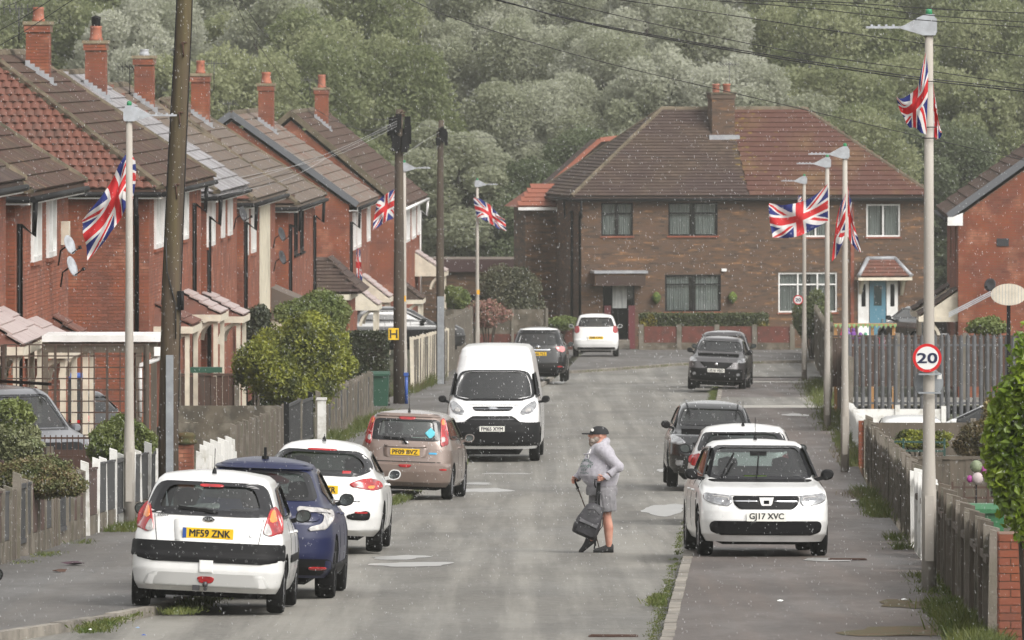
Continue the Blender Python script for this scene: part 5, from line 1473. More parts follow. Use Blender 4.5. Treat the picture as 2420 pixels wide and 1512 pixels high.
for i in range(2):
	mb = MB(); mb.box(Lt * i - .05, Lt * i + .05, .041, .14, -.1, zt); mb.build('post', m_wood, tr)
mb = MB(); p = [PX(377, 838, 108.6), PX(374, 848, 108.6), PX(333, 862, 108.6), PX(331, 880, 108.6), PX(331, 985, 108.6)]
mb.tube(p, .038, 8); mb.box(p[0].x - .09, p[0].x + .09, p[0].y - .08, p[0].y + .08, p[0].z - .02, p[0].z + .13)
props(mb.build('rainwater_pipe', m_white, None), 'white cranked rainwater pipe at the right end of the carport', 'pipe')

# ------------------------------------------------------------------ poles and street lamps
def lamp(u, t, ybase_h, label, py_top, side):
	"""side +1: the lantern reaches to the right"""
	gz = g(t) + .1
	zt = CAMZ - (py_top - 130) / ppm(t)
	h = zt - gz
	root = empty('street_lamp', UP(u, t, .1), 0, label, 'street lamp', 'street lamps along both pavements')
	mb = MB()
	mb.lathe([(.0, 0), (.085, 0), (.085, 1.15), (.08, 1.2), (.070, 1.6), (.058, h * .6), (.047, h), (0, h)], n=12)
	mb.build('column', m_column, root)
	mb = MB(); mb.box(-.05, .05, -.105, -.092, .35, 1.1); mb.build('door', m_column, root)
	s = side
	mb = MB()
	body = [(-.13, -.02), (-.13, .14), (-.08, .185), (.05, .19), (.20, .155), (.42, .065), (.50, .05), (.50, .03), (.10, -.06), (-.10, -.06)]
	mb.prism([(s * x, z) for x, z in body], 'y', -.085, .085)
	mb.prism([(s * x, z) for x, z in ((-.09, .185), (.05, .19), (.20, .155), (.2, .16), (.05, .21), (-.09, .205))], 'y', -.06, .06)
	hd = mb.build('lantern', m_lumin, root); hd.location = (0, 0, h); hd.scale = (.68, .8, .9)
	mb = MB(); mb.box(*sorted((s * .50, s * 1.06)), -.10, .10, .026, .056)
	for k_ in range(4): mb.box(*sorted((s * (.58 + k_ * .12), s * (.62 + k_ * .12))), -.07, .07, .0565, .078)
	ar = mb.build('light_panel', m_lumin, hd)
	mb = MB(); mb.lathe([(0, .19), (.055, .19), (.055, .25), (.045, .275), (0, .285)], (s * .0, 0, 0), 12); mb.build('photocell', m_green, hd)
	return root, h
LB = {}
for key, u, t, lab, top, side in (
	('R1', 2.08, 72.5, 'nearest right street lamp, carrying the clear round speed limit sign', 72, -1),
	('L1', -9.37, 96.3, 'left street lamp standing among white posts, with a large flag', 278, 1),
	('R2', 1.94, 125.5, 'second right street lamp, with a drooping flag on both sides', 368, -1),
	('R3', 1.90, 150, 'third right street lamp, its flag blowing out to the left', 390, -1),
	('L2', -9.42, 174.5, 'street lamp standing right behind the pole with the yellow H sign', 400, 1),
	('R4', 1.80, 199, 'farthest right street lamp, with a small round speed sign', 430, -1),
	('L3', -9.47, 223, 'farthest left street lamp in front of the pink blossom', 438, 1)):
	LB[key] = (lamp(u, t, 0, lab, top, side), u, t)
for px_, py_, t_ in ((305, 925, 97.9), (955, 705, 174.4), (1130, 690, 222.9)):
	p = PX(px_, py_, t_); mb = MB(); mb.box(-.05, .05, 0, .01, -.08, .08)
	tg = mb.build('number_tag', mat('yellow_tag', (.75, .38, .02), .5), None, (p.x, p.y - .08, p.z)); props(tg, {97.9: 'small yellow tag on the near left lamp column', 174.4: 'tiny yellow tag on the lamp column behind the middle pole', 222.9: 'tiny yellow tag on the farthest left lamp column'}[t_], 'tag')

def pole(name, label, pts, radii, m, n=14):
	root = empty(name, pts[0], 0, label, 'utility pole'); mb = MB(); o = pts[0]
	mb.tube([p - o for p in pts], radii, n); mb.build('shaft', m, root)
	return root
tp = 100.0
base = PX(398, 1240, tp); base.z = g(tp)
p1 = [base, PX(398, 1000, tp), PX(405, 700, tp), PX(418, 380, tp), PX(434, 60, tp), PX(438, -60, tp), PX(442, -420, tp)]
P1 = pole('telegraph_pole', 'tall mossy leaning telegraph pole with rusty step bolts, cut off by the top edge', p1, [.165, .158, .15, .135, .122, .118, .105], m_pole)
def onp(py, pts=p1):
	for a, b in zip(pts, pts[1:]):
		ya = 130 + (CAMZ - a.z) * ppm(tp); yb = 130 + (CAMZ - b.z) * ppm(tp)
		if yb <= py <= ya: return a.lerp(b, (ya - py) / (ya - yb))
	return pts[-1]
for py_ in (105, 270, 440):
	c = onp(py_) - base; mb = MB(); mb.tube([c + Vector((.0, -.12, .02)), c + Vector((.0, -.17, .02))], .02, 6); mb.tube([c + Vector((.0, -.15, .03)), c + Vector((.07, -.15, .03))], .014, 6); mb.tube([c + Vector((.01, -.15, .02)), c + Vector((.02, -.145, -.2))], .012, 5); mb.build('step_bolt', m_rust, P1)
mb = MB()
for sx_, off in ((1, .0), (-1, .0)):
	pts = []
	for py_ in range(-40, 1000 if sx_ > 0 else 760, 40):
		c = onp(py_) - base; rr = .118 + (py_ + 60) / 1100 * .04
		pts.append(c + Vector((sx_ * (rr + .004), -.03, 0)))
	mb.tube(pts, .009, 5)
pts = [onp(y_) - base + Vector((x_, -.165, 0)) for x_, y_ in ((-.12, 560), (-.08, 640), (0.02, 690), (.08, 720), (.09, 800))]
mb.tube(pts, .011, 5); mb.build('cable_run', m_cable, P1)
c = onp(708) - base; mb = MB(); mb.box(c.x + .10, c.x + .2, -.14, .02, c.z - .16, c.z + .14); mb.tube([c + Vector((.17, -.15, -.16)), c + Vector((.17, -.15, .12))], .03, 8); mb.build('junction_box', m_black, P1)
a = PX(404, 838, tp) - base; b = PX(392, 1240, tp) - base
mb = MB(); mb.box(a.x - .07, a.x + .045, -.21, -.15, .1, a.z); mb.build('steel_guard', m_steel, P1)

t2 = 170.0
base2 = UP(-9.32, t2, .1)
X2 = base2.x
P2 = pole('utility_pole', 'dark timber pole carrying black cable boxes and the yellow H sign', [base2, Vector((X2, t2 * K, g(t2) + 3)), PX(943, 300, t2), PX(944, 258, t2)], [.15, .145, .105, .09], m_pole2)
mb = MB(); r_ = random.Random(3)
for i in range(26):
	a = r_.uniform(0, 6.28); z = r_.uniform(285, 338); c = PX(943, z, t2) - base2; q = r_.uniform(.14, .27)
	c2 = c + Vector((math.cos(a) * q, math.sin(a) * q, 0)); mb.box(c2.x - .08, c2.x + .08, c2.y - .08, c2.y + .08, c2.z - r_.uniform(.1, .26), c2.z + r_.uniform(.1, .2))
mb.build('cable_box', m_black, P2)
mb = MB()
for i in range(14):
	a = r_.uniform(0, 6.28); c = PX(943, r_.uniform(255, 290), t2) - base2
	mb.tube([c, c + Vector((math.cos(a) * .2, math.sin(a) * .2, r_.uniform(-.05, .12)))], .018, 5)
mb.build('insulator', m_rust, P2)
mb = MB(); q = PX(952, 915, t2) - base2; mb.tube([(.20, -.05, .0), (.20, -.05, PX(0, 888, t2).z - base2.z)], .045, 8); mb.box(.13, .26, -.11, .0, PX(0, 888, t2).z - base2.z, PX(0, 880, t2).z - base2.z); mb.build('blue_pipe', m_blue, P2)
c = PX(930.5, 788.5, t2); hs_ = 12 / ppm(t2)
mb = MB(); mb.box(-hs_, hs_, 0, .012, -hs_ * 1.15, hs_ * 1.15)
hsign = mb.build('hydrant_sign', m_py, None, (c.x, c.y - .20, c.z)); props(hsign, 'square yellow hydrant sign with a black H on the dark pole', 'sign')
mb = MB(); k_ = hs_
for x in (-.62, .62): mb.box(x * k_ - .021, x * k_ + .021, -.004, 0, -k_ * .8, k_ * .8); mb.box(x * k_ - .04, x * k_ + .04, -.0035, 0.0005, k_ * .76, k_ * .84); mb.box(x * k_ - .04, x * k_ + .04, -.0035, .0005, -k_ * .84, -k_ * .76)
mb.box(-.6 * k_, .6 * k_, -.0045, 0, -.021, .021); mb.build('letter_h', m_ink, hsign)
t3 = 194.0; base3 = UP(-9.35, t3, .1)
P3 = pole('utility_pole', 'thin timber pole with grey steel guard beyond the dark one', [base3, PX(1040, 620, t3), PX(1041, 330, t3), PX(1043, 284, t3)], [.13, .12, .09, .08], m_pole2)
mb = MB()
for i in range(14):
	a = r_.uniform(0, 6.28); c = PX(1041, r_.uniform(305, 335), t3) - base3; q = r_.uniform(.1, .18)
	mb.box(c.x + math.cos(a) * q - .05, c.x + math.cos(a) * q + .05, c.y + math.sin(a) * q - .05, c.y + math.sin(a) * q + .05, c.z - .14, c.z + .1)
mb.build('cable_box', m_black, P3)
mb = MB(); zt_ = PX(0, 700, t3).z - base3.z; mb.box(-.11, .1, -.17, -.12, 0, zt_); mb.build('steel_guard', m_steel, P3)

# overhead cables
def cable(label, pts, r=.007, m=m_cable, grp='telephone and power cables overhead'):
	def ext(a, b):
		(x0, y0, t0), (x1, y1, t1) = a, b
		if -5 < x0 < 2425 and y0 > -2: return []
		k = 420 / max(1, math.hypot(x1 - x0, y1 - y0)); return [(x0 - (x1 - x0) * k, y0 - (y1 - y0) * k, t0 - (t1 - t0) * k * .5)]
	pts = ext(pts[0], pts[1]) + list(pts) + ext(pts[-1], pts[-2])
	P_ = [PX(*p) for p in pts]
	# smooth through the points
	out = []
	for i in range(len(P_) - 1):
		p0 = P_[max(i - 1, 0)]; p1_ = P_[i]; p2_ = P_[i + 1]; p3_ = P_[min(i + 2, len(P_) - 1)]
		for k_ in range(8):
			s = k_ / 8
			out.append(.5 * ((2 * p1_) + (p2_ - p0) * s + (2 * p0 - 5 * p1_ + 4 * p2_ - p3_) * s * s + (3 * p1_ - p0 - 3 * p2_ + p3_) * s ** 3))
	out.append(P_[-1])
	mb = MB(); mb.tube(out, r, 4, cap=False)
	return props(mb.build('overhead_cable', m, None, fix=False), label, 'cable', grp)
cable('single cable crossing from top centre down to the right edge above the houses', [(940, -14, 95), (1080, 45, 97), (1400, 140, 100), (1800, 235, 103), (2130, 312, 105), (2450, 385, 107)], .0065)
cable('upper strand of the thick double cable at the upper right', [(1140, -8, 84), (1400, 55, 85), (1700, 110, 86), (2000, 158, 87), (2200, 186, 88), (2450, 214, 88)], .008)
cable('lower strand of the thick double cable at the upper right', [(1150, -8, 84), (1400, 58, 85), (1700, 114, 86), (2000, 163, 87), (2200, 191, 88), (2450, 219, 88)], .009)
cable('cable crossing the right lamp post below the lantern, steeper one', [(1290, -4, 80), (1600, 68, 80), (1900, 126, 81), (2200, 168, 81), (2450, 205, 82)], .0055)
cable('cable crossing the right lamp post just under the lantern', [(1440, -4, 76), (1700, 32, 76), (2000, 77, 77), (2200, 105, 77), (2450, 136, 77)], .0055)
cable('cable passing in front of the right lantern', [(1640, -3, 70), (1900, 18, 70), (2140, 44, 70), (2450, 66, 70)], .005)
cable('topmost cable at the upper right corner', [(1780, -4, 66), (2000, 6, 66), (2200, 20, 66), (2450, 32, 66)], .005)
cable('cable just above the right lantern dropping to the right edge', [(1700, -3, 68), (2000, 12, 68), (2200, 36, 68), (2450, 54, 68)], .005)
cable('left of two cables dropping from the top to the pole with the H sign', [(546, -10, 120), (600, 90, 128), (700, 220, 140), (790, 283, 155), (860, 307, 164), (905, 300, 168), (942, 283, 170)], .007)
cable('right of two cables dropping from the top to the pole with the H sign', [(560, -10, 120), (640, 95, 130), (760, 200, 145), (850, 270, 160), (900, 282, 167), (942, 280, 170)], .007)
cable('cable in the upper left corner, lower of the pair', [(-20, 118, 95), (60, 72, 95), (180, -6, 95)], .006)
cable('cable in the upper left corner, upper of the pair', [(-20, 82, 95), (60, 38, 95), (128, -6, 95)], .006)
cable('short cable at the very top left corner', [(-20, 30, 95), (60, -4, 95)], .005)
for i, (ex_, ey_) in enumerate(((440, 455), (440, 480), (200, 505), (0, 500), (445, 440))):
	cable(['highest', 'second', 'third', 'fourth', 'thin'][i] + ' of the drop wires running left from the H sign pole across the roofs', [(942, 284 + i * 3, 170), (800, 352 + i * 3, 162), (620, (352 + ey_) / 2 + 12, 156), (ex_, ey_, 152)], .005, m_cable if i % 2 else m_cablew, 'drop wires from the pole to the brick houses')
cable('wire between the two timber poles', [(945, 284, 170), (985, 290, 182), (1041, 306, 194)], .007)
cable('thin wire running right from the farther timber pole', [(1043, 320, 194), (1250, 332, 215), (1500, 365, 240), (1700, 384, 252)], .006)
cable('pale drop wire looping down from the farther timber pole', [(1040, 315, 194), (1030, 360, 194), (1012, 390, 196), (990, 396, 200)], .009, m_cablew)
cable('thin wires between the dark pole and the farther pole, lower strand', [(948, 370, 172), (1000, 335, 186), (1038, 312, 194)], .006, m_cablew)

# ------------------------------------------------------------------ road signs
def round_sign(label, c, r, num, num_w, num_h, back=False):
	root = empty('speed_limit_sign', c, 0, label, 'road sign')
	mb = MB(); mb.lathe([(0, 0), (r, 0), (r, .012), (0, .012)], (0, 0, 0), 40, ax='y', smooth=False); mb.build('plate', m_steel, root)
	if not back:
		mb = MB(); mb.lathe([(r * .79, -.002), (r, -.002), (r, .0), (r * .79, .0)], (0, 0, 0), 40, ax='y', smooth=False); mb.build('red_ring', mat('sign_red', (.50, .008, .012), .35), root)
		mb = MB(); mb.lathe([(0, -.0025), (r * .795, -.0025), (r * .795, .0)], (0, 0, 0), 40, ax='y', smooth=False); mb.build('white_disc', mat('sign_white', (.66, .66, .65), .4), root)
		me = text_mesh(num, r * .98, mat('sign_navy', (.01, .014, .05), .4), .001, bold=r * .032, width=num_w); o = link('numerals', me, root, (0, -.006, 0))
	return root
c = PX(2190, 845, 72.5)
round_sign('round red-ringed speed limit sign reading 20 on the near right lamp post', Vector((c.x, c.y - .12, c.z)), 34 / ppm(72.5), '20', .225, .2)
c = PX(2196, 905, 72.5)
rs = round_sign('grey back of a second round sign behind the near right lamp post', Vector((c.x, c.y + .14, c.z)), 34.5 / ppm(72.5), '', 0, 0, back=True)
mb = MB(); mb.box(.095, .15, -.003, -.001, .04, .1); mb.build('white_sticker', m_white, rs)
for py_ in (883, 927):
	mb = MB(); q = PX(2196, py_, 72.5); mb.box(-.13, .13, .09, .12, -.012, .012)
	mb.lathe([(.112, -.008), (.118, -.008), (.118, .008), (.112, .008)], (0, 0, 0), 16)
	mb.box(-.13, .13, -.135, -.12, -.01, .01)
	props(mb.build('sign_bracket', m_steel, None, (q.x, q.y, q.z)), 'steel band clamp on the near lamp post just below the speed sign' if py_ < 900 else 'steel band clamp on the near lamp post, the lower one', 'bracket')
c = PX(1886, 708, 199)
round_sign('small far round speed limit sign reading 20 on the farthest right lamp post', Vector((c.x, c.y - .14, c.z)), 11.5 / ppm(199), '20', .17, .2)
# ------------------------------------------------------------------ flags
m_flag = bpy.data.materials.new('union_flag_cloth'); m_flag.use_nodes = True
_n = m_flag.node_tree; _b = _n.nodes['Principled BSDF']
uvn = _n.nodes.new('ShaderNodeUVMap'); uvn.uv_map = 'flag'; sp_ = _n.nodes.new('ShaderNodeSeparateXYZ'); _n.links.new(uvn.outputs[0], sp_.inputs[0])
Xf = (N(_n, sp_.outputs[0]) - .5) * 60; Yf = (N(_n, sp_.outputs[1]) - .5) * 36
cross_r = (Xf.abs().lt(3.6)).max(Yf.abs().lt(3.6)); cross_w = (Xf.abs().lt(6)).max(Yf.abs().lt(6))
k5 = 1 / math.hypot(18, 30)
s1 = (Xf * 18 - Yf * 30) * k5; s2 = (Xf * 18 + Yf * 30) * k5
salt_w = (s1.abs().lt(3.6)).max(s2.abs().lt(3.6))
pos = Xf.gt(0); neg = Xf.lt(0)
r1 = (s1.gt(0) * s1.lt(2.4)) * pos; r2_ = (s1.lt(0) * s1.gt(-2.4)) * neg
r3 = (s2.lt(0) * s2.gt(-2.4)) * pos; r4 = (s2.gt(0) * s2.lt(2.4)) * neg
salt_r = (r1.max(r2_)).max(r3.max(r4))
cc = mixc(_n, salt_w, (.012, .022, .16), (.70, .68, .67)); cc = mixc(_n, salt_r, cc, (.55, .02, .025)); cc = mixc(_n, cross_w, cc, (.70, .68, .67)); cc = mixc(_n, cross_r, cc, (.55, .02, .025))
_n.links.new(cc, _b.inputs['Base Color']); _b.inputs['Roughness'].default_value = .8
_tr = _n.nodes.new('ShaderNodeBsdfTranslucent'); _n.links.new(cc, _tr.inputs['Color'])
_mx = _n.nodes.new('ShaderNodeMixShader'); _mx.inputs[0].default_value = .3
_n.links.new(_b.outputs[0], _mx.inputs[1]); _n.links.new(_tr.outputs[0], _mx.inputs[2]); _n.links.new(_mx.outputs[0], _n.nodes['Material Output'].inputs['Surface'])
def bez(c, s):                                     # smooth 1D interpolation of a list of vectors
	n = len(c) - 1; x = min(max(s * n, 0), n - 1e-6); i = int(x); f = x - i
	p0 = c[max(i - 1, 0)]; p1 = c[i]; p2 = c[i + 1]; p3 = c[min(i + 2, n)]
	return .5 * ((2 * p1) + (p2 - p0) * f + (2 * p0 - 5 * p1 + 4 * p2 - p3) * f * f + (3 * p1 - p0 - 3 * p2 + p3) * f ** 3)
def flag(label, t, rows, folds=.05, nf=3.0, u0=0.0, u1=1.0, v0=0.0, v1=1.0, nu=44, nv=30, ph=0, thick=True):
	"""rows: control rows from the top edge down; each row lists (px, py, depth offset m) from hoist to fly"""
	C_ = [[PX(px, py, t) + Vector((0, dy, 0)) for (px, py, dy) in r] for r in rows]
	V = []; UVs = []
	for j in range(nv + 1):
		v = j / nv
		for i in range(nu + 1):
			u = i / nu
			p = bez([bez(r, u) for r in C_], v)
			fo = folds * min(1, u * 2.5) * (math.sin((u * nf + v * 1.3) * 2 * PI + ph) + .4 * math.sin((u * nf * 2.1 - v * 2.2) * 2 * PI + ph))
			V.append(p + Vector((fo * .18, fo, fo * .10)))
			UVs.append((u0 + (u1 - u0) * u, 1 - (v0 + (v1 - v0) * v)))
	F = [(j * (nu + 1) + i, (j + 1) * (nu + 1) + i, (j + 1) * (nu + 1) + i + 1, j * (nu + 1) + i + 1) for j in range(nv) for i in range(nu)]
	o0 = sum(V, Vector()) / len(V)
	me = mesh_np('cloth', [tuple(v - o0) for v in V], F, m_flag, smooth=True)
	ul_ = me.uv_layers.new(name='flag')
	arr = np.array(UVs, dtype=np.float32)[np.array(F).ravel()]
	ul_.data.foreach_set('uv', arr.ravel())
	o = link('union_flag', me, None, o0)
	return props(o, label, 'flag', 'flags tied to the street lamps')
FL1 = flag('large flag hanging down to the left of the near left lamp post', 97.8, [
	[(318, 380, .25), (301, 362, -.15), (262, 430, -.12), (226, 482, -.05), (192, 522, 0)],
	[(320, 405, .25), (300, 400, -.16), (272, 450, -.14), (236, 505, -.10), (197, 545, .03)],
	[(318, 435, .28), (299, 440, -.17), (279, 480, -.15), (245, 540, -.06), (202, 580, .05)],
	[(312, 472, .25), (298, 492, -.16), (283, 520, -.12), (250, 567, -.05), (206, 616, 0)]], .045, 2.2)
FL2 = flag('flag wound round the nearest right lamp post just below its lantern', 72.5, [
	[(2187, 122, -.12), (2176, 165, -.10), (2168, 205, .0), (2135, 232, .1), (2119, 226, .05)],
	[(2192, 170, -.13), (2180, 205, -.14), (2165, 228, -.05), (2140, 250, .05), (2122, 245, .1)],
	[(2191, 230, -.13), (2178, 250, -.16), (2163, 268, -.05), (2145, 276, .05), (2133, 268, .1)],
	[(2188, 318, -.12), (2175, 312, -.12), (2162, 302, -.05), (2150, 300, .02), (2141, 292, .05)]], .03, 2, u0=.0, u1=.95)
flag('end of the same flag showing to the right of the nearest lamp post', 72.6, [
	[(2204, 168, .12), (2207, 200, .1), (2209, 220, .1), (2210, 240, .1)],
	[(2204, 210, .12), (2210, 232, .1), (2214, 252, .1), (2216, 270, .1)],
	[(2204, 265, .12), (2213, 285, .1), (2220, 300, .1), (2224, 308, .1)],
	[(2204, 322, .12), (2212, 328, .1), (2222, 326, .1), (2229, 312, .1)]], .02, 1.4, u0=.35, u1=.8)
flag('drooping flag, half seen left of the second right lamp post', 125.4, [
	[(1999, 455, -.10), (1993, 468, -.1), (1987, 480, 0), (1982, 495, 0)],
	[(1998, 490, -.12), (1990, 505, -.1), (1982, 525, 0), (1975, 535, 0)],
	[(1997, 525, -.12), (1988, 545, -.1), (1978, 565, 0), (1969, 580, 0)],
	[(1995, 560, -.1), (1986, 585, -.1), (1976, 606, 0), (1966, 618, 0)]], .03, 1.5, u0=.05, u1=.55)
flag('drooping flag, other half seen right of the second right lamp post', 125.6, [
	[(2002, 430, .1), (2006, 450, .1), (2011, 470, .1), (2013, 485, .1)],
	[(2002, 470, .1), (2009, 492, .1), (2014, 510, .1), (2018, 528, .1)],
	[(2002, 515, .1), (2012, 535, .1), (2020, 552, .1), (2028, 562, .1)],
	[(2002, 555, .1), (2013, 575, .1), (2024, 590, .1), (2036, 596, .1)]], .03, 1.5, u0=.35, u1=1.0)
flag('flag fully spread towards the left from the third right lamp post', 149.8, [
	[(1957, 434, 0), (1925, 462, .1), (1890, 478, .0), (1850, 484, .1), (1817, 480, 0)],
	[(1957, 466, 0), (1925, 488, .1), (1890, 502, .0), (1850, 510, .1), (1818, 505, 0)],
	[(1957, 498, 0), (1925, 513, .1), (1890, 528, .0), (1852, 538, .1), (1820, 534, 0)],
	[(1957, 522, 0), (1926, 540, .1), (1892, 556, .0), (1856, 563, .1), (1827, 560, 0)]], .05, 2.4, u1=1.0)
flag('flag half hidden by the pole with the H sign', 174.0, [
	[(932, 446, 0), (918, 455, 0), (903, 465, 0), (890, 480, 0)],
	[(932, 468, 0), (917, 476, 0), (900, 488, 0), (886, 502, 0)],
	[(931, 492, 0), (915, 500, 0), (898, 512, 0), (882, 526, 0)],
	[(930, 516, 0), (912, 523, 0), (896, 535, 0), (881, 545, 0)]], .04, 1.8, u0=.15)
flag('small flag flying right from the farthest left lamp post', 222.9, [
	[(1119, 467, -.1), (1135, 470, -.15), (1155, 482, 0), (1172, 500, 0), (1192, 518, 0)],
	[(1121, 482, -.1), (1137, 487, -.15), (1158, 500, 0), (1175, 513, 0), (1195, 528, 0)],
	[(1124, 498, -.1), (1140, 503, -.15), (1160, 515, 0), (1177, 527, 0), (1196, 537, 0)],
	[(1129, 514, -.1), (1143, 519, -.15), (1162, 530, 0), (1179, 540, 0), (1196, 546, 0)]], .04, 2)
flag('furled flag on the farthest right lamp post, mostly dark blue', 198.8, [
	[(1886, 462, -.1), (1889, 462, -.12), (1893, 463, -.1)],
	[(1885, 475, -.1), (1889, 474, -.12), (1895, 476, -.1)],
	[(1884, 490, -.1), (1889, 488, -.12), (1897, 490, -.1)],
	[(1884, 503, -.1), (1889, 501, -.12), (1899, 502, -.1)]], .02, 1, u0=.55, u1=.9, nu=14, nv=14)
f_ = flag('narrow flag hanging down the front of the gable-ended brick house', 214, [
	[(843, 588, 0), (847, 586, 0), (851, 590, 0)],
	[(841, 612, 0), (847, 612, 0), (853, 615, 0)],
	[(842, 638, 0), (848, 640, 0), (855, 640, 0)],
	[(843, 662, 0), (849, 666, 0), (856, 664, 0)]], .03, 1, u0=.3, u1=.75, nu=14)
mb = MB()
for q in ((314, 352), (314, 455)): 
	c = PX(303, q[1], 98); mb.lathe([(.085, c.z - .006), (.095, c.z), (.085, c.z + .006)], (c.x, c.y, 0), 12)
for yy in (192, 300, 532): 
	c = PX(2196, yy if yy != 532 else 326, 72.5); mb.lathe([(.085, c.z - .006), (.095, c.z), (.085, c.z + .006)], (c.x, c.y, 0), 12)
props(mb.build('cable_ties', m_cable, None), 'thin black ties holding the flags to the nearest lamp posts', 'cable tie')

# ------------------------------------------------------------------ vehicles
def interp(tab, z):
	if z <= tab[0][0]: return tab[0][1]
	for (a, va), (b, vb) in zip(tab, tab[1:]):
		if z <= b:
			f = (z - a) / (b - a)
			return va + (vb - va) * f
	return tab[-1][1]
class Body:
	"""car body made of stacked plan outlines; y runs from the rear (0) to the front (L)"""
	def __init__(s, L, W, rear, front, zmax, crown=.06, k=.70, cr=.22, cf=.32, ar=.05, af=.12, dens=30):
		s.L, s.W, s.re, s.fr, s.zmax, s.crown = L, W, rear, front, zmax, crown
		s.k, s.cr, s.cf, s.ar, s.af = k, cr, cf, ar, af; s.dens = dens
		s.z0 = W[0][0]
	def hw(s, z): return interp(s.W, z)
	def yr(s, z): return interp(s.re, z)
	def yf(s, z): return interp(s.fr, z)
	def side(s, y, z, inset=0):
		w = s.hw(z) - inset; a, b = s.yr(z), s.yf(z); q = (2 * (y - a) / max(.01, b - a) - 1)
		return w * (1 - .035 * q * q)
	def end(s, x, z, rear=True, inset=0):
		w = (s.hw(z) - inset) * .965; k = s.k; x = max(-w * .999, min(w * .999, x)); ax_ = abs(x)
		c = s.cr if rear else s.cf; a = s.ar if rear else s.af
		sc = min(1.0, w / .8); c *= sc; a *= sc
		y = a * (min(ax_, w) / w) ** 2
		if ax_ > k * w:
			q = (ax_ - k * w) / (w - k * w); y += c * (1 - math.sqrt(max(0, 1 - q * q)))
		return (s.yr(z) + inset + y) if rear else (s.yf(z) - inset - y)
	def ring(s, z, inset=0, sc=1.0, zz=None):
		pts = []; w = (s.hw(z) - inset) * .965
		nx = 9
		xs = [w * s.k * (-1 + 2 * i / (nx - 1)) for i in range(nx)] 
		crn = [w * (s.k + (1 - s.k) * math.sin(PI / 2 * j / 5)) for j in range(1, 5)] + [w * .999]
		row = [-x for x in reversed(crn)] + xs + crn
		for x in row: pts.append((x, s.end(x, z, True, inset)))
		y0 = s.end(w, z, True, inset); y1 = s.end(w, z, False, inset); ny = 14
		for i in range(1, ny):
			y = y0 + (y1 - y0) * i / ny; q = 2 * i / ny - 1
			pts.append(((s.hw(z) - inset) * (1 - .035 * q * q), y))
		for x in reversed(row): pts.append((x, s.end(x, z, False, inset)))
		for i in range(1, ny):
			y = y1 + (y0 - y1) * i / ny; q = 2 * i / ny - 1
			pts.append((-(s.hw(z) - inset) * (1 - .035 * q * q), y))
		cy = (y0 + y1) / 2
		zz = z if zz is None else zz
		return [Vector((x * sc, cy + (y - cy) * sc, zz)) for x, y in pts]
	def solid(s, mb, inset=0, z0=None, z1=None, flip=False):
		z0 = s.z0 if z0 is None else z0; z1 = s.zmax if z1 is None else z1
		zs = sorted({round(z0 + (z1 - z0) * i / s.dens, 4) for i in range(s.dens + 1)} | {z for z, _ in s.W + s.re + s.fr if z0 < z < z1})
		zf_ = [zs[0]]
		for z in zs[1:]:
			if z - zf_[-1] > .008 or z == zs[-1]: zf_.append(z)
		rings = [s.ring(z, inset) for z in zf_]
		b0 = s.ring(zf_[0], inset, .6, zf_[0])
		tops = [s.ring(zf_[-1], inset, q, zf_[-1] + s.crown * (1 - q * q)) for q in (.94, .82, .6, .3)]
		R_ = [b0] + rings + tops
		n = len(R_[0]); vs = [v for r in R_ for v in r]
		fs = []
		for i in range(len(R_) - 1):
			for j in range(n): fs.append((i * n + j, i * n + (j + 1) % n, (i + 1) * n + (j + 1) % n, (i + 1) * n + j))
		fs.append(tuple(reversed(range(n)))); fs.append(tuple((len(R_) - 1) * n + j for j in range(n)))
		if flip: fs = [tuple(reversed(f)) for f in fs]
		mb.add(vs, fs, True)
def rowspan(poly, z):
	xs = []
	n = len(poly)
	for i in range(n):
		(x0, z0), (x1, z1) = poly[i], poly[(i + 1) % n]
		if (z0 <= z < z1) or (z1 <= z < z0): xs.append(x0 + (x1 - x0) * (z - z0) / (z1 - z0))
	return (min(xs), max(xs)) if xs else None
def smooth_poly(poly, it=2):
	r = .028 * it; out = []; n = len(poly)
	for i in range(n):
		p, a, b = poly[i], poly[i - 1], poly[(i + 1) % n]
		da = min(r / max(1e-6, math.dist(p, a)), .42); db = min(r / max(1e-6, math.dist(p, b)), .42)
		q0 = (p[0] + (a[0] - p[0]) * da, p[1] + (a[1] - p[1]) * da); q1 = (p[0] + (b[0] - p[0]) * db, p[1] + (b[1] - p[1]) * db)
		for k in range(5):
			s = k / 4; out.append(tuple(q0[j] * (1 - s) ** 2 + 2 * p[j] * s * (1 - s) + q1[j] * s * s for j in (0, 1)))
	return out
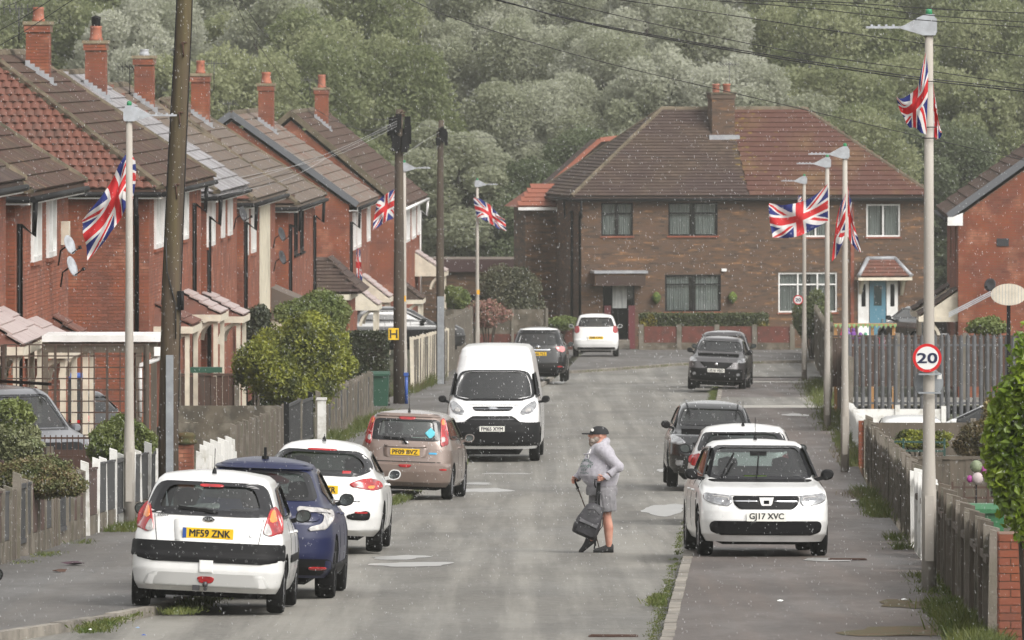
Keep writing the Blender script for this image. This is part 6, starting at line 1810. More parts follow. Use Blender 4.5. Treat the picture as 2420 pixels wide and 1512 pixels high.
def patch(body, face, poly, off=.005, mb=None, rows=14, cols=12, rnd_=2, skirt=.03):
	"""a raised panel that follows the body surface. face: 'r','f' (poly in x,z) or 's+','s-' (poly in y,z)"""
	mb = mb or MB()
	P_ = smooth_poly(poly, rnd_) if rnd_ else poly
	z0 = min(p[1] for p in P_); z1 = max(p[1] for p in P_)
	def pt(a, z, o):
		if face == 'r': return Vector((a, body.end(a, z, True) - o, z + o * .2))
		if face == 'f': return Vector((a, body.end(a, z, False) + o, z + o * .2))
		sg = 1 if face == 's+' else -1
		return Vector((sg * (body.side(a, z) + o), a, z))
	V_ = []; ok = []
	for i in range(rows + 1):
		z = z0 + (z1 - z0) * (i + .02) / (rows + .04)
		sp = rowspan(P_, z)
		if sp is None: continue
		ok.append((z, sp))
	for (z, (a, b)) in ok:
		V_ += [pt(a, z, -skirt)] + [pt(a + (b - a) * j / cols, z, off) for j in range(cols + 1)] + [pt(b, z, -skirt)]
	k = cols + 3
	F = [(i * k + j, i * k + j + 1, (i + 1) * k + j + 1, (i + 1) * k + j) for i in range(len(ok) - 1) for j in range(k - 1)]
	mb.add(V_, F, True)
	# close top and bottom edges
	for (i, s_) in ((0, 1), (len(ok) - 1, -1)):
		z, (a, b) = ok[i]
		e1 = [pt(a + (b - a) * j / cols, z, off) for j in range(cols + 1)]; e2 = [pt(a + (b - a) * j / cols, z, -skirt) for j in range(cols + 1)]
		mb.add(e1 + e2, [(j, j + 1, j + cols + 2, j + cols + 1) for j in range(cols)], False)
	return mb
def frame_patch(body, face, outer, inner, off=.011, mb=None):
	"""ring between two outlines on the body surface (the dark border of a pane)"""
	mb = mb or MB()
	n = 72
	def res(poly):
		P_ = smooth_poly(poly, 3); cx = sum(p[0] for p in P_) / len(P_); cz = sum(p[1] for p in P_) / len(P_)
		Ls = [0]
		for i in range(len(P_)): Ls.append(Ls[-1] + math.dist(P_[i], P_[(i + 1) % len(P_)]))
		out = []
		for k in range(n):
			ang = -PI + 2 * PI * (k + .5) / n; d = (math.cos(ang), math.sin(ang) * .6); best = None
			for i in range(len(P_)):
				(x1, z1), (x2, z2) = P_[i], P_[(i + 1) % len(P_)]
				ex, ez = x2 - x1, z2 - z1; den = d[0] * ez - d[1] * ex
				if abs(den) < 1e-9: continue
				tt = ((x1 - cx) * ez - (z1 - cz) * ex) / den; uu = ((x1 - cx) * d[1] - (z1 - cz) * d[0]) / den
				if tt > 0 and -1e-6 <= uu <= 1 + 1e-6 and (best is None or tt > best): best = tt
			out.append((cx + d[0] * (best or 0), cz + d[1] * (best or 0)))
		return out
	def pt(a, z, o):
		if face == 'r': return Vector((a, body.end(a, z, True) - o, z))
		if face == 'f': return Vector((a, body.end(a, z, False) + o, z))
		sg = 1 if face == 's+' else -1
		return Vector((sg * (body.side(a, z) + o), a, z))
	A_ = res(outer); B_ = res(inner)
	rings = [[pt(*p, -.01) for p in A_], [pt(*p, off) for p in A_], [pt((p[0] + q[0]) / 2, (p[1] + q[1]) / 2, off) for p, q in zip(A_, B_)], [pt(*q, off) for q in B_], [pt(*q, -.02) for q in B_]]
	vs = [v for r in rings for v in r]
	mb.add(vs, [(i * n + j, i * n + (j + 1) % n, (i + 1) * n + (j + 1) % n, (i + 1) * n + j) for i in range(4) for j in range(n)], False)
	return mb
def scale_poly(poly, sx, sz, dz=0):
	cx = (min(p[0] for p in poly) + max(p[0] for p in poly)) / 2; cz = (min(p[1] for p in poly) + max(p[1] for p in poly)) / 2
	return [(cx + (x - cx) * sx, cz + (z - cz) * sz + dz) for x, z in poly]

WHEELS = {}
def wheel_proto(r, w_, rim_m, key):
	"""unit wheel > tyre, rim; axis along x, outer side at +x"""
	root = bpy.data.objects.new('wheel', None); COL.objects.link(root); root.empty_display_size = .1
	rr = r * .66
	mb = MB(); mb.lathe([(rr, -w_ / 2 + .02), (r * .93, -w_ / 2), (r * .985, -w_ / 2 + .025), (r, -w_ * .25), (r, w_ * .25), (r * .985, w_ / 2 - .025), (r * .93, w_ / 2), (rr, w_ / 2 - .015), (rr, -w_ / 2 + .02)], n=32, ax='x')
	mb.build('tyre', m_tyre, root)
	mb = MB(); h = w_ / 2 - .03
	mb.lathe([(rr * 1.0, h + .012), (rr * .93, h + .014), (rr * .88, h - .03), (rr * .88, -.05), (0, -.05)], n=28, ax='x')
	for i in range(7):
		a = 2 * PI * i / 7; c, s = math.cos(a), math.sin(a)
		mb.bar((h - .005, c * rr * .12, s * rr * .12), (h + .002, c * rr * .93, s * rr * .93), .028, rr * .17, up=(1, 0, 0))
	mb.lathe([(rr * .24, h - .05), (rr * .24, h + .012), (0, h + .018)], n=16, ax='x')
	mb.build('rim', rim_m, root)
	return root
def bool_diff(body_me, cutters):
	o = bpy.data.objects.new('tmp', body_me); COL.objects.link(o)
	cs = []
	for me in cutters:
		c = bpy.data.objects.new('tmpc', me); COL.objects.link(c); cs.append(c)
		md = o.modifiers.new('b', 'BOOLEAN'); md.operation = 'DIFFERENCE'; md.solver = 'EXACT'; md.object = c
		md.use_self = False; md.material_mode = 'TRANSFER'
	bpy.context.view_layer.update()
	dg = bpy.context.evaluated_depsgraph_get()
	me = bpy.data.meshes.new_from_object(o.evaluated_get(dg))
	for c in cs + [o]: bpy.data.objects.remove(c)
	return me
def sharpen(me, ang=32):
	bm = bmesh.new(); bm.from_mesh(me)
	bmesh.ops.remove_doubles(bm, verts=bm.verts, dist=.0004)
	for f in bm.faces: f.smooth = True
	for e in bm.edges:
		if len(e.link_faces) == 2:
			e.smooth = e.calc_face_angle(0) < R(ang) and e.link_faces[0].material_index == e.link_faces[1].material_index
		else: e.smooth = False
	bm.to_mesh(me); bm.free(); me.update()
def car(name, label, cat, spec, paint_m, loc, rz, roll=0.0, pitch=0.0):
	"""spec: body, wheel (r, w, y rear, y front, track half), windows, parts"""
	B = spec['body']
	root = empty(name, loc, 0, label, cat)
	root.rotation_mode = 'XYZ'
	root.rotation_euler = (pitch, roll, rz)
	mb = MB(); B.solid(mb)
	if spec.get('cavity', True):
		cz0 = spec.get('cav0', .62)
		cav = MB(); B.solid(cav, inset=.075, z0=cz0, z1=B.zmax - .01, flip=False)
	me = mb.mesh('body', [paint_m, m_dark])
	wr, ww, yr_, yf_, tr_ = spec['wheel']
	cut = MB()
	for y in (yr_, yf_):
		for sg in (-1, 1):
			x0 = sg * (tr_ - ww - .04); x1 = sg * (tr_ + .5)
			cut.lathe([(0, min(x0, x1)), (wr + .055, min(x0, x1)), (wr + .055, max(x0, x1)), (0, max(x0, x1))], (0, y, wr), 28, ax='x', smooth=False)
	cm = cut.mesh('cut', [paint_m, m_dark]); 
	for p in cm.polygons: p.material_index = 1
	cutters = [cm]
	if spec.get('cavity', True):
		cvm = cav.mesh('cav', [paint_m, m_dark])
		for p in cvm.polygons: p.material_index = 1
		cutters.append(cvm)
		for (face, poly, *_) in spec['windows']:
			c = MB(); P_ = smooth_poly(scale_poly(poly, .93, .90), 2)
			if face == 'r': c.prism(P_, 'y', -.6, B.L * .38)
			elif face == 'f': c.prism(P_, 'y', B.L * .5, B.L + .6)
			elif face == 's': c.prism(P_, 'x', -1.6, 1.6)
			c_me = c.mesh('w', [paint_m, m_dark])
			for p in c_me.polygons: p.material_index = 1
			cutters.append(c_me)
	me = bool_diff(me, cutters); sharpen(me)
	link('body', me, root)
	for (face, poly, gm, border) in spec['windows']:
		for f2 in (['s+', 's-'] if face == 's' else [face]):
			g_ = patch(B, f2, scale_poly(poly, .97, .96), -.012, rows=10, cols=10, skirt=.002 - .0)
			link('window', g_.mesh('window', gm), root)
			if border:
				fb = frame_patch(B, f2, scale_poly(poly, 1.02, 1.03), scale_poly(poly, border[0], border[1], border[2] if len(border) > 2 else 0))
				link('window_surround', fb.mesh('window_surround', m_blackg), root)
	for (nm, face, poly, m_, off, *o_) in spec['parts']:
		kw = o_[0] if o_ else {}
		p_ = None
		both = kw.get('both')
		polys = [poly]
		if both: polys.append([(-x, z) for x, z in poly])
		for q in polys:
			faces = ['s+', 's-'] if face == 's' else [face]
			for f2 in faces:
				pm = patch(B, f2, q, off, rows=kw.get('rows', 12), cols=kw.get('cols', 10), rnd_=kw.get('rnd', 2), skirt=kw.get('skirt', .02))
				po = link(nm, pm.mesh(nm, m_), root)
				for (nm2, poly2, m2, off2) in kw.get('sub', []):
					q2 = poly2 if q is poly else [(-x, z) for x, z in poly2]
					pm2 = patch(B, f2, q2, off2, rows=10, cols=8, skirt=.004)
					link(nm2, pm2.mesh(nm2, m2), po)
	if spec.get('seams', True):
		mb = MB(); top = min(p[1] for f_, P_, *_ in spec['windows'] if f_ == 's' for p in P_)
		for y in (B.L * .34, B.L * .54, B.L * .74):
			for f2 in ('s+', 's-'): patch(B, f2, [(y, .36), (y + .012, .36), (y + .012, top), (y, top)], .002, mb, 6, 1, 0, .004)
		link('door_seam', mb.mesh('door_seam', m_black), root)
	key = (wr, ww, spec['rim'].name)
	if key not in WHEELS: WHEELS[key] = wheel_proto(wr, ww, spec['rim'], key); first = True
	else: first = False
	for y in (yr_, yf_):
		for sg in (-1, 1):
			if first: wo_ = WHEELS[key]; first = False
			else: wo_ = copy_tree(WHEELS[key])
			wo_.parent = root; wo_.location = (sg * (tr_ - ww / 2), y, wr); wo_.rotation_euler = (RND.uniform(0, 1), 0, 0 if sg > 0 else PI)
	# seats
	if spec.get('seats', True):
		zs = spec.get('seat_z', .55); yS = spec.get('seat_y', B.L * .52); yb = spec.get('bench_y', B.L * .27)
		hz = spec.get('head_z', 1.18)
		for sx_ in (-.36, .36):
			mb = MB(); mb.box(sx_ - .23, sx_ + .23, yS - .12, yS + .02, zs - .2, hz - .16); mb.box(sx_ - .24, sx_ + .24, yS, yS + .5, zs - .2, zs); mb.lathe([(0, hz - .15), (.10, hz - .13), (.135, hz - .04), (.12, hz + .03), (0, hz + .06)], (sx_, yS - .04, 0), 12)
			mb.build('seat', m_dark, root)
		mb = MB(); mb.box(-.58, .58, yb - .1, yb + .06, zs - .2, zs + .42); mb.build('rear_bench', m_dark, root)
		mb = MB(); yd = spec.get('dash_y', B.L * .72); mb.box(-.6, .6, yd - .15, yd + .25, zs - .1, zs + .34); mb.build('dashboard', m_dark, root)
	# mirrors
	for sg in (-1, 1):
		my, mz, mm = spec['mirror']; hx = B.hw(mz) 
		mb = MB()
		pts = [(.02, -.04), (.04, .09), (.10, .14), (.21, .13), (.25, .06), (.22, -.03), (.12, -.07)]
		P_ = smooth_poly([(x * .82, z * .74) for x, z in pts], 1)
		n_ = len(P_); vs = []
		for (yy, k_) in ((-.045, .96), (-.02, 1.0), (.05, .95), (.10, .6)):
			for x, z in P_: vs.append((sg * (hx + .01 + .12 + (x - .12) * k_), my + yy, mz + .04 + (z - .04) * k_))
		fs = [(i * n_ + j, i * n_ + (j + 1) % n_, (i + 1) * n_ + (j + 1) % n_, (i + 1) * n_ + j) for i in range(3) for j in range(n_)] + [tuple(range(n_)), tuple(range(3 * n_, 4 * n_))]
		mb.add(vs, fs, False)
		mb.bar((sg * (hx - .08), my + .03, mz - .05), (sg * (hx + .09), my + .03, mz - .005), .07, .05)
		mi = mb.build('wing_mirror', mm, root)
		g2 = MB(); g2.add([(sg * (hx + .13 + (x - .12) * .82), my - .048, mz + .04 + (z - .04) * .8) for x, z in P_], [tuple(range(n_))]); g2.build('mirror_glass', m_chromeg, mi)
	# underbody
	mb = MB(); mb.box(-.55, .55, .35, B.L - .35, .16, B.z0 + .12); mb.build('underbody', m_dark, root)
	mb = MB()
	for y in (yr_, yf_): mb.box(-tr_ + .2, tr_ - .2, y - .04, y + .04, wr - .05, wr + .03)
	mb.build('axle', m_dark, root)
	return root
m_chromeg = mat('mirror_glass', (.16, .18, .18), .08, metal=.9)
def plate(root, txt, m_, y, z, w_=.52, h=.111, rear=True, tilt=0, x=0.0, band=False):
	sg = -1 if rear else 1
	o = empty('number_plate', (x, y, z)); o.parent = root
	o.rotation_euler = (tilt if rear else -tilt, 0, 0 if rear else PI)
	mb = MB(); mb.box(-w_ / 2, w_ / 2, 0, .012, -h / 2, h / 2); mb.build('plate', m_, o)
	me = text_mesh(txt, h * .98, m_ink, .001, bold=.0028, width=w_ * (.80 if band else .86))
	link('lettering', me, o, (.022 if band else 0, -.003, 0))
	if band:
		mb = MB(); mb.box(-w_ / 2 + .001, -w_ / 2 + .042, -.002, .0, -h / 2 + .001, h / 2 - .001); mb.build('blue_band', m_blue, o)
	return o
def aerial_mast(root, y, z, h=.2, rake=-.12, x=0):
	mb = MB(); mb.lathe([(.028, z - .02), (.022, z + .02), (.008, z + .05), (.0, z + .05)], (x, y, 0), 8); mb.tube([(x, y, z + .03), (x, y + rake * h, z + .03 + h)], .0045, 5)
	mb.build('aerial', m_black, root)
def place(u, t, L=0, dz=0.0): return UP(u, t, dz)
SL = lambda t: math.atan((g(t + 2) - g(t)) / (2 * K))      # street slope along the way

def face_us(o, px, t, L, yaw=0.0, dz=.05, roll=0.0):
	"""stand a car nose towards the camera: px, t = where its nose is"""
	a = SANG + PI + R(yaw); fw = Vector((-math.sin(a), math.cos(a), 0)); n = PX(px, 0, t); p = Vector((n.x, t * K, 0)) - fw * L
	o.location = (p.x, p.y, g(p.y / K) + dz); o.rotation_euler = (-SL(t), roll, a)
# profiles -----------------------------------------------------------
def hatch(L=3.99, w=.845, h=1.47, belt=.92, roofw=.55, rear=None, front=None, **kw):
	W = [(.22, w - .07), (.30, w - .03), (.45, w), (.62, w), (.80, w - .012), (belt, w - .05), (belt + .06, w - .075), (h - .18, roofw + .11), (h - .08, roofw + .06), (h - .03, roofw)]
	rear = rear or [(.22, .12), (.28, .04), (.45, 0), (.60, .0), (.64, .03), (.90, .09), (belt + .12, .14), (h - .10, .42), (h - .03, .52)]
	front = front or [(.22, L - .14), (.30, L - .04), (.50, L), (.62, L - .03), (.72, L - .12), (.82, L - .45), (belt, L - .85), (belt + .04, L - 1.0), (h - .10, L - 1.62), (h - .03, L - 1.85)]
	return Body(L, W, rear, front, h - .03, **kw)

# 1. white hatchback, nearest on the left ------------------------------
hr = 1.49
b1 = hatch(3.99, .85, hr, .93, .56, k=.66, cr=.26, ar=.06)
sp1 = dict(body=b1, wheel=(.30, .185, .72, 3.22, .825), rim=m_alloy, mirror=(2.62, .99, m_black), seat_y=1.95, bench_y=1.0, head_z=1.24, seat_z=.6,
	windows=[('r', [(-.70, 1.06), (-.60, 1.33), (-.52, 1.395), (.52, 1.395), (.60, 1.33), (.70, 1.06), (.5, 1.045), (-.5, 1.045)], m_cglass, (.80, .74, .01)),
             ('f', [(-.66, 1.0), (-.52, 1.38), (.52, 1.38), (.66, 1.0)], m_wscr, None),
             ('s', [(.75, 1.02), (.95, 1.34), (2.2, 1.38), (2.85, 1.02)], m_cglass_d, (.9, .9))],
	parts=[('bumper_strip', 'r', [(-.83, .76), (-.84, .58), (-.6, .535), (.6, .535), (.84, .58), (.83, .76), (.62, .70), (-.62, .70)], m_black, .012, dict(rows=16, cols=24, rnd=1)),
		('tail_lamp', 'r', [(-.80, .86), (-.79, 1.04), (-.705, 1.17), (-.655, 1.15), (-.615, 1.0), (-.585, .865), (-.66, .84)], m_lred, .010, dict(both=True, sub=[('indicator', [(-.745, 1.0), (-.70, 1.135), (-.665, 1.12), (-.645, .985)], m_lor, .014), ('reversing_lamp', [(-.70, .86), (-.645, .98), (-.62, .98), (-.59, .87), (-.64, .848)], m_lwh, .0145)])),
		('plate_recess', 'r', [(-.38, 1.0), (-.35, .735), (.35, .735), (.38, 1.0)], m_pwhite, .006, dict(rnd=1)),
		('bumper_lip', 'r', [(-.62, .42), (.62, .42), (.7, .27), (-.7, .27)], mat('grey_bumper', (.45, .45, .44), .4), .004),
		('fog_lamp', 'r', [(-.10, .385), (.10, .385), (.075, .31), (-.075, .31)], m_lred, .012),
		('sticker', 'r', [(-.075, .56), (.075, .56), (.075, .43), (-.075, .43)], m_white, .014, dict(rnd=0)),
		('boot_seam', 'r', [(.588, 1.03), (.596, 1.03), (.552, .73), (.544, .73)], m_rimd, .002, dict(both=True, rnd=0, cols=2)),
		('brake_light', 'r', [(-.13, 1.375), (.13, 1.375), (.13, 1.345), (-.13, 1.345)], m_lred, .012),
		('side_strip', 's', [(1.25, .62), (2.7, .62), (2.7, .54), (1.25, .54)], m_black, .012),
		('lock', 'r', [(.45, .86), (.48, .86), (.48, .83), (.45, .83)], m_chrome, .012),
		('door_handle', 's', [(1.5, .88), (1.68, .88), (1.68, .85), (1.5, .85)], m_pwhite, .03), ('door_handle', 's', [(2.35, .87), (2.53, .87), (2.53, .84), (2.35, .84)], m_pwhite, .03)])
tq = 68.5
c1 = car('hatchback', 'white hatchback nearest the camera on the left, yellow plate MF59 ZNK, half up the kerb', 'car', sp1, m_pwhite, UP(-5.86, tq, .045), SANG, roll=.045, pitch=SL(tq))
plate(c1, 'MF59 ZNK', m_py, b1.end(.0, .84) - .022, .85, .55, .112, band=True, tilt=.1)
mb = MB(); mb.lathe([(0, -.012), (1, -.01), (1, 0), (0, 0)], (0, 0, 0), 24, ax='y'); bd = mb.build('badge', m_blackg, c1, (.0, b1.end(0, 1.0) - .010, 1.005)); bd.scale = (.066, 1, .033)
mb = MB(); mb.lathe([(.86, -.014), (1, -.014), (1, -.004), (.86, -.004)], (0, 0, 0), 24, ax='y'); mb.build('badge_rim', m_chrome, bd)
o = link('badge_lettering', text_mesh('KIA', .05, m_chrome, .002, bold=.0014, width=.095), c1, (.0, b1.end(0, 1.0) - .026, 1.005))
o = link('model_lettering', text_mesh('Rio', .06, m_chrome, .001, bold=.0015, width=.115), c1, (-.50, b1.end(-.5, 1.03) - .008, 1.035))
mb = MB(); mb.bar((.06, b1.end(0, 1.1) - .03, 1.085), (-.34, b1.end(-.3, 1.12) - .03, 1.12), .02, .03); mb.bar((.09, b1.end(0, 1.1) - .02, 1.07), (-.05, b1.end(0, 1.1) - .03, 1.10), .05, .03); mb.build('wiper', m_black, c1)
aerial_mast(c1, .72, hr + .01, .23, -.2)
mb = MB(); mb.tube([(.0, .3, .27), (0, .02, .25)], .02, 8); mb.lathe([(0, .27), (.025, .28), (.03, .30), (.02, .33), (0, .335)], (.0, -.02, 0), 10); mb.box(-.14, -.06, .02, .06, .23, .29); mb.build('tow_bar', m_rimd, c1)

# 2. blue crossover -----------------------------------------------------
hr = 1.56
b2 = Body(4.36, [(.24, .83), (.35, .885), (.55, .90), (.72, .895), (.86, .875), (.98, .82), (1.08, .745), (1.40, .60), (1.50, .54), (1.53, .47)],
	[(.24, .2), (.35, .06), (.5, .0), (.7, .0), (.85, .02), (.95, .05), (1.02, .18), (1.1, .30), (1.42, .75), (1.53, .98)],
	[(.24, 4.2), (.35, 4.3), (.6, 4.36), (.75, 4.3), (.9, 4.0), (1.0, 3.45), (1.08, 3.2), (1.42, 2.55), (1.53, 2.2)], 1.53, k=.6, cr=.34, ar=.09)
sp2 = dict(body=b2, wheel=(.345, .225, .86, 3.50, .88), rim=m_rimd, mirror=(2.95, 1.06, m_black), seat_y=2.2, bench_y=1.35, head_z=1.25, seat_z=.65,
	windows=[('r', [(-.66, 1.12), (-.52, 1.44), (.52, 1.44), (.66, 1.12)], m_cglass_d, (.88, .86)), ('f', [(-.66, 1.12), (-.52, 1.42), (.52, 1.42), (.66, 1.12)], m_wscr, None),
             ('s', [(1.05, 1.22), (1.45, 1.42), (2.4, 1.45), (3.15, 1.08), (1.9, 1.04)], m_cglass_d, (.9, .88))],
	parts=[('tail_lamp', 'r', [(.44, 1.06), (.84, 1.03), (.87, .93), (.78, .79), (.58, .78), (.60, .83), (.74, .86), (.76, .98), (.44, .99)], m_lwh, .02, dict(both=True, rows=18, sub=[('red_lens', [(.50, .955), (.72, .95), (.70, .89), (.52, .89)], m_pblue, .022)])),
		('bumper_cladding', 'r', [(-.86, .46), (.86, .46), (.84, .27), (-.84, .27)], m_black, .012, dict(rows=8, cols=20)),
		('reflector', 'r', [(.60, .37), (.80, .37), (.80, .33), (.60, .33)], m_lred, .02, dict(both=True)),
		('sill_cladding', 's', [(.45, .40), (3.9, .40), (3.9, .26), (.45, .26)], m_black, .01),
		('spoiler', 'r', [(-.54, 1.50), (.54, 1.50), (.58, 1.455), (-.58, 1.455)], m_pblue, .05),
		('door_handle', 's', [(1.75, .98), (1.95, .98), (1.95, .95), (1.75, .95)], m_pblue, .03), ('door_handle', 's', [(2.6, .95), (2.8, .95), (2.8, .92), (2.6, .92)], m_pblue, .03)])
tq = 72.4
c2_ = car('crossover_car', 'dark blue crossover car with pale roof reflection, behind the nearest white hatchback', 'car', sp2, m_pblue, UP(-5.62, tq, .03), SANG, roll=.035, pitch=SL(tq))
mb = MB(); mb.lathe([(.05, 1.52), (.04, 1.60)], (0, 1.25, 0), 8); mb.prism([(1.17, 1.57), (1.34, 1.57), (1.20, 1.70), (1.17, 1.70)], 'x', -.015, .015); mb.build('shark_fin_aerial', m_black, c2_)

# 3. white hatchback, third in the line ----------------------------------
hr = 1.47
b3 = Body(4.31, [(.22, .80), (.32, .87), (.5, .89), (.68, .89), (.84, .87), (.95, .82), (1.05, .76), (1.32, .62), (1.40, .55), (1.44, .47)],
	[(.22, .16), (.30, .04), (.48, 0), (.62, 0), (.75, .03), (.95, .08), (1.08, .16), (1.36, .46), (1.44, .58)],
	[(.22, 4.16), (.32, 4.26), (.5, 4.31), (.7, 4.24), (.82, 3.9), (.93, 3.35), (.98, 3.2), (1.36, 2.4), (1.44, 2.1)], 1.44, k=.62, cr=.34, ar=.09)
sp3 = dict(body=b3, wheel=(.33, .215, .85, 3.50, .865), rim=m_alloy, mirror=(2.85, 1.0, m_pwhite), seat_y=2.15, bench_y=1.2, head_z=1.2, seat_z=.58,
	windows=[('r', [(-.70, 1.12), (-.66, 1.24), (-.50, 1.365), (.50, 1.365), (.66, 1.24), (.70, 1.12), (.5, 1.03), (-.5, 1.03)], m_cglass, (.86, .80)), ('f', [(-.66, 1.03), (-.52, 1.36), (.52, 1.36), (.66, 1.03)], m_wscr, None),
             ('s', [(.95, 1.10), (1.2, 1.30), (2.3, 1.35), (3.05, 1.0)], m_cglass_d, (.9, .88))],
	parts=[('tail_lamp', 'r', [(.40, .93), (.56, 1.0), (.72, 1.02), (.85, .95), (.85, .88), (.74, .845), (.60, .87), (.44, .885)], m_lred, .012, dict(both=True, rows=14, sub=[('reversing_lamp', [(.50, .905), (.58, .905), (.58, .89), (.50, .89)], m_lwh, .016), ('indicator', [(.66, .91), (.76, .92), (.74, .87), (.66, .875)], m_lor, .016)])),
		('fog_recess', 'r', [(.38, .50), (.66, .58), (.72, .54), (.70, .44), (.42, .44)], m_black, .008, dict(both=True, sub=[('fog_lamp', [(.50, .555), (.68, .56), (.68, .53), (.50, .53)], m_lred, .012)])),
		('brake_light', 'r', [(-.2, 1.385), (.2, 1.385), (.2, 1.36), (-.2, 1.36)], m_lred, .012),
		('boot_seam', 'r', [(-.58, .70), (.58, .70), (.56, .685), (-.56, .685)], m_black, .002, dict(rnd=0, rows=3)),
		('window_sticker', 'r', [(.30, 1.10), (.42, 1.10), (.42, 1.06), (.30, 1.06)], m_lred, .008, dict(rnd=0)),
		('door_handle', 's', [(1.7, .93), (1.9, .93), (1.9, .90), (1.7, .90)], m_pwhite, .03), ('door_handle', 's', [(2.5, .91), (2.7, .91), (2.7, .88), (2.5, .88)], m_pwhite, .03)])
tq = 86.4
c3_ = car('hatchback', 'white hatchback with large red swept tail lamps, third in the left line', 'car', sp3, m_pwhite, UP(-5.87, tq, .06), SANG, roll=.05, pitch=SL(tq))
aerial_mast(c3_, .85, 1.50, .05, -.2)
plate(c3_, 'MA14 KXR', m_py, b3.end(0, .82) - .02, .84, .52, .11, tilt=.1)

# 4. bronze mini MPV --------------------------------------------------------
hr = 1.55
b4 = Body(4.08, [(.22, .77), (.32, .83), (.5, .845), (.7, .845), (.88, .835), (1.0, .80), (1.1, .765), (1.40, .665), (1.47, .62), (1.51, .54)],
	[(.22, .16), (.30, .04), (.48, 0), (.60, 0), (.64, .05), (.9, .08), (1.0, .10), (1.1, .14), (1.42, .28), (1.51, .36)],
	[(.22, 3.95), (.32, 4.04), (.5, 4.08), (.72, 4.0), (.88, 3.7), (1.0, 3.3), (1.04, 3.2), (1.42, 2.55), (1.51, 2.25)], 1.51, k=.68, cr=.24, ar=.06)
sp4 = dict(body=b4, wheel=(.305, .19, .70, 3.30, .82), rim=m_alloy, mirror=(2.85, 1.04, m_pbrown), seat_y=2.05, bench_y=1.1, head_z=1.27, seat_z=.62,
	windows=[('r', [(-.62, 1.04), (-.565, 1.41), (.565, 1.41), (.62, 1.04)], m_cglass, (.84, .80, .01)), ('f', [(-.64, 1.08), (-.56, 1.42), (.56, 1.42), (.64, 1.08)], m_wscr, None),
             ('s', [(.55, 1.06), (.65, 1.40), (2.4, 1.43), (3.1, 1.05)], m_cglass_d, (.9, .88))],
	parts=[('tail_lamp', 'r', [(.625, .93), (.59, 1.42), (.635, 1.46), (.69, 1.35), (.745, 1.10), (.75, .97)], m_lred, .02, dict(both=True, rows=18, sub=[('indicator', [(.61, 1.32), (.61, 1.42), (.64, 1.42), (.67, 1.32)], m_lor, .025), ('reversing_lamp', [(.635, 1.01), (.63, 1.12), (.69, 1.11), (.70, 1.03)], m_lwh, .025)])),
		('plate_recess', 'r', [(-.40, .93), (.40, .93), (.38, .73), (-.38, .73)], m_pbrown, .006),
		('plate_handle', 'r', [(-.38, .955), (.38, .955), (.38, .915), (-.38, .915)], m_pbrown, .03),
		('boot_seam', 'r', [(-.64, .665), (.64, .665), (.63, .65), (-.63, .65)], m_black, .004, dict(rnd=0, rows=3)),
		('fog_lamp', 'r', [(-.12, .61), (.14, .61), (.10, .555), (-.08, .555)], m_lred, .01), ('reflector', 'r', [(.62, .55), (.75, .55), (.75, .52), (.62, .52)], m_lred, .01, dict(both=True)),
		('brake_light', 'r', [(-.16, 1.45), (.16, 1.45), (.13, 1.40), (-.13, 1.40)], m_lred, .014),
		('blue_badge', 'r', [(.42, .83), (.56, .83), (.56, .80), (.42, .80)], mat('blue_badge', (.05, .35, .6), .3), .01, dict(rnd=0)),
		('roof_edge', 'r', [(-.56, 1.50), (.56, 1.50), (.58, 1.455), (-.58, 1.455)], m_pbrown, .02),
		('window_sticker', 'r', [(.33, 1.17), (.43, 1.27), (.53, 1.17), (.43, 1.07)], mat('cyan_sticker', (.08, .42, .5), .6), .008, dict(rnd=0)),
		('paper_sticker', 'r', [(.10, 1.09), (.42, 1.09), (.42, 1.035), (.10, 1.035)], mat('pale_green_sticker', (.25, .36, .3), .7), .008, dict(rnd=0)),
		('door_handle', 's', [(1.5, .93), (1.68, .93), (1.68, .90), (1.5, .90)], m_pbrown, .03)])
tq = 112.6
c4 = car('family_car', 'bronze hatchback with yellow plate PF09 BVZ, parked facing away half up the left kerb', 'car', sp4, m_pbrown, UP(-6.10, tq, .03), SANG - R(3.0), roll=.035, pitch=SL(tq))
plate(c4, 'PF09 BVZ', m_py, b4.end(0, .83) - .03, .83, .52, .112, tilt=.06)
mb = MB(); mb.lathe([(.7, -.012), (1, -.012), (1, 0), (.7, 0)], (0, 0, 0), 20, ax='y'); bd = mb.build('badge', m_chrome, c4, (.0, b4.end(0, 1.0) - .02, .985)); bd.scale = (.055, 1, .042)
mb = MB(); mb.bar((-.05, b4.end(0, 1.06) - .03, 1.06), (-.4, b4.end(-.3, 1.08) - .03, 1.085), .02, .03); mb.bar((.02, b4.end(0, 1.0) - .03, .97), (-.05, b4.end(0, 1.06) - .03, 1.07), .04, .03); mb.build('wiper', m_black, c4)
aerial_mast(c4, .6, 1.55, .34, -.1)

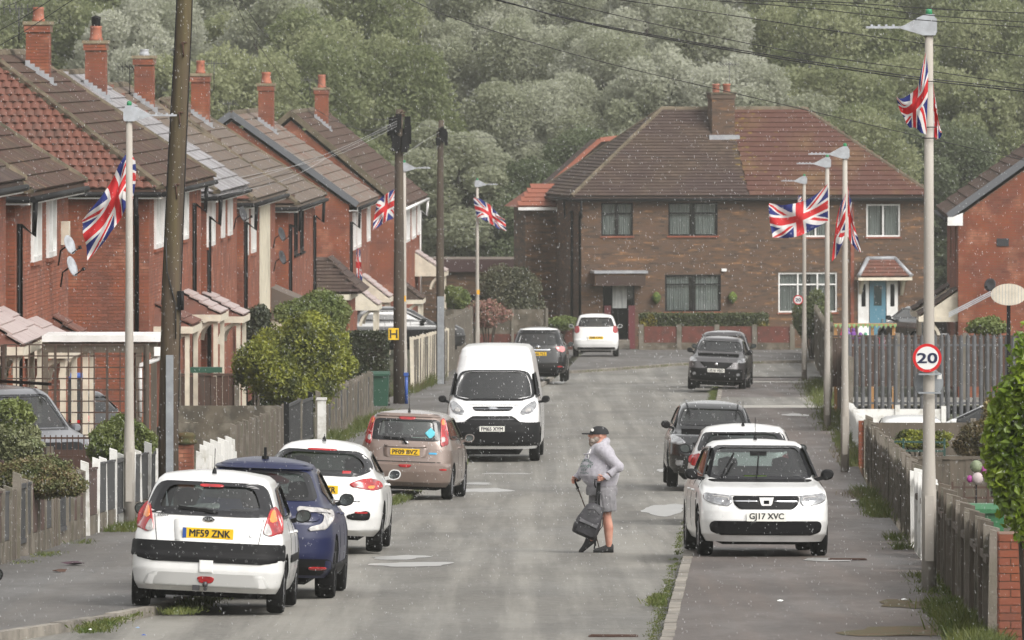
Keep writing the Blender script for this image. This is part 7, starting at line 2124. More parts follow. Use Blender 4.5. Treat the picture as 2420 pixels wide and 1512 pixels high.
# 5. white van -----------------------------------------------------------------
b5 = Body(5.3, [(.28, .93), (.40, .985), (.6, .995), (.9, .99), (1.15, .975), (1.3, .945), (1.55, .90), (1.95, .83), (2.15, .79), (2.28, .735), (2.34, .66)],
	[(.28, .1), (.4, 0), (2.1, .02), (2.34, .12)],
	[(.28, 5.16), (.40, 5.25), (.62, 5.28), (.80, 5.25), (.95, 5.16), (1.08, 4.98), (1.20, 4.62), (1.27, 4.42), (1.32, 4.34), (1.86, 3.72), (1.95, 3.62), (2.15, 3.45), (2.28, 3.3), (2.34, 3.1)], 2.34, crown=.05, k=.60, cr=.14, cf=.42, ar=.02, af=.16)
fy5 = lambda: None
sp5 = dict(body=b5, wheel=(.34, .215, 1.0, 4.1, .955), rim=m_alloy, mirror=(3.95, 1.25, m_black), seat_y=2.95, bench_y=2.2, head_z=1.65, seat_z=1.0, cav0=.95, dash_y=4.0,
	windows=[('f', [(-.84, 1.32), (-.80, 1.60), (-.70, 1.83), (-.5, 1.87), (.5, 1.87), (.70, 1.83), (.80, 1.60), (.84, 1.32), (.5, 1.265), (-.5, 1.265)], m_wscr, (.95, .93)),
             ('s', [(3.05, 1.34), (3.05, 1.82), (3.45, 1.82), (4.05, 1.34)], m_cglass_d, (.92, .92))],
	parts=[('bumper', 'f', [(-.98, .84), (-.97, .34), (.97, .34), (.98, .84), (.74, .80), (.58, .84), (.42, .96), (-.42, .96), (-.58, .84), (-.74, .80)], m_black, .02, dict(rows=18, cols=26, rnd=1, skirt=.05)),
		('upper_grille', 'f', [(-.44, 1.145), (.44, 1.145), (.37, 1.06), (-.37, 1.06)], m_black, .012),
		('headlamp', 'f', [(-.88, 1.25), (-.90, 1.14), (-.82, 1.02), (-.62, .98), (-.56, 1.03), (-.66, 1.14), (-.80, 1.24)], m_head, .02, dict(both=True, rows=14, sub=[('lamp_reflector', [(-.78, 1.14), (-.80, 1.05), (-.68, 1.03), (-.67, 1.10)], m_lwh, .03)])),
		('bonnet_seam', 'f', [(-.52, 1.18), (.52, 1.18), (.52, 1.172), (-.52, 1.172)], m_black, .004, dict(rnd=0, rows=2, cols=14)),
		('wiper_cowl', 'f', [(-.72, 1.30), (.72, 1.30), (.6, 1.255), (-.6, 1.255)], m_black, .012, dict(cols=16)),
		('slat', 'f', [(-.40, 1.105), (.40, 1.105), (.39, 1.095), (-.39, 1.095)], m_chrome, .016, dict(rnd=0, rows=2, cols=14)),
		('lower_slat', 'f', [(-.44, .90), (.44, .90), (.46, .88), (-.46, .88)], m_rimd, .026, dict(rnd=0, rows=2, cols=14))])
tq = 131.2
c5 = car('van', 'white high-roofed van with black bumper and plate FM65 XYM, facing the camera', 'van', sp5, m_pwhite2, UP(-5.20, tq, .03) + Vector((.0275 * 5.3, 5.3, 0)), SANG + PI, roll=0, pitch=-SL(tq) * 0)
face_us(c5, 1163, tq, 5.28, 0, .03)
mb = MB(); mb.lathe([(.0, 0), (1, 0), (1, .012), (0, .012)], (0, 0, 0), 20, ax='y'); bd = mb.build('badge', m_lumin, c5, (0, b5.end(0, 1.1, False) + .01, 1.1)); bd.scale = (.11, 1, .045)
plate(c5, 'FM65 XYM', m_pw, b5.end(0, .7, False) + .05, .70, .52, .111, rear=False)

# 6. black estate/SUV, rear ---------------------------------------------------------
def suv(L=4.6, w=.91, h=1.68, belt=1.05, roofw=.62, rearslope=.45, **kw):
	W = [(.28, w - .07), (.4, w - .01), (.6, w), (.85, w - .005), (belt - .05, w - .03), (belt + .05, w - .08), (h - .2, roofw + .10), (h - .08, roofw + .04), (h - .03, roofw - .03)]
	rear = [(.28, .14), (.4, .02), (.6, 0), (.75, .02), (belt, .08), (belt + .1, .14), (h - .12, rearslope), (h - .03, rearslope + .12)]
	front = [(.28, L - .12), (.4, L - .02), (.62, L), (.85, L - .06), (.98, L - .3), (belt + .02, L - .95), (belt + .07, L - 1.1), (h - .12, L - 1.75), (h - .03, L - 2.0)]
	return Body(L, W, rear, front, h - .03, k=.64, cr=.28, ar=.07, **kw)
b6 = suv(4.64, .905, 1.68, 1.08, .60)
def suvspec(b, rim, mm, lamp_m=m_lred):
	h = b.zmax
	return dict(body=b, wheel=(.36, .22, .9, b.L - .95, .88), rim=rim, mirror=(b.L - 1.6, 1.12, mm), seat_y=b.L * .5, bench_y=b.L * .28, head_z=1.38, seat_z=.75,
      windows=[('r', [(-.70, 1.16), (-.58, h - .10), (.58, h - .10), (.70, 1.16)], m_cglass_d, (.9, .88)), ('f', [(-.68, 1.16), (-.56, h - .08), (.56, h - .08), (.68, 1.16)], m_wscr, (.95, .94)),
               ('s', [(.5, 1.15), (.75, h - .1), (b.L - 2.2, h - .06), (b.L - 1.4, 1.13)], m_cglass_d, (.92, .9))], parts=[])
sp6 = suvspec(b6, m_alloy, m_pblack)
sp6['parts'] = [('tail_lamp', 'r', [(.52, 1.10), (.80, 1.12), (.86, 1.0), (.78, .92), (.60, .97)], mat('pale_red_lens', (.60, .22, .22), .15, coat=1), .015, dict(both=True)),
	('roof_rail_panel', 'r', [(-.56, 1.66), (.56, 1.66), (.6, 1.61), (-.6, 1.61)], m_pwhite, .05), ('trim', 'r', [(-.40, 1.02), (.40, 1.02), (.40, .985), (-.40, .985)], m_chrome, .02),
	('reflector', 'r', [(.6, .50), (.76, .50), (.76, .46), (.6, .46)], m_lred, .02, dict(both=True)), ('bumper', 'r', [(-.85, .46), (.85, .46), (.83, .3), (-.83, .3)], m_black, .012, dict(cols=18))]
tq = 197.6
c6 = car('estate_car', 'black estate car with white roof edge, rear half hidden behind the white van', 'car', sp6, m_pblack, UP(-6.5, tq, .08), SANG, pitch=SL(tq))
plate(c6, 'DK66 YLS', m_py, b6.end(0, .88) - .02, .88, .52, .111)
mb = MB(); mb.lathe([(.0, -.012), (1, -.012), (1, 0), (0, 0)], (0, 0, 0), 20, ax='y'); bd = mb.build('badge', m_chrome, c6, (0, b6.end(0, 1.08) - .02, 1.09)); bd.scale = (.07, 1, .06)

# 7. small white hatchback far ------------------------------------------------------
b7 = hatch(3.79, .845, 1.53, 1.0, .56, k=.66)
sp7 = dict(body=b7, wheel=(.29, .18, .62, 3.08, .82), rim=m_alloy, mirror=(2.55, 1.05, m_pwhite), seat_y=1.9, bench_y=1.0, head_z=1.25, seat_z=.6,
	windows=[('r', [(-.66, 1.09), (-.54, 1.42), (.54, 1.42), (.66, 1.09)], m_cglass, (.88, .86)), ('f', [(-.66, 1.06), (-.54, 1.42), (.54, 1.42), (.66, 1.06)], m_wscr, None), ('s', [(.65, 1.08), (.85, 1.40), (2.1, 1.44), (2.7, 1.07)], m_cglass_d, (.9, .88))],
	parts=[('tail_lamp', 'r', [(-.80, .92), (-.76, 1.10), (-.64, 1.14), (-.59, .96), (-.64, .86), (-.74, .84)], m_lred, .015, dict(both=True)), ('plate_recess', 'r', [(-.36, .76), (.36, .76), (.33, .58), (-.33, .58)], m_pwhite, .01),
		('bumper_lip', 'r', [(-.7, .34), (.7, .34), (.68, .26), (-.68, .26)], m_black, .01)])
tq = 230.5
c7 = car('hatchback', 'small white hatchback standing on the far pavement in front of the brown houses', 'car', sp7, m_pwhite, UP(-5.43, tq, .1), 0.0, pitch=SL(tq))
c7.location.x = PX(1409, 0, tq).x
plate(c7, 'PJ08 KWL', m_py, b7.end(0, .66) - .025, .68, .52, .11)

# 8. grey crossover facing us, and one behind it -----------------------------------------
b8 = suv(4.16, .87, 1.56, 1.0, .58)
sp8 = suvspec(b8, m_alloy, m_black)
sp8['wheel'] = (.33, .2, .8, 3.34, .85)
sp8['parts'] = [('grille', 'f', [(-.50, .84), (.50, .84), (.30, .66), (-.30, .66)], m_black, .02, dict(rnd=1)), ('headlamp', 'f', [(-.80, .98), (-.62, .92), (-.56, .86), (-.70, .82), (-.82, .84)], m_head, .02, dict(both=True)),
	('bumper', 'f', [(-.84, .66), (-.5, .60), (.5, .60), (.84, .66), (.82, .30), (-.82, .30)], m_black, .015, dict(cols=20, rnd=1)), ('fog_lamp', 'f', [(-.70, .53), (-.60, .53), (-.60, .45), (-.70, .45)], m_head, .03, dict(both=True)),
	('roof_edge', 'f', [(-.5, 1.53), (.5, 1.53), (.54, 1.49), (-.54, 1.49)], m_pgrey, .02)]
tq = 186.6
c8 = car('crossover_car', 'grey crossover facing the camera with one wheel on the right kerb', 'car', sp8, m_pgrey, (0, 0, 0), 0)
face_us(c8, 1690, tq, 4.16, -3, .05, -.04)
plate(c8, 'LR16 VBD', m_pw, b8.end(0, .6, False) + .03, .60, .50, .11, rear=False)
mb = MB(); mb.lathe([(0, 0), (.05, 0), (.05, .012), (0, .012)], (0, 0, 0), 14, ax='y'); mb.build('badge', m_chrome, c8, (0, b8.end(0, .8, False) + .02, .78))
mb = MB(); mb.bar((-.52, 1.4, 1.60), (-.52, 2.6, 1.60), .03); mb.bar((.52, 1.4, 1.60), (.52, 2.6, 1.60), .03); mb.build('roof_rail', m_chrome, c8)
tq = 192.5
sp8b = suvspec(suv(4.3, .88, 1.62, 1.03, .58), m_alloy, m_black)
c8b = car('parked_car', 'dark grey car almost hidden behind the grey crossover, only roof and flank showing', 'car', sp8b, m_pgrey, UP(-.7, tq, .1), SANG, pitch=SL(tq))

# 9. black car facing us ---------------------------------------------------------------
b9 = suv(4.16, .87, 1.58, 1.0, .56)
sp9 = suvspec(b9, m_rimd, m_black); sp9['wheel'] = (.33, .2, .8, 3.34, .85)
sp9['parts'] = [('headlamp', 'f', [(-.83, .92), (-.80, 1.0), (-.62, .93), (-.52, .84), (-.66, .80), (-.80, .82)], m_head, .02, dict(both=True)), ('grille', 'f', [(-.42, .86), (.42, .86), (.34, .72), (-.34, .72)], m_black, .02, dict(rnd=1)),
	('fog_lamp', 'f', [(-.72, .52), (-.58, .52), (-.58, .42), (-.72, .42)], m_head, .02, dict(both=True)), ('lower_grille', 'f', [(-.5, .55), (.5, .55), (.45, .38), (-.45, .38)], m_dark, .012)]
tq = 118.0
c9 = car('parked_car', 'black car with silver roof rails facing the camera behind the two white cars', 'car', sp9, m_pblack, (0, 0, 0), 0)
face_us(c9, 1686, tq, 4.16, 2, .05, -.03)
mb = MB(); mb.bar((-.50, 1.3, 1.60), (-.50, 2.5, 1.60), .035); mb.bar((.50, 1.3, 1.60), (.50, 2.5, 1.60), .035); mb.build('roof_rail', m_chrome, c9)
plate(c9, 'YC13 HTO', m_pw, b9.end(0, .62, False) + .03, .62, .50, .11, rear=False)

# 10. white coupe from behind -----------------------------------------------------------------
b10 = hatch(4.25, .885, 1.45, .95, .58, k=.64, cr=.3)
sp10 = dict(body=b10, wheel=(.33, .21, .85, 3.4, .86), rim=m_alloy, mirror=(2.8, 1.03, m_black), seat_y=2.1, bench_y=1.2, head_z=1.22, seat_z=.6,
	windows=[('r', [(-.72, 1.05), (-.61, 1.35), (.61, 1.35), (.72, 1.05)], m_cglass, (.84, .84)), ('f', [(-.68, 1.05), (-.54, 1.38), (.54, 1.38), (.68, 1.05)], m_wscr, None), ('s', [(.95, 1.1), (1.2, 1.34), (2.3, 1.38), (3.0, 1.05)], m_cglass_d, (.9, .88))],
	parts=[('tail_lamp', 'r', [(-.86, .90), (-.83, 1.0), (-.66, 1.03), (-.58, .94), (-.66, .84), (-.80, .82)], m_lred, .02, dict(both=True))])
tq = 98.6
c10 = car('hatchback', 'white hatchback seen from behind, squeezed between the white saloon and the black car', 'car', sp10, m_pwhite, UP(-.06, tq, .1), SANG, pitch=SL(tq))
aerial_mast(c10, .75, 1.46, .34, -.05)

# 11. white saloon front --------------------------------------------------------------------
b11 = Body(4.35, [(.20, .79), (.30, .85), (.45, .868), (.7, .868), (.86, .855), (.94, .82), (1.0, .79), (1.36, .665), (1.44, .62), (1.48, .55)],
	[(.2, .14), (.3, .02), (.5, 0), (.8, .03), (1.0, .12), (1.05, .55), (1.1, .75), (1.4, 1.3), (1.48, 1.5)],
	[(.20, 4.24), (.30, 4.31), (.48, 4.35), (.62, 4.33), (.74, 4.27), (.83, 4.14), (.90, 3.84), (.955, 3.45), (.985, 3.30), (1.40, 2.62), (1.48, 2.38)], 1.48, crown=.035, k=.66, cf=.32, af=.12)
sp11 = dict(body=b11, wheel=(.315, .195, .84, 3.47, .85), rim=m_alloy, mirror=(2.95, 1.03, m_black), seat_y=2.1, bench_y=1.3, head_z=1.22, seat_z=.6, dash_y=3.0,
	windows=[('f', [(-.70, 1.02), (-.565, 1.43), (.565, 1.43), (.70, 1.02), (.4, 1.0), (-.4, 1.0)], m_wscr, (.93, .88, .01)), ('r', [(-.62, 1.12), (-.52, 1.38), (.52, 1.38), (.62, 1.12)], m_cglass, None),
             ('s', [(1.2, 1.08), (1.5, 1.38), (2.5, 1.42), (3.15, 1.03)], m_cglass_d, (.92, .9))],
	parts=[('grille', 'f', [(-.44, .79), (.44, .79), (.42, .69), (.35, .625), (-.35, .625), (-.42, .69)], m_black, .012, dict(rows=12, cols=16, rnd=1, sub=[('grille_bar', [(-.43, .735), (-.10, .735), (-.10, .722), (-.43, .722)], m_chrome, .018), ('grille_bar', [(.43, .735), (.10, .735), (.10, .722), (.43, .722)], m_chrome, .018)])),
		('headlamp', 'f', [(-.81, .80), (-.78, .835), (-.45, .80), (-.44, .71), (-.50, .66), (-.72, .70), (-.80, .74)], m_head, .012, dict(both=True, rows=12, rnd=1, sub=[('daylight_strip', [(-.70, .80), (-.49, .785), (-.48, .74), (-.495, .74), (-.50, .775), (-.70, .79)], m_lwh, .02), ('lamp_reflector', [(-.68, .77), (-.56, .765), (-.56, .70), (-.66, .715)], m_chrome, .0155)])),
		('lower_grille', 'f', [(-.74, .42), (-.70, .47), (.70, .47), (.74, .42), (.72, .33), (.60, .285), (-.60, .285), (-.72, .33)], m_black, .010, dict(rows=12, cols=20, rnd=1)),
		('bonnet_seam', 'f', [(-.50, .80), (.50, .80), (.50, .793), (-.50, .793)], m_black, .004, dict(rnd=0, rows=2, cols=12)),
		('scuttle', 'f', [(-.70, 1.0), (.70, 1.0), (.66, .965), (-.66, .965)], m_black, .012, dict(rows=4, cols=14)),
		('tax_paper', 'f', [(-.08, 1.05), (.22, 1.05), (.2, 1.02), (-.08, 1.02)], mat('yellow_green_paper', (.45, .6, .10), .6), -.02, dict(rnd=0, skirt=.002)),
		('door_handle', 's', [(1.7, .86), (1.9, .86), (1.9, .83), (1.7, .83)], m_pwhite, .03), ('door_handle', 's', [(2.5, .86), (2.7, .86), (2.7, .83), (2.5, .83)], m_pwhite, .03)])
tq = 82.9
c11 = car('saloon_car', 'white saloon with plate GJ17 XVC facing the camera on the right pavement', 'car', sp11, m_pwhite, (0, 0, 0), 0)
face_us(c11, 1811, tq, 4.35, 4.0, .1, -.008)
plate(c11, 'GJ17 XVC', m_pw, b11.end(0, .52, False) + .02, .525, .52, .111, rear=False)
mb = MB(); mb.prism([(-.095, .055), (.095, .055), (.075, -.03), (.045, -.07), (-.045, -.07), (-.075, -.03)], 'y', 0, .02)
bd = mb.build('badge', m_white, c11, (0, b11.end(0, .73, False) + .022, .725))  # white colour stands in for the chrome's bright reflection
mb = MB(); mb.box(-.035, .035, .0205, .022, -.03, .015); mb.build('badge_inset', m_dark, bd)
mb = MB()
for (x0, x1) in ((.53, .33), (.06, .0)):
	a = Vector((x0, b11.end(x0, 1.0, False) + .03, 1.02)); bz = 1.33; b = Vector((x1, b11.end(x1, bz, False) + .10, bz)); mb.bar(a, b, .018, .02); mb.bar(a + (b - a) * .2 + Vector((.0, .012, 0)), b + Vector((0, .012, 0)), .012, .03)
mb.build('wiper', m_black, c11)
aerial_mast(c11, 2.15, 1.51, .26, .0)
mb = MB(); mb.box(-.11, .11, 2.72, 2.76, 1.30, 1.36); mb.build('rear_view_mirror', m_black, c11)

# 12. driveway cars ------------------------------------------------------------------------------
sp12 = suvspec(suv(4.7, .92, 1.82, 1.12, .66, rearslope=.35), m_alloy, m_psilver)
sp12['parts'] = [('headlamp', 'f', [(-.86, 1.0), (-.60, .98), (-.56, .82), (-.84, .84)], m_head, .02, dict(both=True)), ('grille', 'f', [(-.5, .98), (.5, .98), (.48, .8), (-.48, .8)], m_black, .02)]
p_ = PX(75, 1000, 106)
c12 = car('off_road_car', 'silver grey off-road car on the driveway at the left edge of the photo', 'car', sp12, m_psilver, (0, 0, 0), 0)
hd = R(-90 - 62)
q = PX(140, 0, 104); fwd = Vector((-math.sin(hd), math.cos(hd), 0))
c12.rotation_euler = (0, 0, hd); lc = Vector((q.x, 104 * K, 0)) - fwd * 4.6; c12.location = (lc.x, lc.y, PX(0, 905, 106).z - 1.86)
mb = MB(); mb.bar((-.58, .9, 1.86), (-.58, 3.0, 1.88), .05); mb.bar((.58, .9, 1.86), (.58, 3.0, 1.88), .05); mb.build('roof_rail', m_black, c12)
sp13 = dict(sp10); sp13['parts'] = [('tail_lamp', 'r', [(-.86, .90), (-.83, 1.0), (-.66, 1.03), (-.58, .94), (-.66, .84), (-.80, .82)], m_lred, .02, dict(both=True))]
q = PX(262, 0, 126)
c13 = car('parked_car', 'dark car with pale roof parked behind the trellis between two brick houses', 'car', sp13, m_pblack, (0, 0, 0), 0)
hd = R(62); fwd = Vector((-math.sin(hd), math.cos(hd), 0))
c13.rotation_euler = (0, 0, hd); c13.location = (q.x, 126 * K, PX(0, 918, 126).z - 1.5)
sp14 = suvspec(suv(4.4, .88, 1.6, 1.02, .6), m_alloy, m_black)
q = PX(1095, 0, 214)
c14 = car('parked_car', 'dark car seen side-on behind the timber poles, roof above the wall', 'car', sp14, m_pblack, (0, 0, 0), 0)
hd = R(-78); fwd = Vector((-math.sin(hd), math.cos(hd), 0)); lc = Vector((q.x, 216 * K, 0)) - fwd * 4.4
c14.rotation_euler = (0, 0, hd); c14.location = (lc.x, lc.y, PX(0, 724, 216).z - 1.6)
sp15 = dict(sp3); sp15['parts'] = []
q = PX(2196, 0, 137)
c15 = car('parked_car', 'white car in a right-hand garden, windscreen above the dark timber fence', 'car', sp15, m_pwhite, (0, 0, 0), 0)
hd = R(78); fwd = Vector((-math.sin(hd), math.cos(hd), 0)); lc = Vector((q.x, 137 * K, 0)) - fwd * 3.55
c15.rotation_euler = (0, 0, hd); c15.location = (lc.x, lc.y, PX(0, 944, 137).z - 1.47)
q = PX(2150, 0, 141)
sp16 = dict(sp10); sp16['parts'] = []
c16 = car('parked_car', 'white car roofs just showing over the timber fence below the palisade', 'car', sp16, m_pwhite, (q.x + .1, 141 * K, PX(0, 985, 141).z - 1.5), 0)
# 17. black car whose mirror shows at the bottom left edge
c17 = car('parked_car', 'dark car outside the left edge, only its wing mirror showing at the bottom left', 'car', dict(sp7, mirror=(2.55, 1.05, m_black)), m_pblack, (0, 0, 0), 0)
q = PX(-4, 1358, 66)
c17.location = (q.x - 1.0, 66 * K - 2.55, q.z - 1.08); c17.rotation_euler = (0, 0, SANG)
# 18. dark car by the right house
q = PX(2232, 740, 196)
c18 = car('parked_car', 'dark car in the gap beside the right brick house, mostly hidden', 'car', dict(sp16), m_pblack, (q.x + .2, 196 * K, PX(0, 722, 196).z - 1.5), R(20))
# ------------------------------------------------------------------ the man crossing
def skin(name, chains, m, parent, sub=2, root_i=0):
	"""chains: list of lists of (point, (rx, ry)); the first point of a later chain may repeat an earlier point"""
	idx = {}; V_ = []; Rr = []; E = []
	for ch in chains:
		prev = None
		for p, r in ch:
			k = (round(p[0], 4), round(p[1], 4), round(p[2], 4))
			if k not in idx: idx[k] = len(V_); V_.append(p); Rr.append(r if isinstance(r, tuple) else (r, r))
			i = idx[k]
			if prev is not None and prev != i: E.append((prev, i))
			prev = i
	me = bpy.data.meshes.new(name); me.from_pydata(V_, E, [])
	o = bpy.data.objects.new('tmp', me); COL.objects.link(o)
	md = o.modifiers.new('s', 'SKIN'); md.use_smooth_shade = True; md.branch_smoothing = .6
	sv = me.skin_vertices[0].data
	for i, r in enumerate(Rr): sv[i].radius = r; sv[i].use_root = (i == root_i)
	m2 = o.modifiers.new('u', 'SUBSURF'); m2.levels = sub; m2.render_levels = sub
	bpy.context.view_layer.update()
	me2 = bpy.data.meshes.new_from_object(o.evaluated_get(bpy.context.evaluated_depsgraph_get()))
	bpy.data.objects.remove(o)
	me2.materials.clear(); me2.materials.append(m)
	for p in me2.polygons: p.use_smooth = True
	return link(name, me2, parent)
def ellip(mb, c, r, n=16, m=10, M=None):
	vs = []; fs = []
	for i in range(m + 1):
		a = PI * i / m
		for j in range(n):
			b = 2 * PI * j / n
			v = Vector((r[0] * math.sin(a) * math.cos(b), r[1] * math.sin(a) * math.sin(b), r[2] * math.cos(a)))
			if M is not None: v = M @ v
			vs.append(v + Vector(c))
	for i in range(m):
		for j in range(n): fs.append((i * n + j, (i + 1) * n + j, (i + 1) * n + (j + 1) % n, i * n + (j + 1) % n))
	mb.add(vs, fs, True)
tm = 87.4
mo = PX(1410, 1300, tm); mo.z = g(tm) + .005
man = empty('person', mo, 0, 'bearded man in black cap, grey hoodie and shorts walking across the road', 'person')
SK = 1.0
# each body or garment is lofted in overlapping parts and then fused into one continuous skin
shR = (.06, -.20, 1.38); elR = (.27, -.235, 1.15); wrR = (.125, -.29, 1.03); haR = (.06, -.30, 1.00)
shL = (.03, .20, 1.38); elL = (-.13, .24, 1.13); wrL = (-.245, .17, .985); haL = (-.285, .16, .955)
def fuse(name, mb, m, parent, vox=.011, sm=4):
	o = bpy.data.objects.new('tmp', mb.mesh('tmp', m)); COL.objects.link(o)
	md = o.modifiers.new('r', 'REMESH'); md.mode = 'VOXEL'; md.voxel_size = vox; md.use_smooth_shade = True
	m2 = o.modifiers.new('s', 'SMOOTH'); m2.iterations = sm; m2.factor = .6
	bpy.context.view_layer.update()
	me2 = bpy.data.meshes.new_from_object(o.evaluated_get(bpy.context.evaluated_depsgraph_get()))
	bpy.data.objects.remove(o); me2.materials.clear(); me2.materials.append(m)
	for p in me2.polygons: p.use_smooth = True; p.material_index = 0
	return link(name, me2, parent)
def rings(mb, secs, n=20):
	"""secs: (x, y, z, rx, ry) level ovals"""
	vs = [(x + rx * math.cos(2 * PI * j / n), y + ry * math.sin(2 * PI * j / n), z) for x, y, z, rx, ry in secs for j in range(n)]
	k = len(secs)
	mb.add(vs, [(i * n + j, i * n + (j + 1) % n, (i + 1) * n + (j + 1) % n, (i + 1) * n + j) for i in range(k - 1) for j in range(n)] + [tuple(range(n)), tuple(range((k - 1) * n, k * n))])
def balls(mb, pts):
	for p, r_ in pts: ellip(mb, p, (r_, r_, r_), 12, 8)
mb = MB()
rings(mb, [(.06, 0, .80, .15, .17), (.065, 0, .92, .17, .18), (.04, 0, 1.05, .20, .19), (.045, 0, 1.20, .185, .20), (.06, 0, 1.36, .14, .19), (.05, 0, 1.42, .08, .09), (.04, 0, 1.52, .065, .065)])
ellip(mb, (.026, 0, 1.565), (.104, .082, .108)); ellip(mb, (-.02, 0, 1.53), (.072, .062, .07))
for sh, el, wr, ha in ((shR, elR, wrR, haR), (shL, elL, wrL, haL)):
	mb.tube([sh, el, wr, ha], [.06, .045, .03, .034], 12); balls(mb, [(sh, .065), (el, .046)]); ellip(mb, ha, (.042, .026, .04))
for hp, kn, cf_, an, y_ in (((.09, -.10, .82), (.125, -.11, .48), (.150, -.105, .33), (.157, -.10, .07), -.10), ((.05, .10, .82), (.01, .10, .48), (-.015, .10, .34), (-.072, .09, .14), .09)):
	mb.tube([hp, kn, cf_, an], [.11, .062, .064, .038], 14); balls(mb, [(kn, .062)])
fuse('body', mb, m_skin, man, .011, 3)
# fingers: each its own chain rooted in the palm
fi = []
for k_ in range(4):
	z = .025 - k_ * .018; ln = (.030, .034, .032, .026)[k_]
	fi.append([((haR[0] - .005, haR[1] - .005, haR[2] + z), .0095), ((haR[0] - .04, haR[1] - .022, haR[2] + z), .009), ((haR[0] - .052, haR[1] + .006, haR[2] + z - .003), .0085), ((haR[0] - .035, haR[1] + .02, haR[2] + z - .004), .0075)])
fi2 = [((haR[0] + .01, haR[1] - .02, haR[2] + .03), .011), ((haR[0] - .02, haR[1] - .03, haR[2] + .05), .010), ((haR[0] - .045, haR[1] - .01, haR[2] + .05), .009)]
for c in fi + [fi2]: skin('finger', [c], m_skin, man, 1)
for k_ in range(4):
	z = .02 - k_ * .017
	skin('finger', [[((haL[0], haL[1] - .01, haL[2] + z), .0095), ((haL[0] - .03, haL[1] - .035, haL[2] + z - .005), .009), ((haL[0] - .012, haL[1] - .05, haL[2] + z - .01), .0085), ((haL[0] + .01, haL[1] - .04, haL[2] + z - .01), .0075)]], m_skin, man, 1)
skin('finger', [[((haL[0] + .01, haL[1] - .02, haL[2] + .02), .011), ((haL[0] - .01, haL[1] - .04, haL[2] + .045), .010), ((haL[0] - .03, haL[1] - .045, haL[2] + .04), .009)]], m_skin, man, 1)
# face
mb = MB()
ellip(mb, (-.090, -.018, 1.557), (.022, .015, .022)); mb.build('nose', m_skin, man)
mb = MB(); ellip(mb, (.045, -.082, 1.56), (.018, .010, .03)); mb.build('ear', m_skin, man)
mb = MB(); ellip(mb, (-.078, -.045, 1.583), (.010, .010, .006)); ellip(mb, (-.086, .015, 1.583), (.008, .01, .006)); mb.build('eyes', m_dark, man)
mb = MB(); ellip(mb, (-.035, -.012, 1.488), (.066, .068, .052)); ellip(mb, (-.060, -.015, 1.452), (.040, .045, .045)); ellip(mb, (.0, -.055, 1.515), (.045, .03, .045)); mb.build('beard', m_hair, man)
mb = MB(); ellip(mb, (-.098, -.012, 1.512), (.010, .026, .007)); mb.build('mouth', mat('lips', (.30, .10, .09), .5), man)
# cap
mb = MB(); n_ = 20; vs = []; fs = []
for i in range(8):
	a = PI / 2 * i / 7
	for j in range(n_):
		b = 2 * PI * j / n_
		vs.append(((.034 + .124 * math.cos(a) * math.cos(b)), .098 * math.cos(a) * math.sin(b), 1.578 + .012 * 0 + .108 * math.sin(a) ** .9 + (.012 if math.cos(b) > .3 else 0) * 0))
for i in range(7):
	for j in range(n_): fs.append((i * n_ + j, i * n_ + (j + 1) % n_, (i + 1) * n_ + (j + 1) % n_, (i + 1) * n_ + j))
mb.add(vs, fs, True); 
mb.prism([(-.05, -.085), (-.12, -.082), (-.175, -.05), (-.19, 0), (-.175, .05), (-.12, .082), (-.05, .085)], 'z', 1.575, 1.590, Matrix.Rotation(R(-9), 4, 'Y') @ Matrix.Translation((-.0, -.01, .0)) if False else None)
m_capm = mat('black_cap_cloth', (.012, .012, .014), .85)
cap = mb.build('cap', m_capm, man)
mb = MB(); 
for a in range(5):
	A_ = R(90 + a * 72); mb.bar((-.055, -.088, 1.638), (-.055 + .020 * math.cos(A_), -.0885, 1.638 + .020 * math.sin(A_)), .007, .02)
mb.build('cap_logo', m_white, cap)
# hoodie
mb = MB()
rings(mb, [(.065, 0, .885, .185, .20), (.05, 0, .93, .215, .215), (.03, 0, 1.03, .262, .25), (.03, 0, 1.14, .252, .245), (.045, 0, 1.26, .205, .225), (.06, 0, 1.36, .165, .205), (.055, 0, 1.43, .115, .125), (.05, 0, 1.46, .085, .085)])
for sh, el, wr in ((shR, elR, (.15, -.283, 1.045)), (shL, elL, (-.225, .185, 1.0))):
	mb.tube([sh, el, wr], [.098, .078, .055], 14); balls(mb, [(sh, .10), (el, .08)])
mb.tube([(.0, -.10, 1.40), (.09, -.10, 1.45), (.125, 0, 1.485), (.09, .10, 1.45), (.0, .10, 1.40)], [.035, .048, .055, .048, .035], 12); balls(mb, [((.0, -.10, 1.40), .035), ((.0, .10, 1.40), .035), ((.11, -.05, 1.475), .05)])
for i in range(7):        # folds of the cloth
	z = .95 + i * .06; mb.tube([(-.17 + .02 * (i % 2), -.10, z), (.05, -.225, z + .03), (.24, -.09, z - .02)], .014 + .004 * (i % 3), 6)
hood = fuse('hoodie', mb, m_hoodie, man, .010, 6)
mb = MB(); mb.tube([(-.075, -.105, 1.38), (-.10, -.135, 1.32), (-.108, -.15, 1.255)], .0085, 6); mb.tube([(-.02, -.125, 1.38), (-.035, -.17, 1.31), (-.055, -.195, 1.225)], .009, 6); mb.build('drawstring', m_white, hood)
mb = MB(); mb.lathe([(.05, -.03), (.057, 0), (.05, .03)], (0, 0, 0), 14); cf_ = mb.mesh('cuff', m_hoodie)
for c, d in (((.118, -.297, 1.02), (.06, .02, .07)), ((-.247, .168, .985), (.05, .04, .06))):
	o = link('cuff', cf_, hood, c); o.rotation_euler = Vector(d).to_track_quat('Z', 'Y').to_euler()
man.scale = (1.08, 1.08, 1.03)
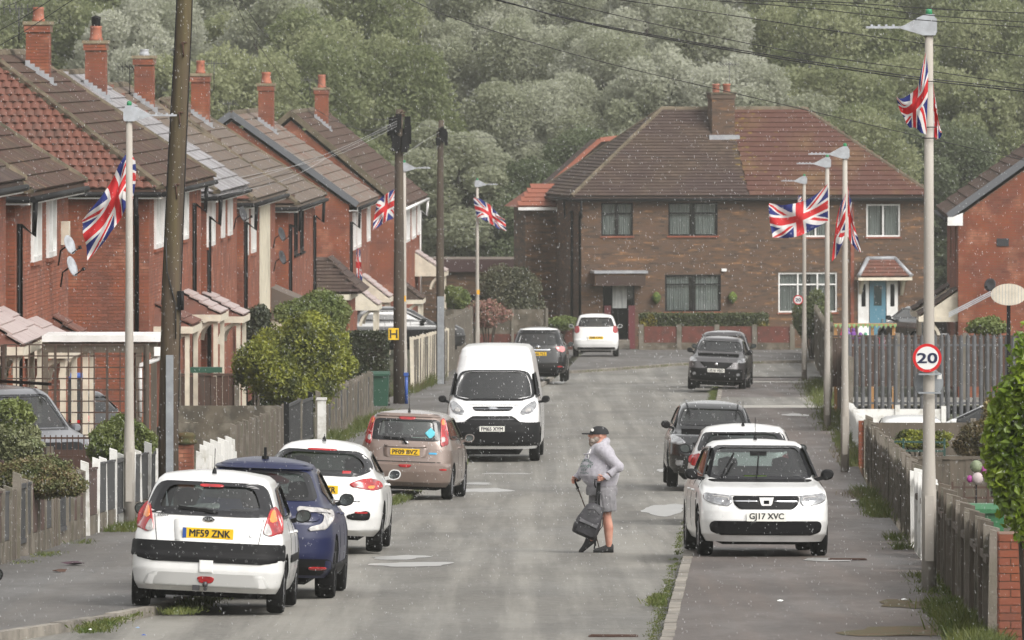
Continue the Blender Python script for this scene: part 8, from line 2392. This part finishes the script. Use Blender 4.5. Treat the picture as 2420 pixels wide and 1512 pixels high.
# printed letters on the chest, laid onto the cloth
bpy.context.view_layer.update()
bvh = BVHTree.FromPolygons([v.co.copy() for v in hood.data.vertices], [tuple(p.vertices) for p in hood.data.polygons])
m_print = mat('green_print', (.11, .17, .15), .9)
def chest(txt, size, width, zc, arc=0.0, xc=-.075):
	me = text_mesh(txt, size, m_print, .0, bold=.0012, width=width)
	dirv = Vector((.62, .78, 0)).normalized(); sid = Vector((.78, -.62, 0))
	for v in me.vertices:
		q = v.co.x; z = zc + v.co.z - arc * q * q
		p = Vector((xc, -.05, z)) + sid * q - dirv * .5
		hit = bvh.ray_cast(p, dirv)[0]
		v.co = (hit - dirv * .004) if hit else p + dirv * .3
	link('print', me, hood)
try:
	chest('SPORTING', .05, .26, 1.235, 3.0); chest('Goods', .075, .22, 1.165); chest('EST', .05, .10, 1.105); chest('ATHLETIC', .025, .17, 1.065)
except Exception as e_: print('print', e_)
# shorts
mb = MB()
rings(mb, [(.065, 0, .93, .18, .19), (.065, 0, .84, .205, .212), (.065, 0, .76, .20, .205)])
mb.tube([(.10, -.10, .84), (.125, -.11, .68), (.14, -.112, .545)], [.135, .13, .122], 16); mb.tube([(.04, .10, .84), (.02, .105, .68), (.005, .10, .545)], [.13, .125, .115], 16)
for i in range(5): mb.tube([(.02 + i * .05, -.235, .80 - i * .01), (.05 + i * .045, -.228, .60)], .010, 5)
fuse('shorts', mb, m_shorts, man, .011, 4)
m_shoe = mat('black_shoe', (.012, .012, .013), .7)
def shoe(M_):
	mb = MB(); prof = []
	# side outline loft: toe at -x
	secs = [(-.175, .03, .0, .035), (-.15, .042, .0, .055), (-.09, .05, .0, .07), (-.03, .046, .0, .095), (.02, .042, .0, .125), (.06, .038, .0, .13), (.085, .028, .0, .10)]
	n_ = 10; vs = []
	for x, w_, zb, zt in secs:
		for j in range(n_):
			a = 2 * PI * j / n_; vs.append(M_ @ Vector((x, w_ * math.cos(a) * (1 if math.sin(a) < 0 else .82), (zb + zt) / 2 + (zt - zb) / 2 * (math.sin(a) if math.sin(a) > 0 else max(-1, math.sin(a) * 1.5)))))
	fs = [(i * n_ + j, i * n_ + (j + 1) % n_, (i + 1) * n_ + (j + 1) % n_, (i + 1) * n_ + j) for i in range(len(secs) - 1) for j in range(n_)]
	fs += [tuple(range(n_)), tuple(range((len(secs) - 1) * n_, len(secs) * n_))]
	mb.add(vs, fs, True); return mb.build('shoe', m_shoe, man)
shoe(Matrix.Translation((.13, -.10, .0)))
shoe(Matrix.Translation((-.075, .09, .075)) @ Matrix.Rotation(R(-40), 4, 'Y'))
# backpack hanging from the near hand
bp = empty('backpack', mo + Vector((-.10, -.30, .45)), 0, 'charcoal backpack the man carries by its strap, hanging before his shins', 'backpack')
Mb = Matrix.Rotation(R(24), 4, 'Y')
mb = MB(); secs = [(-.235, .135, .065), (-.225, .165, .085), (-.12, .175, .11), (.0, .17, .115), (.10, .15, .10), (.19, .115, .08), (.235, .07, .05), (.25, .02, .02)]
n_ = 20; vs = []
for z, rx, ry in secs:
	for j in range(n_):
		a = 2 * PI * j / n_; c, s = math.cos(a), math.sin(a)
		x = rx * (abs(c) ** .55) * (1 if c > 0 else -1); y = ry * (abs(s) ** .55) * (1 if s > 0 else -1)
		x += .010 * math.sin(z * 40 + a * 3); vs.append(Mb @ Vector((x, y, z)))
fs = [(i * n_ + j, i * n_ + (j + 1) % n_, (i + 1) * n_ + (j + 1) % n_, (i + 1) * n_ + j) for i in range(len(secs) - 1) for j in range(n_)] + [tuple(range(n_)), tuple(range((len(secs) - 1) * n_, len(secs) * n_))]
mb.add(vs, fs, True); mb.build('bag', m_pack, bp)
mb = MB(); M_ = Mb
mb.add([M_ @ Vector(v) for v in ((-.12, -.13, -.19), (.12, -.13, -.19), (.13, -.15, -.06), (-.13, -.15, -.06), (-.13, -.10, .0), (.13, -.10, .0), (-.12, -.08, -.21), (.12, -.08, -.21))], [(0, 1, 2, 3), (3, 2, 5, 4), (6, 7, 1, 0), (0, 3, 4, 6), (1, 7, 5, 2)])
mb.build('front_pocket', m_pack, bp)
mb = MB()
for pts in ([(-.09, -.12, .13), (.0, -.125, .17), (.09, -.12, .13)], [(-.13, -.155, -.06), (0, -.16, -.055), (.13, -.155, -.06)], [(.15, -.05, .12), (.19, -.06, .0), (.16, -.05, -.15)]):
	mb.tube([M_ @ Vector(p) for p in pts], .006, 5)
mb.build('zip', m_black, bp)
mb = MB(); hnd = Vector(haR) + Vector((-.03, 0, 0)) - Vector((-.10, -.30, .45))
top = M_ @ Vector((.0, 0, .245))
for dx in (-.018, .03):
	mb.bar(top + Vector((dx, 0, -.01)), hnd + Vector((dx * .4 - .005, 0, -.03)), .030, .006, up=(0, 1, 0))
mb.tube([hnd + Vector((-.02, 0, .01)), hnd + Vector((-.055, -.01, .02)), hnd + Vector((-.06, -.01, -.05)), hnd + Vector((-.045, 0, -.10))], .009, 5)
mb.build('strap', m_black, bp)
mb = MB(); e0 = M_ @ Vector((.15, 0, -.17)); mb.bar(e0, e0 + Vector((.01, -.02, -.13)), .03, .008, up=(0, 1, 0)); mb.bar(e0 + Vector((.03, 0, .0)), e0 + Vector((-.005, -.02, -.17)), .02, .008, up=(0, 1, 0)); mb.build('loose_strap', m_black, bp)
# walking stick in the far hand
st = empty('walking_pole', mo + Vector((haL[0] - .02, haL[1] - .03, haL[2])), 0, 'dark walking pole in the man\'s leading hand, pointing down behind the backpack', 'walking pole')
mb = MB(); mb.tube([(0, 0, .03), (.05, 0, -.09)], .014, 8); mb.tube([(-.025, 0, .035), (.02, 0, .03)], .014, 8); mb.build('grip', m_black, st)
mb = MB(); mb.tube([(.05, 0, -.09), (.30, .02, -.75), (.34, .02, -.90)], [.009, .008, .006], 7); mb.build('shaft', m_rust, st)
mb = MB(); mb.tube([(.01, 0, -.02), (.06, -.01, -.07), (.05, -.01, -.13), (.02, 0, -.08)], .006, 5); mb.build('wrist_loop', m_black, st)

# ------------------------------------------------------------------ small things
def bin_(name, label, c, w_, d_, h, m, lidm=None, rz=SANG):
	root = empty(name, c, rz, label, 'wheelie bin'); mb = MB()
	mb.add([(-w_ / 2 * .85, 0, .08), (w_ / 2 * .85, 0, .08), (w_ / 2 * .85, d_ * .8, .08), (-w_ / 2 * .85, d_ * .8, .08), (-w_ / 2, -.03, h - .1), (w_ / 2, -.03, h - .1), (w_ / 2, d_, h - .1), (-w_ / 2, d_, h - .1)], [(3, 2, 1, 0), (4, 5, 6, 7), (0, 1, 5, 4), (1, 2, 6, 5), (2, 3, 7, 6), (3, 0, 4, 7)])
	mb.build('tub', m, root)
	mb = MB(); mb.prism([(-.06, h - .10), (-.06, h - .06), (d_ * .3, h), (d_ * .8, h), (d_ + .05, h - .06), (d_ + .05, h - .10)], 'x', -w_ / 2 - .02, w_ / 2 + .02); mb.box(-w_ * .35, w_ * .35, -.085, -.06, h - .12, h - .07); mb.build('lid', lidm or m, root)
	mb = MB(); mb.lathe([(0, -w_ / 2 - .02), (.1, -w_ / 2 - .02), (.1, -w_ / 2 + .04), (0, -w_ / 2 + .04)], (0, d_ * .85, .1), 14, ax='x'); mb.lathe([(0, w_ / 2 - .04), (.1, w_ / 2 - .04), (.1, w_ / 2 + .02), (0, w_ / 2 + .02)], (0, d_ * .85, .1), 14, ax='x'); mb.build('wheels', m_black, root)
	return root
c = PX(898, 955, 168); bin_('wheelie_bin', 'dark green wheelie bin in front of the square hedge beside the dark pole', Vector((c.x, c.y, CAMZ - (878 - 130) / ppm(168) - 1.07)), .46, .5, 1.07, m_greenbin)
c = PX(2332, 1184, 90); bin_('wheelie_bin', 'bright green wheelie bin lid above the timber fence at the right', Vector((c.x, c.y, c.z - 1.12)), .50, .5, 1.07, mat('mid_green_plastic', (.03, .13, .055), .45))
c = PX(166, 882, 125); bin_('wheelie_bin', 'blue-lidded bin behind the trellis under the carport', Vector((c.x, c.y, c.z - 1.0)), .42, .4, 1.0, m_panel_b, m_blue)
c = PX(487, 868, 140); mb = MB(); mb.box(-.35, .35, 0, .3, -.12, 0)
props(mb.build('planter', m_greenbin, None, c), 'green plastic planter by the white porch posts above the fence', 'planter')
# toys on a timber frame behind the palisade
tf = 164
c0 = PX(1975, 770, tf); root = empty('play_frame', (c0.x, c0.y, g(tf)), 0, 'orange timber frame hung with pink and purple toys behind the palisade', 'play frame')
zz = c0.z - g(tf); Lz = (2115 - 1975) / ppm(tf); m_or = mat('orange_timber', (.36, .19, .07), .8)
for f_ in (0, .62, .98):
	mb = MB(); mb.box(Lz * f_ - .04, Lz * f_ + .04, 0, .08, -.1, zz); mb.build('post', m_or, root)
mb = MB(); mb.box(-.05, Lz + .05, -.05, .25, zz + .0, zz + .06); mb.build('shelf', m_or, root)
cols = [(.55, .06, .14), (.18, .07, .28), (.6, .08, .15), (.20, .10, .33), (.1, .3, .2), (.5, .1, .2), (.16, .05, .25)]
for i, cc_ in enumerate(cols):
	mb = MB(); x = Lz * (.12 + .8 * ((i * 37) % 100) / 100); ellip(mb, (x, -.06, zz - .25 - .12 * (i % 3)), (.08, .06, .13), 10, 6); ellip(mb, (x, -.06, zz - .10 - .12 * (i % 3)), (.05, .05, .06), 8, 5); mb.build('toy', mat('toy_cloth', cc_, .8), root)
mb = MB()
for i in range(14):
	x = Lz * i / 13; mb.add([(x - .05, -.1, zz + .05), (x + .05, -.1, zz + .05), (x, -.12, zz - .06)], [(0, 1, 2)])
mb.build('bunting', mat('green_bunting', (.18, .30, .12), .8), root)
# white oval board on a black post with pale arms
tb = 120
cb = PX(2384, 696, tb); root = empty('oval_board', (cb.x, cb.y, g(tb)), 0, 'cream oval board on black post with pale slanting arm by the right house', 'garden equipment')
zb_ = cb.z - g(tb); mb = MB(); pts = [(.34 * math.cos(a_), zb_ + .205 * math.sin(a_)) for a_ in [2 * PI * i / 28 for i in range(28)]]
mb.prism(pts, 'y', 0, .03); bo = mb.build('board', m_cream, root)
mb = MB()
for i in range(-5, 6): mb.box(i * .06 - .004, i * .06 + .004, -.006, 0, zb_ - .2 * math.sqrt(1 - (i * .06 / .34) ** 2), zb_ + .2 * math.sqrt(1 - (i * .06 / .34) ** 2))
mb.build('rib', m_lumin, bo)
mb = MB(); mb.box(-.035, .035, .031, .1, 0, zb_); mb.build('post', m_black, root)
mb = MB()
for dz in (0, .035, .07): mb.bar((-.34, -.02, zb_ - .01 + dz), (-1.14, -.05, zb_ - .42 + dz), .02)
mb.build('arm', m_lumin, root)
# flower ornament
c = PX(2307, 1102, 101); mb = MB(); ellip(mb, (0, 0, 0), (.10, .08, .10)); mb2 = MB()
root = empty('garden_ornament', c, 0, 'pale green round garden ornament with purple sides on the lattice fence', 'ornament'); mb.build('ball', mat('pale_green_ball', (.22, .26, .16), .6, c2=(.10, .12, .07), scale=14), root)
ellip(mb2, (-.10, 0, -.20), (.05, .04, .06)); ellip(mb2, (.13, 0, -.08), (.05, .04, .10)); mb2.build('petals', mat('purple_petals', (.30, .04, .22), .6), root)
mb2 = MB(); ellip(mb2, (.02, -.02, -.19), (.09, .06, .10)); mb2.build('body', mat('pale_pink_body', (.40, .34, .34), .6), root)
mb2 = MB(); mb2.tube([(0, .02, -.1), (0, .02, -.9)], .012, 5); mb2.build('stake', m_black, root)
# litter
def litter(label, px, py, m, s, seed, dz=0.0, cat='litter'):
	t = 58.0
	while t < 200 and CAMZ - (py - 130) / ppm(t) > g(t) + dz: t += .03
	r = random.Random(seed); c = PX(px, py, t); mb = MB(); n_ = 9
	vs = [(0, 0, .012 + s * .25)] + [(math.cos(2 * PI * i / n_) * s * r.uniform(.6, 1.2), math.sin(2 * PI * i / n_) * s * r.uniform(.6, 1.6), r.uniform(.004, s * .3)) for i in range(n_)] + [(0, 0, .003)]
	mb.add(vs, [(0, 1 + i, 1 + (i + 1) % n_) for i in range(n_)] + [(n_ + 1, 1 + (i + 1) % n_, 1 + i) for i in range(n_)])
	o = mb.build('litter', m, None, (c.x, c.y, g(t) + dz + .004)); props(o, label, cat)
m_film = mat('clear_plastic_scrap', (.55, .57, .55), .2)
litter('crumpled clear plastic bottle on the pavement under the nearest white hatchback', 392, 1392, m_film, .07, 1, .1)
litter('blue scrap on the road at the bottom left', 340, 1503, m_blue, .025, 2)
litter('small pale blue wrapper beside the left kerb at the bottom', 326, 1486, mat('pale_blue_scrap', (.2, .3, .45), .4), .03, 3)
litter('dark purple rag on the left pavement by the fence', 176, 1336, mat('purple_rag', (.05, .025, .035), .9), .16, 4, .1)
litter('brown twig litter on the left pavement below the rag', 140, 1352, m_rust, .1, 5, .1)
litter('white scrap on the left pavement near the kerb', 213, 1490, m_white, .02, 6, .1)
litter('white scrap in the brown moss at the bottom right', 2250, 1492, m_white, .05, 7, .1)
litter('blue bottle cap in the moss at the bottom right', 2255, 1465, m_blue, .035, 8, .1)
litter('second white scrap by the foot of the near lamp post', 2137, 1419, m_white, .04, 9, .1)
litter('pale scrap on the right pavement beside the white saloon', 2020, 1185, m_white, .07, 10, .1)
litter('pale leaf on the right pavement behind the white saloon front', 1843, 1422, m_film, .05, 11, .1)
litter('white paper near the curb behind the crossing man on the right', 1470, 1250, m_white, .02, 12)
# drain cover
c = UP(.9, 67.6, .108); mb = MB(); mb.box(-.25, .25, -.2, .2, 0, .006); 
for i in range(6): mb.box(-.23, .23, -.18 + i * .064, -.15 + i * .064, .0065, .012)
props(mb.build('drain_cover', m_rust, None, UP(-1.35, 64.2, .004), (SL(64), 0, SANG)), 'iron drain grating in the road at the bottom by the right kerb', 'drain cover')
props(mb.build('drain_cover', m_rust, None, UP(1.3, 82, .108), (SL(80), 0, SANG)), 'small iron cover in the puddle in front of the white saloon', 'drain cover')

# ------------------------------------------------------------------ rain and mist
r = np.random.RandomState(11)
n = 42000
t = 22 + (r.rand(n) ** .8) * 70
px = r.uniform(-500, 2920, n); py = r.uniform(-600, 2100, n)
pm = 15000 / t
C0 = np.stack([(px - 1210) / pm, t * K, CAMZ - (py - 130) / pm], 1)
gz = np.array([g(x) for x in t]); C0 = C0[C0[:, 2] > gz + .1]; t = t[:len(C0)]
n = len(C0); pm = 15000 / (C0[:, 1] / K)
s = (.20 + .42 * r.rand(n)) / pm; ln = s * (2.2 + 3.2 * r.rand(n)); sl_ = -.18 + .1 * r.normal(size=n)
s = np.minimum(s * 1.15, .0075); ln = np.minimum(ln * 1.1, .026)
up = np.stack([sl_ * ln, 0 * ln, ln], 1)
a0 = C0 - up; a1 = C0 + up; sx_ = np.zeros((n, 3)); sx_[:, 0] = s; sy_ = np.zeros((n, 3)); sy_[:, 1] = s
V = np.stack([a0, C0 - sx_, C0 - sy_, C0 + sx_, C0 + sy_, a1], 1).reshape(-1, 3)
F = np.array([(0, 2, 1), (0, 3, 2), (0, 4, 3), (0, 1, 4), (5, 1, 2), (5, 2, 3), (5, 3, 4), (5, 4, 1)])[None] + (np.arange(n) * 6)[:, None, None]
m_rain = bpy.data.materials.new('rain_water'); m_rain.use_nodes = True
_n = m_rain.node_tree; _b = _n.nodes['Principled BSDF']; _b.inputs['Base Color'].default_value = (.85, .86, .88, 1); _b.inputs['Roughness'].default_value = .15
_t = _n.nodes.new('ShaderNodeBsdfTransparent'); _l = _n.nodes.new('ShaderNodeBsdfTranslucent'); _l.inputs[0].default_value = (.95, .95, .95, 1)
_m1 = _n.nodes.new('ShaderNodeMixShader'); _m1.inputs[0].default_value = .5; _n.links.new(_b.outputs[0], _m1.inputs[1]); _n.links.new(_l.outputs[0], _m1.inputs[2])
_m2 = _n.nodes.new('ShaderNodeMixShader'); _m2.inputs[0].default_value = .4; _n.links.new(_m1.outputs[0], _m2.inputs[1]); _n.links.new(_t.outputs[0], _m2.inputs[2])
_n.links.new(_m2.outputs[0], _n.nodes['Material Output'].inputs['Surface'])
ro = link('rain', mesh_np('rain', V, F.reshape(-1, 3), m_rain, smooth=True)); ro['kind'] = 'stuff'

HAZE = .00028
if HAZE:
	mh = bpy.data.materials.new('misty_air'); mh.use_nodes = True; _n = mh.node_tree; _n.nodes.remove(_n.nodes['Principled BSDF'])
	pv = _n.nodes.new('ShaderNodeVolumePrincipled'); pv.inputs['Color'].default_value = (.80, .81, .77, 1); pv.inputs['Density'].default_value = HAZE; pv.inputs['Anisotropy'].default_value = .2
	_n.links.new(pv.outputs[0], _n.nodes['Material Output'].inputs['Volume'])
	mb = MB(); mb.box(-960, 960, -30, 1540 * K, -12.5, 42)
	hz_ = mb.build('haze', mh); hz_['kind'] = 'stuff'
